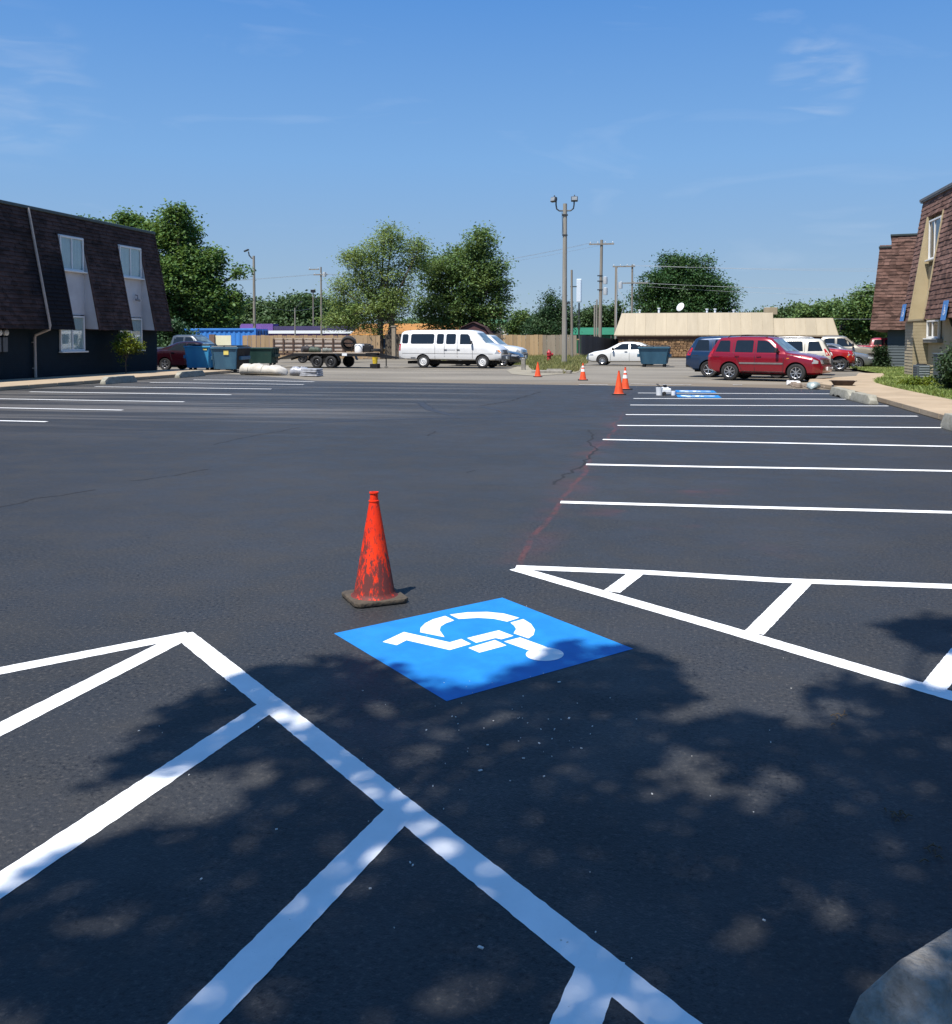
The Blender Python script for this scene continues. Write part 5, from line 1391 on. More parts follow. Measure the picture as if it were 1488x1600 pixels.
# ------------------------------------------------------------------ shipping container
M_cont = wear('container_blue', (0.045, 0.20, 0.56), (0.06, 0.25, 0.64), .12)
t = thing('shipping_container', 'bright blue corrugated shipping container behind the bins under the tree', 'container', (-32.2, 72.2, 0))
Lc, Wc, Hc = 6.5, 2.44, 2.50
b = MB(); n = 0; prof = []; x = 0; per = .42
while x < Lc - .35:
    prof += [(x, 0), (x + per * .30, 0), (x + per * .5, .05), (x + per * .80, .05)]; x += per
prof.append((x, 0))
pts = [(-q - .15, d) for q, d in prof]
b.v = [(px, d, .22) for px, d in pts] + [(px, d, Hc - .16) for px, d in pts]; k = len(pts)
b.f = [(i + 1, i, k + i, k + i + 1) for i in range(k - 1)]
b.obj('corrugated_side', M_cont, t, fix=False)
b = MB(); b.box((-Lc / 2, Wc / 2 + .06, Hc / 2), (Lc - .1, Wc - .16, Hc - .1)); b.obj('body', M_cont, t)
for z, h in ((.12, .2), (Hc - .09, .16)):
    b = MB(); b.box((-Lc / 2, -.01, z), (Lc, .10, h)); b.obj('rail', M_cont, t, bevel=.01)
for x in (-.06, -Lc + .06):
    b = MB(); b.box((x, -.005, Hc / 2), (.16, .12, Hc)); b.obj('corner_post', M_cont, t, bevel=.01)
for y in (.65, 1.80):
    b = MB(); b.box((.02, y, Hc / 2), (.05, 1.1, Hc - .25)); d = b.obj('door', M_cont, t, bevel=.01)
    for dy in (-.25, .25):
        b = MB(); b.tube([(.07, y + dy, .2), (.07, y + dy, Hc - .2)], .022, 6); b.obj('lock_rod', M_gutter, d)

# ------------------------------------------------------------------ dumped mattress and bags
def lump(L, W, H, seed, sag=.25, n=26, m=16):
    r = random.Random(seed); b = MB(); ph = [r.uniform(0, 6) for _ in range(6)]
    for i in range(n + 1):
        u = i / n; x = (u - .5) * L
        e = min(1, (min(u, 1 - u) / .10)) ** .5 if 0 < u < 1 else .05
        hh = H * e * (1 - sag * (u ** 1.5)) * (1 + .07 * math.sin(u * 17 + ph[0]) + .05 * math.sin(u * 31 + ph[1])); ww = W * e * (1 + .06 * math.sin(u * 13 + ph[2]))
        for k in range(m):
            a = 2 * math.pi * k / m; ca, sa = math.cos(a), math.sin(a)
            y = ww / 2 * math.copysign(abs(ca) ** .7, ca); z = hh / 2 + hh / 2 * math.copysign(abs(sa) ** .75, sa)
            z *= 1 + .05 * math.sin(u * 40 + 3 * a + ph[3]); b.v.append((x, y, max(0.01, z)))
    for i in range(n):
        for k in range(m):
            k2 = (k + 1) % m; b.f.append((i * m + k, i * m + k2, (i + 1) * m + k2, (i + 1) * m + k))
    b.f += [tuple(range(m)), tuple(n * m + k for k in range(m - 1, -1, -1))]
    return b
M_mattress = M('soiled_white_fabric', (0.42, 0.385, 0.325), 0.9, 0, 0, 2.2, 0.5, 14, col2=(0.56, 0.53, 0.47))
t = thing('mattress', 'rolled cream-white mattress dumped on the ground beside the bins', 'mattress', (-17.9, 40.9, 0), rad(-8))
lump(2.35, .95, .50, 3, .28).obj('cover', M_mattress, t, smooth=60)
for u in (-.55, .15):
    b = MB(); pts = [(u + .02 * math.sin(a), .48 * math.cos(a), .245 + .245 * math.sin(a)) for a in [i * math.pi / 8 for i in range(-2, 11)]]
    b.tube(pts, .012, 5); b.obj('seam', M('mattress_piping', (0.5, 0.46, 0.38), .9), t)
M_bag = M('grey_plastic_bag', (0.22, 0.225, 0.24), 0.35, 0, 0, 5, 0.6, 16, col2=(0.40, 0.41, 0.44))
tag(lump(.95, .62, .40, 9, .1, 14, 12).obj('rubbish_bag', M_bag, None, (-15.95, 40.4, 0), rad(10), smooth=60), 'grey plastic bag slumped against the end of the mattress', 'bag')
b = MB()
for i in range(4): b.box((0, random.uniform(-.02, .02), .05 + i * .085), (.85 - .02 * i, .6, .075), rad(random.uniform(-4, 4)))
tag(b.obj('wrapped_stack', M('clear_wrapped_grey', (0.24, 0.25, 0.27), 0.3, 0, 0, 6, 0.5, 20, col2=(0.42, 0.43, 0.46)), None, (-15.1, 39.6, 0), rad(-8), bevel=.02), 'low stack of plastic-wrapped grey sheets beside the grey bag', 'stack')

# ------------------------------------------------------------------ trailers
M_blk_steel = M('black_steel', (0.020, 0.021, 0.023), 0.45, 0.3, 0.2, 5)
M_plank = M('weathered_trailer_boards', (0.27, 0.21, 0.15), 0.85, 0, 0, 2, 0.3, 25, col2=(0.42, 0.345, 0.27), stretch=(.25, 2, 2), isl=.12)
M_rust = M('rusty_brown_steel', (0.085, 0.05, 0.035), 0.8, 0.1, 0.3, 6)
t = thing('flatbed_trailer', 'black tandem-axle flatbed trailer hitched behind the white van', 'trailer', (-18.7, 52.5, 0), rad(-7))
zd = .74
b = MB()
for y in (-.95, .95): b.box((.2, y, zd), (4.6, .08, .16))
for x in np.linspace(-2.0, 2.4, 8): b.box((float(x), 0, zd), (.06, 1.82, .12))
for y in (-.55, .55): b.bar((2.5, y * 1.7, zd - .02), (3.9, 0, .58), .08, .12)
b.box((3.75, 0, .58), (.6, .08, .10)); b.obj('frame', M_blk_steel, t)
for i in range(9):
    b = MB(); b.box((.2, -.82 + i * .205, zd + .10), (4.5, .19, .04)); b.obj('deck_board', M_plank, t)
b = MB(); b.bar((-2.1, -.9, zd), (-3.2, -.9, .42), .08, .10); b.bar((-2.1, .9, zd), (-3.2, .9, .42), .08, .10); b.bar((-2.1, 0, zd + .05), (-3.2, 0, .47), 1.7, .04); b.obj('ramp_tail', M_blk_steel, t)
for s in (1, -1):
    b = MB(); y = s * 1.12
    b.v = []
    pr = [(-.98, .44), (-.86, .70), (-.70, .82), (.70, .82), (.86, .70), (.98, .44)]
    for x, z in pr: b.v += [(x, y - .15, z), (x, y + .15, z), (x, y + .15, z - .03), (x, y - .15, z - .03)]
    for i in range(5):
        for k in range(4): b.f.append((i * 4 + k, i * 4 + (k + 1) % 4, i * 4 + 4 + (k + 1) % 4, i * 4 + 4 + k))
    b.f += [(0, 1, 2, 3), (23, 22, 21, 20)]; b.obj('fender', M_blk_steel, t)
ty, ri, di = wheel_meshes(.345, .22, 'steel')
for x in (-.43, .43):
    for s in (1, -1):
        w = thing('wheel', None, None, (x, s * 1.12, .345)); w.parent = t; w.rotation_euler = (0, random.uniform(0, 6), 0 if s > 0 else math.pi)
        link('tyre', ty, M_rubber, w); link('rim', ri, M_dark_rim, w); link('gap_shade_disc', di, M_blk_steel, w)
b = MB(); b.tube([(3.3, 0, .9), (3.3, 0, .1)], .035, 8); b.box((3.3, 0, .06), (.16, .16, .03)); b.obj('jack', M_blk_steel, t)
b = MB(); b.box((1.2, -1.0, zd + .02), (.3, .03, .14)); b.obj('marker_plate', M_sign_white, t)
# things carried on the flatbed
def on_bed(x, y, z=zd + .12): return Vector((-18.7, 52.5, 0)) + Matrix.Rotation(rad(-7), 3, 'Z') @ Vector((x, y, z))
t = thing('sealcoat_machine', 'white and black pumping machine with hose on the flatbed', 'machine', on_bed(1.75, -.2), rad(-7))
b = MB(); b.lathe([(.02, 0), (.26, .0), (.28, .06), (.28, .42), (.22, .50), (.02, .52)], 16); b.obj('tank', M_sign_white, t, smooth=40)
b = MB(); b.tube([(-.35, -.3, .05), (-.35, -.3, .5), (.35, -.3, .5), (.35, -.3, .05)], .02, 6); b.tube([(-.35, .3, .05), (-.35, .3, .5), (.35, .3, .5), (.35, .3, .05)], .02, 6); b.obj('cage', M_blk_steel, t)
b = MB(); b.box((.55, 0, .22), (.45, .5, .38)); b.box((.55, -.1, .45), (.3, .3, .1)); b.obj('engine', M_blk_steel, t, bevel=.03)
b = MB(); pts = [(1.0 + .25 * math.cos(a), .3 * math.sin(a), .06 + .03 * a / 3) for a in np.linspace(0, 15, 60)]; b.tube(pts, .03, 6); b.obj('hose', M_rubber, t, smooth=60)
t = thing('spare_tyre', 'big black tyre leaning on the white tank of the flatbed', 'tyre', on_bed(1.15, -.35, zd + .12 + .52), rad(-7))
ty2, _, _ = wheel_meshes(.44, .26, 'steel'); w = link('tread', ty2, M_rubber, t); w.rotation_euler = (rad(24), 0, rad(14))
b = MB(); b.tube([(-.3, 0, 0), (.3, 0, 0)], .03, 6); w2 = b.obj('spindle', M_blk_steel, t); w2.location = (0, 0, 0); w2.rotation_euler = (rad(24), 0, 0)
t = thing('yellow_bucket', 'small yellow bucket standing under the trailer tongue', 'bucket', on_bed(2.95, -.75, .26), rad(-7))
b = MB(); b.lathe([(.02, 0), (.13, 0), (.16, .33), (.17, .34), (.17, .36), (.02, .355)], 16); b.obj('pail', M('yellow_plastic', (0.72, 0.50, 0.03), 0.4), t, smooth=35)
b = MB(); b.tube([(-.16, 0, .32), (-.12, -.06, .20), (0, -.19, .16), (.12, -.06, .20), (.16, 0, .32)], .006, 5); b.obj('handle', M_gutter, t)
b = MB(); b.box((0, 0, -.13), (.45, .4, .25)); b.obj('step_block', M_blk_steel, t, bevel=.01)
for k, (x, y, c, s_) in enumerate(((-.9, -.5, (.05, .07, .05), .42), (-.1, -.55, (.16, .17, .15), .36), (-1.5, -.2, (.035, .03, .03), .5))):
    o = lump(s_ * 1.7, s_, s_ * .75, 30 + k, .1, 12, 10).obj('bundle', M('tarp_%d' % k if False else ('olive_tarp', 'grey_tarp', 'black_tarp')[k], c, .7, 0, .25, 8), None, on_bed(x, y), rad(20 * k), smooth=60)
    tag(o, ('olive rag bundle on the middle of the flatbed', 'pale grey bundle on the flatbed nearest to the big tyre', 'black bundle on the tail of the flatbed')[k], 'bundle')
# stake-sided trailer
t = thing('stake_trailer', 'long brown stake trailer with light wooden slat sides behind the black flatbed', 'trailer', (-23.6, 62.5, 0), rad(-4))
Ls = 5.2; zb = .62; M_pale_slat = M('sun_bleached_slats', (0.36, 0.29, 0.235), .85, 0, 0, 2, col2=(0.46, 0.39, 0.33), isl=.1)
b = MB(); b.box((0, -.95, zb), (Ls, .09, .16)); b.box((0, .95, zb), (Ls, .09, .16))
for x in np.linspace(-Ls / 2, Ls / 2, 9): b.box((float(x), 0, zb), (.08, 1.84, .12))
b.bar((Ls / 2, -.8, zb), (Ls / 2 + 1.2, 0, .5), .08, .1); b.bar((Ls / 2, .8, zb), (Ls / 2 + 1.2, 0, .5), .08, .1); b.obj('frame', M_rust, t)
for s in (-1, 1):
    for k in range(3):
        b = MB(); b.box((0, s * .97, .95 + k * .27), (Ls, .03, .19)); b.obj('slat', M_pale_slat if s < 0 else M_rust, t)
        b = MB(); b.box((0, s * 1.0, .815 + k * .27), (Ls, .05, .07)); b.obj('rail', M_rust, t)
    b = MB(); b.box((0, s * .98, 1.66), (Ls + .08, .07, .09)); b.obj('top_rail', M_plank, t)
    for x in np.linspace(-Ls / 2 + .05, Ls / 2 - .05, 8):
        b = MB(); b.box((float(x), s * 1.04, 1.12), (.11, .05, 1.1)); b.obj('stake', M_rust, t)
for k in range(3):
    b = MB(); b.box((-Ls / 2 - .02, 0, .85 + k * .3), (.035, 1.9, .16)); b.obj('end_slat', M_rust, t)
b = MB(); b.box((-Ls / 2 - .05, -.75, .95), (.05, .3, .6)); b.obj('tail_board', M('faded_red_board', (0.24, 0.05, 0.035), .8), t)
for x in (-.5, .4):
    for s in (1, -1):
        w = thing('wheel', None, None, (x, s * .82, .345)); w.parent = t; w.rotation_euler = (0, 0, 0 if s > 0 else math.pi)
        link('tyre', ty, M_rubber, w); link('rim', ri, M_dark_rim, w); link('gap_shade_disc', di, M_blk_steel, w)

# ------------------------------------------------------------------ fences
def fence(label, a, b_, h, bw, mat, gap=.012, jit=.03, rail=True, lower=0.0, cat='fence', mats=None):
    a, b_ = Vector(a), Vector(b_); d = b_ - a; L = d.length
    t = thing('wooden_fence', label, cat, (a.x, a.y, 0), math.atan2(d.y, d.x))
    n = int(L / bw); r = random.Random(int(L * 100)); cache = {}
    for i in range(n):
        k = i % 6
        hh = h - lower * i / n
        key = (k, round(hh, 2))
        if key not in cache:
            q = MB(); q.box((0, 0, hh / 2 + .03 + r.uniform(-jit, jit)), (bw - gap - r.uniform(0, .012), .022, hh)); cache[key] = q.mesh('board')
        mm = mats(i, n) if mats else mat
        me = cache[key] if not mats else cache[key].copy()
        o = link('board', me, mm, t, (i * bw + bw / 2, r.uniform(-.012, .004), 0)); o.rotation_euler = (0, r.uniform(-.008, .008), 0)
    if rail:
        for z in (.35, h - .35 - lower * .5):
            q = MB(); q.box((L / 2, .05, z), (L, .04, .09)); q.obj('rail', mat, t)
        for i in range(int(L / 2.4) + 1):
            q = MB(); q.box((i * 2.4, .10, h / 2), (.09, .09, h)); q.obj('post', mat, t)
    return t
M_new_wood = M('new_cedar_boards', (0.34, 0.225, 0.115), 0.8, 0, 0, 2.5, 0.2, 20, col2=(0.43, 0.30, 0.17), stretch=(3, 3, .25), isl=.16)
M_grey_wood = M('greyed_fence_boards', (0.215, 0.175, 0.13), 0.85, 0, 0, 2.5, 0.2, 20, col2=(0.30, 0.25, 0.19), stretch=(3, 3, .25), isl=.12)
M_dark_wood = M('dark_fence_boards', (0.045, 0.047, 0.05), 0.85, 0, 0, 2.5, 0.2, 20, col2=(0.085, 0.083, 0.08), stretch=(3, 3, .25), isl=.2)
M_brown_wood = M('brown_grey_fence_boards', (0.075, 0.060, 0.045), 0.85, 0, 0, 2.5, 0.2, 20, col2=(0.12, 0.10, 0.075), stretch=(3, 3, .25), isl=.15)
fence('new yellow cedar fence greying towards its right end, behind the red hydrant', (-15.6, 80.6), (-7.1, 81.4), 1.95, .36, M_new_wood, mats=lambda i, n: M_new_wood if i < n * .62 else M_grey_wood)
fence('dark weathered fence running back from the cedar fence corner', (-7.0, 81.4), (-3.2, 93), 1.95, .40, M_dark_wood, lower=.5)
fence('light wooden fence behind the stake trailer and blue container', (-33.0, 71.5), (-22.8, 75.5), 1.90, .34, M_new_wood)
fence('brown-grey wooden fence under the tree behind the white van', (-22.6, 76.2), (-13.0, 77.8), 2.02, .34, M_brown_wood)
q = MB(); q.box((0, 0, 1.3), (.32, .32, 2.6)); q.box((0, 0, 2.65), (.42, .42, .10))
tag(q.obj('gate_pillar', M('tan_pillar', (0.26, 0.215, 0.155), .8), None, (-21.6, 75.2, 0), bevel=.02), 'slim tan pillar standing by the trunk of the light green tree', 'pillar')

# ------------------------------------------------------------------ hydrant, posts, boxes
t = thing('fire_hydrant', 'red fire hydrant in the weedy grass in front of the cedar fence', 'fire hydrant', (gp(858, 569).x, gp(858, 569).y, 0), .3)
M_hyd = M('hydrant_red', (0.36, 0.022, 0.03), 0.5, 0, 0.2, 8)
b = MB(); b.lathe([(.01, 0), (.19, 0), (.19, .05), (.13, .06), (.125, .52), (.16, .53), (.16, .57), (.13, .58), (.13, .70), (.16, .71), (.16, .74), (.12, .82), (.06, .88), (.04, .95), (.01, .95)], 20); b.obj('barrel', M_hyd, t, smooth=40)
for a, r_ in ((0, .075), (math.pi / 2, .10), (math.pi, .075)):
    b = MB(); d = Vector((math.cos(a - math.pi / 2), math.sin(a - math.pi / 2), 0)); b.tube([d * .1 + Vector((0, 0, .63)), d * .20 + Vector((0, 0, .63)), d * .205 + Vector((0, 0, .63)), d * .26 + Vector((0, 0, .63))], [r_ * .8, r_ * .8, r_, r_], 12); b.obj('outlet', M_hyd, t, smooth=40)
p = gp(818, 578)
b = MB(); b.box((0, 0, .30), (.22, .22, .62), taper=.92)
tag(b.obj('bollard', M_conc, None, (p.x, p.y, 0), bevel=.02), 'short grey concrete post beside the dark grey saloon', 'bollard')
b = MB(); b.box((0, 0, .06), (1.9, .35, .16)); b.box((.2, .1, .15), (.9, .25, .1), .2)
tag(b.obj('kerb_piece', M_conc, None, (gp(862, 583).x, gp(862, 583).y, 0), rad(-4), bevel=.03), 'broken length of concrete kerb lying at the verge by the light pole', 'kerb')
M_ac = M('grey_painted_cabinet', (0.085, 0.105, 0.115), 0.5, 0.1, 0.12, 2)
p = gp(1438, 606)
t = thing('air_conditioner', 'louvred grey air conditioner on the lawn beside the cream wall', 'air conditioner', (p.x + .1, p.y + .3, .10), rad(8)); t.scale = (.66, .66, .9)
b = MB(); b.box((0, 0, .38), (.62, .62, .70)); b.obj('cabinet', M_ac, t, bevel=.02)
b = MB(); b.box((0, 0, .02), (.75, .75, .06)); b.obj('pad', M_conc, t)
for i in range(7):
    b = MB(); b.box((.02, -.315, .12 + i * .09), (.50, .02, .035), rot=Matrix.Rotation(.5, 3, 'X')); b.obj('louvre', M('light_louvre', (0.30, 0.34, 0.36), .5), t)
    b = MB(); b.box((-.315, 0, .12 + i * .09), (.02, .5, .035)); b.obj('louvre', M_ac, t)
b = MB(); b.lathe([(.25, .735), (.25, .76), (.22, .77), (.02, .77)], 18, close=False); b.obj('fan_grille', M_blk_steel, t)
t = thing('utility_cabinet', 'plain smooth grey utility cabinet between the air conditioner and shrub', 'cabinet', (p.x + 1.0, p.y + .9, .10), rad(8))
b = MB(); b.box((0, 0, .5), (.6, .5, 1.0)); b.obj('body', M_ac, t, bevel=.02); b = MB(); b.box((0, 0, 1.02), (.66, .56, .05)); b.obj('top', M_ac, t, bevel=.01)
b = MB(); b.box((-.1, -.262, .5), (.34, .02, .8)); dd = b.obj('door', M_ac, t, bevel=.005); b = MB(); b.box((.02, -.285, .5), (.03, .03, .12)); b.obj('handle', M_blk_steel, dd)
t = thing('downspout', 'dark crooked downpipe on the cream wall below the blue sign near the shrub', 'downspout', (10.15, 36.2, 0))
b = MB(); b.tube([(-.42, 0, 2.40), (-.30, .05, 2.1), (-.05, -.05, 1.8), (.05, -.08, 1.4), (.02, .02, .9), (.05, 0, .12)], .05, 8); b.obj('pipe', M('dark_pipe', (0.03, 0.027, 0.025), .6), t, smooth=50)
b = MB(); b.tube([(-.40, .12, 2.40), (-.22, .16, 2.0), (.06, .1, 1.6), (.08, .08, .12)], .025, 6); b.obj('cable', M_blk_steel, t, smooth=50)
for z in (.6, 1.3):
    b = MB(); b.box((.08, 0, z), (.05, .22, .04)); b.obj('strap', M_blk_steel, t)
# things lying at the sidewalk corner
t = thing('metal_tray', 'rusty black metal tray lying on the sidewalk edge behind the chipped wheel stop', 'tray', (5.62, 32.6, .13), rad(-4)); t.scale = (.72, .72, .8)
b = MB(); w0, w1, h = .36, .50, .20
o_, i_ = .80, .62
b.v = [(-.36, -.26, 0), (.36, -.26, 0), (.36, .26, 0), (-.36, .26, 0), (-.50, -.38, h), (.50, -.38, h), (.50, .38, h), (-.50, .38, h), (-.47, -.35, h), (.47, -.35, h), (.47, .35, h), (-.47, .35, h), (-.34, -.24, .03), (.34, -.24, .03), (.34, .24, .03), (-.34, .24, .03)]
b.f = [(3, 2, 1, 0), (0, 1, 5, 4), (1, 2, 6, 5), (2, 3, 7, 6), (3, 0, 4, 7), (4, 5, 9, 8), (5, 6, 10, 9), (6, 7, 11, 10), (7, 4, 8, 11), (8, 9, 13, 12), (9, 10, 14, 13), (10, 11, 15, 14), (11, 8, 12, 15), (12, 13, 14, 15)]
b.obj('pan', M('rusty_black_pan', (0.035, 0.025, 0.022), .8, 0, 0, 6, col2=(0.09, 0.055, 0.04)), t, fix=False)
for s in (-1, 1):
    b = MB(); b.tube([(s * .49, -.1, .17), (s * .58, -.08, .19), (s * .58, .08, .19), (s * .49, .1, .17)], .012, 5); b.obj('handle', M_blk_steel, t)
rb = random.Random(8); mb = MB()
for i in range(26):
    x, y = 4.95 + rb.gauss(0, .38), 34.2 + rb.gauss(0, .75); s = rb.uniform(.05, .19)
    mb.box((x, y, s * .35), (s * 1.3, s, s * .8), rb.uniform(0, 3), None, .75)
tag(mb.obj('rubble', M('pinkish_rubble', (0.17, 0.13, 0.10), .9, 0, 0, 3, .4, 20, col2=(0.32, 0.26, 0.21)), bevel=.02, kind='stuff'), 'broken concrete rubble at the sidewalk corner by the red suv', 'rubble')
tag(lump(.62, .36, .22, 12, .1, 12, 10).obj('plastic_sack', M('pale_teal_plastic', (0.20, 0.26, 0.26), .35, 0, 0, 6, .5, 20, col2=(.34, .38, .38)), None, (4.75, 32.8, 0), rad(70), smooth=60), 'crumpled pale teal plastic sack among the rubble at the sidewalk corner', 'sack')
tag(lump(.5, .3, .16, 14, .1, 10, 10).obj('paper_scrap', M_collar, None, (4.45, 35.4, 0), rad(20), smooth=60), 'crumpled white paper scrap on the ground by the front wheel of the red suv', 'paper')
# striping kit
t = thing('line_striper', 'small white and black line striping machine on the stall lines beside the blue stencils', 'machine', (.02, 28.3, 0), rad(12)); t.scale = (.62, .62, .62)
b = MB(); b.box((0, 0, .22), (.46, .34, .20)); b.box((-.02, 0, .34), (.30, .26, .08)); b.obj('chassis', M_sign_white, t, bevel=.03)
b = MB(); b.lathe([(.01, 0), (.15, 0), (.17, .34), (.175, .36), (.01, .36)], 16, (-.30, -.05, 0)); b.obj('bucket', M_sign_white, t, smooth=35)
for x, y in ((-.10, -.2), (-.10, .2)):
    b = MB(); b.lathe([(.02, -.02), (.08, -.02), (.09, 0), (.08, .02), (.02, .02)], 14, (x, y, .09), 'Y'); b.obj('wheel', M_rubber, t)
b = MB(); b.box((-.05, -.05, .43), (.16, .16, .12)); b.obj('pump', M_blk_steel, t, bevel=.02)
b = MB(); b.tube([(-.2, -.14, .3), (-.38, -.14, .52), (-.40, .14, .52), (-.2, .14, .3)], .014, 6); b.obj('handlebar', M_blk_steel, t)
b = MB(); b.lathe([(.01, 0), (.10, 0), (.105, .2), (.01, .2)], 14, (.34, -.1, 0)); b.obj('paint_pot', M_sign_white, t, smooth=35)
b = MB(); b.lathe([(.01, 0), (.09, 0), (.095, .18), (.01, .18)], 14, (.44, .12, 0)); b.obj('paint_pot', M_sign_blue, t, smooth=35)
# ------------------------------------------------------------------ poles and wires
M_pole = M('grey_weathered_pole', (0.195, 0.180, 0.150), 0.85, 0, 0, 2, .3, 18, col2=(0.31, 0.29, 0.25), stretch=(4, 4, .2))
M_pole2 = M('brown_utility_pole', (0.165, 0.145, 0.118), 0.85, 0, 0, 2, .3, 18, col2=(0.27, 0.245, 0.205), stretch=(4, 4, .2))
M_lamp = M('lamp_grey', (0.06, 0.066, 0.07), .4, .4)
M_lens = M('lamp_lens', (0.25, 0.27, 0.28), .15, spec=.8)
M_xf = M('transformer_grey', (0.45, 0.48, 0.50), .45, .1, .08)
def pole(label, x, y, h, r0=.14, r1=.10, lean=0., mat=None, cat='utility pole', name='utility_pole', group=None):
    t = thing(name, label, cat, (x, y, 0), 0, group)
    b = MB(); b.tube([(0, 0, -.05), (lean * .5, 0, h * .5), (lean, 0, h)], [r0, (r0 + r1) / 2, r1], 12); b.obj('shaft', mat or M_pole2, t, smooth=50)
    return t
def crossarm(t, z, L, x=0., ins=3, rz=0.):
    b = MB(); b.box((x, -.14, z), (L, .10, .13)); a = b.obj('crossarm', M_pole2, t)
    for i in range(ins):
        b = MB(); u = x - L / 2 + .12 + (L - .24) * i / max(1, ins - 1)
        b.lathe([(.01, 0), (.05, .01), (.035, .06), (.06, .09), (.03, .16), (.01, .17)], 8, (u, -.14, z + .06)); b.obj('insulator', M_xf, a, smooth=40)
px = gp(882, 572)
t = pole('tall grey wooden light pole with two floodlights, beside the red hydrant', px.x, px.y, 9.72, .165, .12, 0., M_pole, 'light pole', 'light_pole')
for s in (-1, 1):
    b = MB(); b.tube([(s * .10, 0, 9.30), (s * .34, 0, 9.30), (s * .50, 0, 9.42), (s * .54, 0, 9.66), (s * .54, 0, 9.86)], .045, 8); b.obj('lamp_arm', M_lamp, t, smooth=60)
    b = MB(); b.box((0, 0, 0), (.40, .20, .30)); b.box((0, .12, .0), (.3, .1, .2)); hd = b.obj('floodlight', M_lamp, t, bevel=.03); hd.location = (s * .56 - (.12 if s < 0 else 0), 0, 9.98); hd.rotation_euler = (rad(-14), 0, rad(-38 if s < 0 else 4))
    b = MB(); b.box((0, -.106, 0), (.32, .012, .22)); b.obj('lens', M_lens, hd)
    b = MB(); b.tube([(0, 0, .15), (0, 0, .26)], .035, 6); b.obj('photocell', M_lamp, hd)
b = MB(); b.box((0, 0, 9.05), (.32, .32, .08)); b.box((0, 0, 7.85), (.30, .30, .07)); b.tube([(-.17, -.1, 9.2), (-.13, -.16, 8.3), (-.15, -.16, 7.9)], .02, 6); b.obj('pole_band', M_lamp, t)
b = MB(); b.lathe([(.01, 0), (.10, 0), (.10, .10), (.01, .12)], 10, (.22, 0, 3.75)); b.obj('junction_box', M_lamp, t)
t = pole('wooden pole with small curved lamp arm, left behind the blue container', -37.6, 84, 9.35, .15, .11, 0., M_pole, 'light pole', 'light_pole')
b = MB(); b.tube([(0, 0, 9.1), (-.22, 0, 9.15), (-.45, 0, 9.40), (-.52, 0, 9.75)], .06, 8); b.obj('lamp_arm', M_lamp, t, smooth=60)
b = MB(); b.box((-.72, 0, 9.86), (.50, .22, .14), rot=Matrix.Rotation(-.35, 3, 'Y')); b.obj('lamp_head', M_lamp, t, bevel=.03)
t = pole('utility pole with double crossarm standing left of the light green tree', -43.6, 118, 10.9, .14, .10)
crossarm(t, 9.9, 1.9, 0, 3); crossarm(t, 10.6, 1.4, -.9, 2)
b = MB(); b.lathe([(.01, 0), (.22, .02), (.24, .3), (.22, .62), (.01, .66)], 12, (.55, -.2, 9.6)); b.obj('transformer', M_xf, t, smooth=40)
t = pole('thin grey lamp post with short arm over the left treeline', -46.4, 116, 5.6, .10, .07, 0., M_pole, 'lamp post', 'lamp_post')
b = MB(); b.tube([(0, 0, 5.5), (.35, 0, 5.75), (.8, 0, 6.3)], .04, 6); b.box((.85, 0, 6.35), (.4, .2, .1)); b.obj('lamp_arm', M_lamp, t)
t = pole('distant pole topped by a dark box light above the left treeline', -50.0, 132, 8.7, .12, .08, 0., M_pole2, 'lamp post', 'lamp_post')
b = MB(); b.box((0, 0, 8.55), (.60, .5, .42)); b.box((.35, 0, 7.5), (.6, .16, .12)); b.obj('lamp_head', M_blk_steel, t, bevel=.03)
t = pole('tall utility pole with one wide crossarm, leftmost of the cluster by the tan building', -6.0, 90, 10.8, .19, .13, .12); crossarm(t, 10.4, 2.3, .12, 4)
b = MB()
for z in (7.5, 7.0, 6.2): b.box((0, 0, z), (.5, .34, .09))
b.obj('bracket', M_lamp, t)
for z, dx in ((6.7, .38), (5.7, .40)):
    b = MB(); b.lathe([(.01, 0), (.2, .02), (.22, .3), (.2, .66), (.05, .72), (.01, .72)], 12, (dx + .1, -.1, z)); b.obj('transformer', M_xf, t, smooth=40)
b = MB(); b.tube([(-.28, -.05, 0), (-.28, -.05, 5.3)], .07, 8); b.obj('conduit', M_pole, t)
t = pole('utility pole with cable drop, second of the cluster by the tan building', -4.55, 90.6, 8.35, .16, .12)
b = MB(); b.lathe([(.01, 0), (.19, .02), (.2, .3), (.19, .6), (.01, .64)], 12, (.40, -.1, 6.3)); b.obj('transformer', M_xf, t, smooth=40)
b = MB(); b.tube([(.1, -.16, 8.2), (.05, -.2, 4), (0, -.2, .2)], .03, 6); b.tube([(.15, -.1, 6.3), (.9, -.3, 5.2), (.35, -.2, 3.4), (1.0, -.6, 2.9), (1.6, -.5, 3.1)], .022, 6); b.obj('cable', M_xf, t, smooth=60)
t = pole('slimmer utility pole with high crossarm behind the tan building corner', -3.6, 106, 9.7, .13, .10); crossarm(t, 9.5, 2.4, -.9, 4); crossarm(t, 7.7, 3.0, .2, 3)
t = pole('distant thin utility pole with three crossarms in front of the round dark tree', -3.2, 122, 8.9, .11, .08); crossarm(t, 8.6, 2.0, .2, 3); crossarm(t, 7.2, 2.2, .8, 3); crossarm(t, 4.3, 2.8, .4, 3)
t = pole('thin brown pole right behind the tall grey light pole', -7.15, 75, 7.0, .11, .08, -.05)
b = MB(); b.box((.1, 0, 5.7), (.5, .08, .08)); b.box((.2, 0, 3.5), (.5, .06, .06)); b.obj('bracket', M_lamp, t)
t = pole('short bare grey pole between the tall white panel and utility poles', -7.2, 100, 5.15, .11, .09, 0., M_pole)
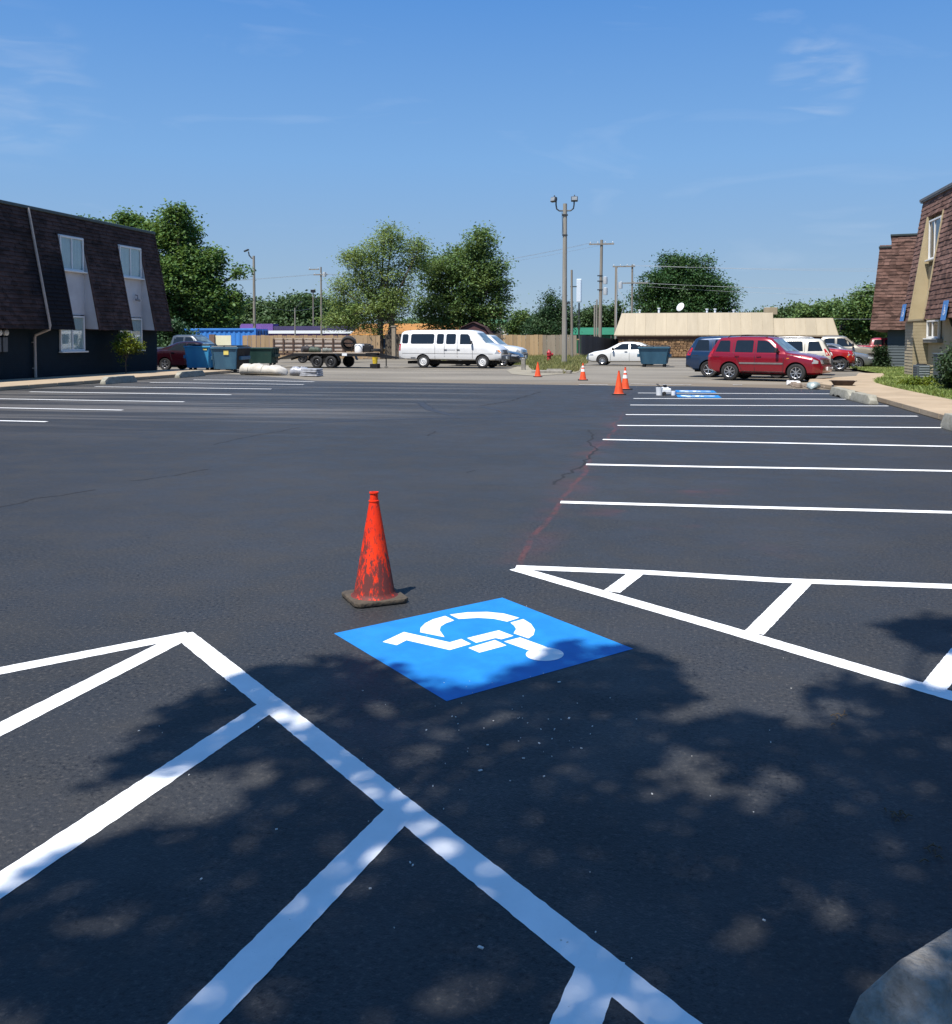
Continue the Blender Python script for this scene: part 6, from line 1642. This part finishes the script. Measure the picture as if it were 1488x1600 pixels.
t = thing('pylon_sign', 'tall slim white panel sign on a thin post behind the fence corner', 'sign', (-9.35, 106, 0))
b = MB(); b.tube([(0, 0, 0), (0, 0, 5.6)], .09, 8); b.box((0, 0, 3.2), (.28, .2, 1.0)); b.obj('post', M_lamp, t)
b = MB(); b.box((0, 0, 6.95), (.56, .30, 2.55)); b.obj('panel', M('pale_sign_panel', (0.62, 0.68, 0.74), .35, var=.03), t, bevel=.06)
b = MB(); b.box((.20, -.16, 6.95), (.10, .02, 2.3)); b.obj('panel_edge', M('pale_blue_edge', (0.40, 0.50, 0.62), .4), t)
def wire(label, a, b_, sag, r=.009):
    a, b_ = Vector(a), Vector(b_); q = MB()
    pts = [a.lerp(b_, i / 24) - Vector((0, 0, sag * 4 * (i / 24) * (1 - i / 24))) for i in range(25)]
    q.tube(pts, r, 5); o = q.obj('power_line', M('dull_cable', (0.24, 0.26, 0.28), .6, .2), None, smooth=60)
    return tag(o, label, 'power line', 'overhead power lines')
LBL = 'thin overhead cable crossing the sky between the utility poles'
for dx, z, nm in ((-1.0, 10.5, 'leftmost'), (-.3, 10.7, 'middle'), (.9, 10.5, 'rightmost')):
    wire('thin overhead cable on the ' + nm + ' insulator, spanning from the treeline pole to the pole cluster', (-43.6 + dx * .7, 117.9, 10.0), (-5.9 + dx, 89.9, z), 1.0)
    wire('thin overhead cable on the ' + nm + ' insulator, leaving the treeline pole behind the big left tree', (-43.6 + dx * .7, 117.9, 10.0), (-120 + dx, 130, 10.5), 1.2)
LBL2 = 'thin overhead cable running from the pole cluster over the tan building'
for nm, (x0, z0), (x1, z1) in (('highest', (-4.6, 9.5), (46, 8.5)), ('middle', (-3.5, 9.5), (46, 8.2)), ('lowest', (-2.4, 9.5), (46, 7.9))):
    wire(nm + ' of the three upper cables crossing in front of the round dark tree', (x0, 105.8, z0 + .1), (x1, 96, z1), .5)
for nm, (x0, z0), (x1, z1) in (('highest', (-3.6, 7.75), (44, 6.6)), ('middle', (-2.9, 7.75), (44, 6.3)), ('lowest', (-2.0, 7.3), (44, 5.6))):
    wire(nm + ' of the three lower cables crossing in front of the round dark tree', (x0, 105.8, z0), (x1, 92, z1), .7)
wire('single slack cable low against the left treeline', (-37.6, 84, 5.0), (-43.6, 118, 6.0), .7, .013)
wire('single slack cable from the treeline pole towards the big left tree', (-37.6, 84, 5.0), (-70, 70, 7.0), .5, .013)
wire('low grey cable running behind the brown-shingled block end', (14.0, 88, 3.4), (30, 92, 4.2), .3, .013)

# ------------------------------------------------------------------ far buildings
M_purple = M('purple_wall_paint', (0.135, 0.065, 0.27), .7, 0, .1, .5)
M_purple2 = M('deep_purple_roof', (0.045, 0.035, 0.10), .7, 0, .15, .5)
t = thing('shop_building', 'low purple building with white fascia band behind the left fence', 'building', (-47, 128, 0))
b = MB(); b.box((0, 5, 1.2), (27, 10, 2.4)); b.obj('wall', M_purple, t)
b = MB(); b.box((0, -.1, 2.62), (27.4, .5, .42)); b.obj('fascia', M_sign_white, t)
b = MB(); b.box((-2, 4, 3.1), (17, 7, .75)); b.obj('upper_roof', M_purple2, t)
b = MB(); b.box((-10.2, 1.4, 3.15), (5.0, 2, 1.3)); b.obj('parapet', M_purple, t)
for i in range(4):
    b = MB(); b.box((-10 + i * 5.4, -.02, 1.35), (2.6, .06, 1.3)); w = b.obj('window', M_sign_white, t); b = MB(); b.box((-10 + i * 5.4, -.06, 1.35), (2.3, .04, 1.05)); b.obj('pane', M_pane, w)
M_orange = M('orange_wall_paint', (0.36, 0.165, 0.035), .6, 0, .12, .7)
t = thing('orange_building', 'low orange-roofed building behind the tree trunk and brown fence', 'building', (-24.6, 94, 0))
b = MB(); b.box((0, 4, 1.2), (13.0, 8, 2.4)); b.obj('wall', M('warm_tan_wall', (0.40, 0.24, 0.10), .8), t)
b = MB(); b.v = [(-7, -.6, 1.95), (7, -.6, 1.95), (7, 3.5, 3.25), (-7, 3.5, 3.25), (-7, 8, 1.95), (7, 8, 1.95)]; b.f = [(0, 1, 2, 3), (3, 2, 5, 4), (0, 3, 4), (1, 5, 2)]; b.obj('roof', M_orange, t, fix=False)
b = MB(); b.bar((-7.1, -.65, 1.93), (7.1, -.65, 1.93), .08, .18); b.obj('eave_trim', M('dark_brown_trim', (0.07, 0.035, 0.025), .7), t)
for x in (-4, 0, 4):
    b = MB(); b.box((x, -.03, 1.2), (1.6, .06, 1.1)); w = b.obj('window', M_sign_white, t); b = MB(); b.box((x, -.07, 1.2), (1.4, .04, .9)); b.obj('pane', M_pane, w)
t = thing('garden_shed', 'small dark red-brown barn-roofed shed peeking over the white van', 'shed', (-15.8, 80.5, 0))
M_shed = M('maroon_shed', (0.085, 0.032, 0.032), .7)
b = MB(); b.extrude_x([(-1.4, 0), (1.4, 0), (1.4, 1.9), (.95, 2.55), (0, 2.95), (-.95, 2.55), (-1.4, 1.9)], -1.5, 1.5); b.v = [(y, x, z) for x, y, z in b.v]; b.obj('wall', M_shed, t)
b = MB(); pr = [(-1.55, 1.85), (-1.0, 2.62), (0, 3.05), (1.0, 2.62), (1.55, 1.85)]
for a, c in zip(pr, pr[1:]):
    b.bar((a[0], 0, a[1]), (c[0], 0, c[1]), 3.3, .06, up=(0, 0, 1))
b.obj('roof', M('dark_shed_roof', (0.05, 0.022, 0.024), .8), t)
t = thing('distant_store', 'pale distant store front glimpsed in the gap between the two trees', 'building', (-27.5, 140, 0))
b = MB(); b.box((0, 4, 2.4), (9, 8, 4.8)); b.obj('wall', M('pale_store_wall', (0.55, 0.47, 0.36), .8, 0, .1), t)
b = MB(); b.box((0, -.1, 4.3), (9.2, .3, .7)); b.obj('sign_band', M('green_band', (0.10, 0.24, 0.14), .6), t)
b = MB(); b.box((2.6, -.1, 5.2), (2.8, .3, 1.1)); b.obj('parapet', M('peach_wall', (0.52, 0.33, 0.20), .8), t)
for x in (-3, 0, 3):
    b = MB(); b.box((x, -.04, 2.2), (2.2, .08, 2.2)); w = b.obj('window', M_sign_white, t); b = MB(); b.box((x, -.09, 2.2), (1.9, .04, 1.9)); b.obj('pane', M_pane, w)
t = thing('green_shed', 'low green metal shed behind the dark fence', 'shed', (-6.6, 112, 0))
M_green = M('green_metal_sheet', (0.022, 0.15, 0.068), .5, 0, .12, 1)
b = MB(); b.box((0, 3, 1.1), (8, 6, 2.2)); b.obj('wall', M_green, t)
for i in range(20):
    b = MB(); b.box((-3.9 + i * .41, -.03, 1.1), (.05, .05, 2.2)); b.obj('seam', M_green, t)
b = MB(); b.v = [(-4.3, -.3, 2.15), (4.3, -.3, 2.15), (4.3, 3, 3.0), (-4.3, 3, 3.0), (4.3, 6.3, 2.15), (-4.3, 6.3, 2.15)]; b.f = [(0, 1, 2, 3), (3, 2, 4, 5)]; b.obj('roof', M_green, t, fix=False)
t = thing('white_board', 'pale yellow sheet board propped up behind the blue dumpsters', 'board', (at_y(349, 532, 57.5)[0], 57.5, 0), rad(4))
b = MB(); b.box((0, 0, 1.50), (1.05, .06, .72)); b.obj('panel', M('yellowed_board', (0.66, 0.62, 0.40), .6, 0, 0, 2, col2=(.74, .70, .52)), t)
b = MB(); b.box((-.72, .02, 1.55), (.36, .3, .75)); b.obj('crate', M('brown_box', (0.16, 0.10, 0.07), .8), t); b = MB(); b.box((-.3, .1, .58), (1.6, .12, 1.15)); b.obj('stand', M_blk_steel, t)

# ------------------------------------------------------------------ trees
M_bark = M('grey_brown_bark', (0.055, 0.042, 0.032), .9, 0, 0, 4, .6, 18, col2=(0.13, 0.105, 0.085), stretch=(3, 3, .5))
LEAF = {
 'shade': leaf_mat('shade_tree_leaves', (0.03, 0.08, 0.02), (0.06, 0.12, 0.03), .08, .55, .35),
 'oak': leaf_mat('deep_green_leaves', (0.047, 0.112, 0.030), (0.129, 0.215, 0.057), .28, .55, .35),
 'light': leaf_mat('yellow_green_leaves', (0.106, 0.185, 0.053), (0.225, 0.292, 0.097), .30, .5, .35),
 'mid': leaf_mat('mid_green_leaves', (0.060, 0.127, 0.039), (0.151, 0.224, 0.073), .28, .5, .35),
 'dark': leaf_mat('dark_green_leaves', (0.026, 0.078, 0.025), (0.065, 0.127, 0.039), .22, .5, .35),
 'cedar': leaf_mat('cedar_needles', (0.022, 0.063, 0.025), (0.061, 0.110, 0.039), .15, .6, .35),
 'dist': leaf_mat('distant_leaves', (0.045, 0.095, 0.037), (0.099, 0.155, 0.057), .25, .12, .3),
 'bush': leaf_mat('dark_bush_leaves', (0.018, 0.038, 0.016), (0.045, 0.080, 0.028), .2, 1.5, .45),
 'lime': leaf_mat('lime_shrub_leaves', (0.045, 0.090, 0.012), (0.20, 0.24, 0.03), .3, 1.6, .4)}
def crown_points(blobs, n_cl, per, sig, rng, flat=.6, twig=None):
    B = np.array([b[:6] for b in blobs], float); vol = np.array([b[3] * b[4] * b[5] * (b[6] if len(b) > 6 else 1) for b in blobs]) ** .8
    idx = rng.choice(len(B), n_cl, p=vol / vol.sum())
    d = rng.normal(size=(n_cl, 3)); d /= np.linalg.norm(d, axis=1, keepdims=True)
    r = rng.uniform(0, 1, (n_cl, 1)) ** .42 * rng.uniform(.86, 1.12, (n_cl, 1))
    cc = B[idx, :3] + d * r * B[idx, 3:6]
    s = sig * rng.uniform(.6, 1.4, (n_cl, 1))
    pts = np.repeat(cc, per, 0) + rng.normal(size=(n_cl * per, 3)) * np.repeat(s, per, 0) * np.array([1, 1, flat])
    return pts
def tree(name, label, loc, th, tr, blobs, leaf, n_cl, per, size, sig=.4, seed=1, cat='tree', group=None, trunks=None, aspect=.62, up=.75, flat=.6, limbs=True):
    rng = np.random.default_rng(seed); r = random.Random(seed)
    t = thing(name, label, cat, (loc[0], loc[1], 0), 0, group)
    b = MB()
    for tx, ty_, lean in trunks or ((0, 0, (0, 0)),):
        b.tube([(tx, ty_, -.05), (tx * .9 + lean[0] * .1, ty_ + lean[1] * .1, th * .12), (tx + lean[0] * .5 + r.uniform(-.1, .1), ty_ + lean[1] * .5, th * .55), (tx + lean[0], ty_ + lean[1], th)], [tr * 1.35, tr, tr * .85, tr * .62], 10)
    b.obj('trunk', M_bark, t, smooth=60)
    if limbs:
        b = MB()
        for q in blobs:
            c = Vector(q[:3])
            tx, ty_, lean = r.choice(trunks or ((0, 0, (0, 0)),))
            s = Vector((tx + lean[0] * .8, ty_ + lean[1] * .8, th * r.uniform(.72, .98)))
            m1 = s.lerp(c, .5) + Vector((r.uniform(-.4, .4), r.uniform(-.4, .4), r.uniform(0, .5)))
            b.tube([s, m1, c], [tr * .45, tr * .28, tr * .10], 6)
            for k in range(4):
                d = Vector((r.gauss(0, 1), r.gauss(0, 1), r.gauss(.3, .8))).normalized(); e = c + Vector((d.x * q[3], d.y * q[4], d.z * q[5])) * r.uniform(.6, .95)
                b.tube([m1.lerp(c, r.uniform(.3, 1)), c.lerp(e, .5) + Vector((0, 0, r.uniform(-.2, .3))), e], [tr * .12, tr * .07, tr * .03], 4)
        b.obj('limbs', M_bark, t, smooth=60)
    P = crown_points(blobs, n_cl, per, sig, rng, flat)
    P = P[P[:, 2] > .05]
    link('crown', quads_mesh('crown', leaf_quads(P, size, up, aspect, rng)), leaf, t)
    return t
def wblobs(base, y, spec, depth=None):
    """(px, py, rx_px, rz_px) seen at distance y -> blobs in metres relative to base"""
    out = []
    r = random.Random(int(abs(base[0]) * 10))
    for q in spec:
        px, py, rx, rz = q[:4]; x, z = at_y(px, py, y); s = y / 1500 * 1.02
        out.append((x - base[0], (q[4] if len(q) > 4 else r.uniform(-.25, .25) * rx * s * 2), z, rx * s, rx * s * (.9 if depth is None else depth), rz * s))
    return out
# the large tree behind the dark building
tree('leafy_tree', 'largest dense green tree rising behind the dark shingled building', (-41.5, 78), 5.4, .45,
     wblobs((-41.5, 78), 78, [(265, 365, 46, 42), (215, 380, 45, 42), (165, 370, 34, 28), (140, 352, 16, 12), (300, 420, 46, 40), (325, 405, 26, 24), (265, 440, 60, 46), (330, 470, 44, 34), (300, 495, 52, 22), (250, 490, 50, 30), (362, 470, 20, 20), (372, 425, 14, 8), (205, 345, 20, 14), (285, 335, 22, 16), (366, 490, 16, 18), (285, 512, 30, 12), (250, 515, 30, 12), (330, 505, 30, 12)]),
     LEAF['oak'], 1500, 34, .34, .42, 11)
tree('leafy_tree', 'feathery light green tree between the trailers and white van', (-22.9, 76.5), 4.0, .30,
     wblobs((-22.9, 76.5), 76.5, [(612, 375, 26, 24), (585, 400, 30, 26), (640, 400, 34, 28, 1.5), (560, 405, 26, 16), (540, 400, 12, 10), (600, 440, 46, 34), (550, 440, 34, 28), (525, 452, 18, 14), (535, 480, 28, 24), (580, 480, 40, 26), (520, 500, 20, 14), (620, 470, 30, 26), (550, 505, 36, 12), (612, 495, 16, 14), (590, 515, 18, 7), (655, 385, 16, 14), (600, 358, 12, 8)]),
     LEAF['light'], 1050, 28, .23, .40, 12, trunks=((-.3, 0, (.1, 0)), (.35, .1, (.5, 0))), aspect=.42)
tree('leafy_tree', 'dense darker green tree directly behind the long white van', (-16.2, 82), 3.4, .34,
     wblobs((-16.2, 82), 82, [(752, 378, 24, 24), (735, 400, 34, 24), (770, 415, 24, 24), (700, 420, 36, 30), (745, 440, 50, 34), (782, 455, 18, 22), (680, 450, 30, 26), (670, 485, 26, 18), (720, 480, 44, 30), (770, 490, 28, 24), (700, 505, 36, 14), (750, 512, 34, 12), (662, 420, 16, 18)]),
     LEAF['mid'], 1250, 30, .27, .40, 13, aspect=.5)
tree('cedar_tree', 'dark conical evergreen behind the tall light pole', (-11.4, 96), 1.6, .2,
     wblobs((-11.4, 96), 96, [(862, 468, 7, 10), (860, 482, 16, 13), (862, 498, 24, 14), (858, 512, 32, 12), (845, 520, 28, 8), (885, 500, 12, 22), (830, 512, 10, 10), (838, 497, 6, 8), (880, 480, 8, 10)]),
     LEAF['cedar'], 560, 30, .26, .34, 14, up=.1, flat=1.0, aspect=.4)
tree('leafy_tree', 'round dark green tree rising over the tan roof', (1.7, 112), 3.2, .40,
     wblobs((1.7, 112), 112, [(1065, 420, 28, 20), (1045, 412, 18, 16), (1098, 415, 18, 16), (1035, 445, 32, 26), (1105, 450, 36, 26), (1070, 455, 50, 32), (1005, 462, 18, 20), (1132, 465, 18, 20), (1015, 480, 24, 14), (1075, 480, 50, 16), (1125, 482, 22, 10)]),
     LEAF['dark'], 1200, 32, .34, .50, 15, aspect=.45)
# treeline to the right
tree('leafy_tree', 'tall tree crown touching the brown-shingled gable behind the beige pickup', (17.2, 101), 3.0, .3,
     wblobs((17.2, 101), 101, [(1352, 468, 18, 16), (1340, 490, 26, 18), (1375, 490, 20, 26), (1350, 515, 34, 18), (1372, 462, 12, 12)]), LEAF['mid'], 620, 26, .32, .45, 16)
tree('leafy_tree', 'broad tree behind the right end of the tan roof', (12.6, 108), 2.6, .3,
     wblobs((12.6, 108), 108, [(1275, 492, 26, 14), (1302, 482, 18, 12), (1310, 500, 28, 16), (1320, 520, 22, 14), (1265, 505, 24, 12)]), LEAF['mid'], 560, 26, .32, .45, 17)
tree('leafy_tree', 'low tree crown showing just above the tan parapet step', (9.6, 118), 2.4, .25,
     wblobs((9.6, 118), 118, [(1228, 495, 24, 11), (1205, 492, 16, 8), (1245, 485, 12, 8), (1180, 497, 16, 5)]), LEAF['dist'], 340, 26, .34, .42, 18)
tree('leafy_tree', 'dark little tree left of the conical evergreen, above the cedar fence', (-14.6, 110), 1.8, .2,
     wblobs((-14.6, 110), 110, [(815, 500, 10, 12), (822, 490, 6, 8), (805, 512, 16, 10)]), LEAF['mid'], 170, 26, .30, .36, 19)
tree('leafy_tree', 'bushy tree between the white panel sign and utility poles', (-6.4, 124), 2.6, .25,
     wblobs((-6.4, 124), 124, [(925, 500, 20, 18), (950, 497, 16, 16), (910, 505, 14, 14), (968, 505, 12, 18), (965, 480, 8, 8), (935, 487, 10, 8)]), LEAF['dist'], 460, 26, .36, .48, 20)
# woods that read as one mass
def woods(name, label, y, spec, n, size, seed, leaf):
    rng = np.random.default_rng(seed)
    bl = wblobs((0, y), y, spec); bl = [(b[0], y + b[1], b[2], b[3], b[4], b[5]) for b in bl]
    P = crown_points(bl, n, 26, .75, rng); P = P[P[:, 2] > .1]
    return tag(link(name, quads_mesh(name, leaf_quads(P, size, .3, .6, rng)), leaf, kind='stuff'), label, 'woods')
woods('woods', 'distant mass of green treetops left of the light green tree', 150, [(400, 490, 24, 18), (425, 488, 22, 16), (450, 482, 20, 18), (475, 480, 22, 18), (500, 485, 26, 20), (380, 495, 20, 16), (530, 495, 30, 20), (430, 508, 40, 12), (490, 508, 40, 12), (395, 478, 10, 8), (462, 472, 10, 8), (350, 500, 30, 20)], 1700, .55, 31, LEAF['dist'])
woods('woods', 'low distant treeline between the dark green tree and conical evergreen', 170, [(640, 512, 60, 10), (800, 510, 24, 12), (700, 510, 60, 12), (830, 508, 40, 12), (900, 510, 40, 14), (960, 508, 40, 16), (1020, 505, 60, 16)], 1500, .6, 32, LEAF['dist'])
woods('woods', 'distant treeline low behind the tan roof and beige pickup', 165, [(1150, 503, 40, 10), (1220, 503, 40, 12), (1290, 505, 40, 18), (1350, 508, 40, 22), (1420, 508, 60, 26)], 1300, .6, 33, LEAF['dist'])
# shrubs
tree('wild_shrub', 'dark overgrown shrub between the dark building corner and blue container', (-38.5, 68), 1.0, .08,
     wblobs((-38.5, 68), 68, [(255, 520, 22, 16), (285, 528, 22, 13), (240, 530, 16, 14), (275, 510, 16, 10), (225, 522, 20, 20), (262, 542, 24, 10)]), LEAF['cedar'], 420, 26, .24, .30, 45, 'shrub', up=.5)
tree('ornamental_shrub', 'small yellow-green leafy shrub on a thin stem at the dark brick wall', (-23.0, 38.0), .9, .03,
     [(0, .2, 1.45, .45, .55, .42), (0, -.35, 1.30, .35, .35, .30), (.1, .55, 1.25, .35, .4, .3), (-.1, .1, 1.8, .25, .3, .16), (-.1, -.1, .75, .15, .2, .3, .4)], LEAF['lime'], 300, 16, .085, .10, 41, 'shrub')
tree('clipped_bush', 'dark clipped columnar bush at the corner of the grey siding', (11.1, 53.6), .6, .06,
     [(0, 0, .55, .40, .42, .55), (0, 0, 1.05, .36, .38, .26), (.05, 0, .3, .42, .42, .3)], LEAF['bush'], 420, 16, .10, .09, 42, 'shrub')
tree('leafy_shrub', 'big round dark shrub at the right sidewalk below the blue sign', (8.72, 30.6), .7, .05,
     [(0, 0, .75, .75, .9, .62), (.2, .5, 1.05, .6, .7, .5), (-.15, -.5, .6, .55, .6, .5), (.5, .1, 1.2, .5, .6, .42), (0, 0, .35, .8, .9, .32)], LEAF['bush'], 900, 18, .11, .11, 43, 'shrub')
tree('leafy_weed', 'bright green leafy weeds at the foot of the utility cabinet', (7.9, 32.6), .2, .02,
     [(0, 0, .25, .35, .5, .16), (-.25, .6, .2, .3, .35, .12), (.4, .3, .25, .3, .3, .18)], LEAF['lime'], 150, 14, .08, .07, 44, 'plant', limbs=False)

# ------------------------------------------------------------------ the shade tree that stands behind the viewer
POLY = [(130, 1212), (185, 1195), (225, 1150), (262, 1110), (300, 1085), (345, 1078), (360, 1058), (420, 1044), (520, 1030), (600, 1042), (640, 1060), (700, 1085), (770, 1064), (850, 1026), (880, 1000), (905, 1003), (930, 1012), (990, 1010), (1050, 1035), (1072, 1085), (1120, 1105), (1200, 1118), (1275, 1135), (1262, 1080), (1300, 1062), (1400, 1078), (1440, 1060), (1488, 1085), (1700, 1080), (1700, 1700), (-200, 1700), (-200, 1450), (0, 1430), (50, 1350), (130, 1320), (250, 1300), (330, 1262), (420, 1225), (425, 1180), (330, 1200), (230, 1205), (190, 1225)]
HOLES = [(300, 1245, 150, 22), (150, 1450, 110, 22), (90, 1400, 60, 14), (700, 1140, 50, 14), (775, 1120, 45, 12), (650, 1172, 40, 10), (745, 1172, 70, 9), (700, 1228, 26, 13), (600, 1180, 24, 8), (822, 1246, 34, 10), (1062, 1205, 62, 30), (1178, 1232, 46, 26), (1075, 1120, 70, 10), (1150, 1112, 110, 10), (1320, 1108, 70, 10), (1290, 1130, 70, 8), (1370, 1150, 60, 8), (480, 1230, 40, 14), (430, 1210, 40, 12), (1232, 1400, 36, 14), (1355, 1415, 40, 16), (950, 1585, 50, 24), (560, 1190, 24, 9), (840, 1200, 22, 7), (1500, 1010, 100, 0.1), (880, 1125, 40, 7), (530, 1150, 20, 6), (610, 1105, 26, 7), (470, 1115, 22, 7), (340, 1140, 30, 7), (205, 1500, 46, 10), (740, 1062, 30, 8), (985, 1150, 40, 8), (1432, 1550, 60, 48), (1475, 1500, 30, 26)]
def in_poly(px, py):
    c = False; j = len(POLY) - 1
    for i in range(len(POLY)):
        a, b = POLY[i], POLY[j]
        if (a[1] > py) != (b[1] > py) and px < (b[0] - a[0]) * (py - a[1]) / (b[1] - a[1]) + a[0]: c = not c
        j = i
    return c
def to_px(x, y):
    v = Vector((x, y, -CAM_H)); cy, sy = math.cos(YAW), math.sin(YAW); c, s = math.cos(PITCH), math.sin(PITCH)
    X, Z = v.x * cy + v.y * sy, -v.x * sy + v.y * cy; yd = CAM_H
    yd, Z = yd * c - Z * s, yd * s + Z * c
    return (744 + 1500 * X / Z, 605 + 1500 * yd / Z) if Z > .3 else (744, 5000)
rng = np.random.default_rng(77)
sh = Vector((SUN.x / SUN.z, SUN.y / SUN.z))
cl = []
for k in range(60000):
    x, y = rng.uniform(-5.5, 5.5), rng.uniform(-4.5, 6.6)
    px_, py_ = to_px(x, y)
    if py_ < 1640 and -150 < px_ < 1640:
        if not in_poly(px_, py_): continue
        keep = .95
        for h in HOLES:
            u, v = (px_ - h[0]) / h[2], (py_ - h[1]) / h[3]; d = math.hypot(u, v)
            if d < 2:
                th = math.atan2(v, u); d /= 1 + .34 * math.sin(3 * th + h[0]) + .22 * math.sin(5 * th + h[1]) + .15 * math.sin(9 * th + h[2])
                keep *= min(1, max(0, (d - .62) / .75)) ** 1.3
    else:
        if (x / 5.4) ** 2 + ((y - 0.5) / 5.2) ** 2 > 1: continue
        keep = .18 if rng.uniform() < .8 else .0
    if rng.uniform() > keep: continue
    h = 6.6 + 3.6 * rng.uniform() ** 1.2
    cl.append((x + sh.x * h, y + sh.y * h, h))
for px_, py_ in ((1440, 975), (1460, 985), (1480, 982), (1410, 978), (1425, 990), (1450, 1000), (1475, 1005)):
    for k in range(26):
        p = gp(px_ + rng.normal(0, 12), py_ + rng.normal(0, 5)); h = 9.5 + rng.uniform(0, 1); cl.append((p.x + sh.x * h, p.y + sh.y * h, h))
C = np.array(cl)
C = np.repeat(C, 3, 0) + rng.normal(size=(len(C) * 3, 3)) * np.array([.028, .028, .10])
base = Vector((-3.2, -7.2, 0))
t = thing('shade_tree', 'tall leafy tree standing behind the viewer, throwing the dappled shade', 'tree', base)
link('crown', quads_mesh('crown', leaf_quads(C - np.array(base), .115, .9, .66, rng)), LEAF['shade'], t)
b = MB(); b.tube([(0, 0, -.05), (.05, 0, 1.2), (.1, .1, 4.5), (.2, .3, 7.0)], [.38, .28, .24, .18], 12); b.obj('trunk', M_bark, t, smooth=60)
b = MB(); rr = random.Random(6)
for k in range(26):
    q = Vector(C[rr.randrange(len(C))]) - base; s = Vector((.15, .2, rr.uniform(4.5, 7)))
    m1 = s.lerp(q, .5) + Vector((rr.uniform(-.3, .3), rr.uniform(-.3, .3), rr.uniform(-.2, .6))); b.tube([s, m1, q], [.08, .045, .012], 6)
b.obj('limbs', M_bark, t, smooth=60)
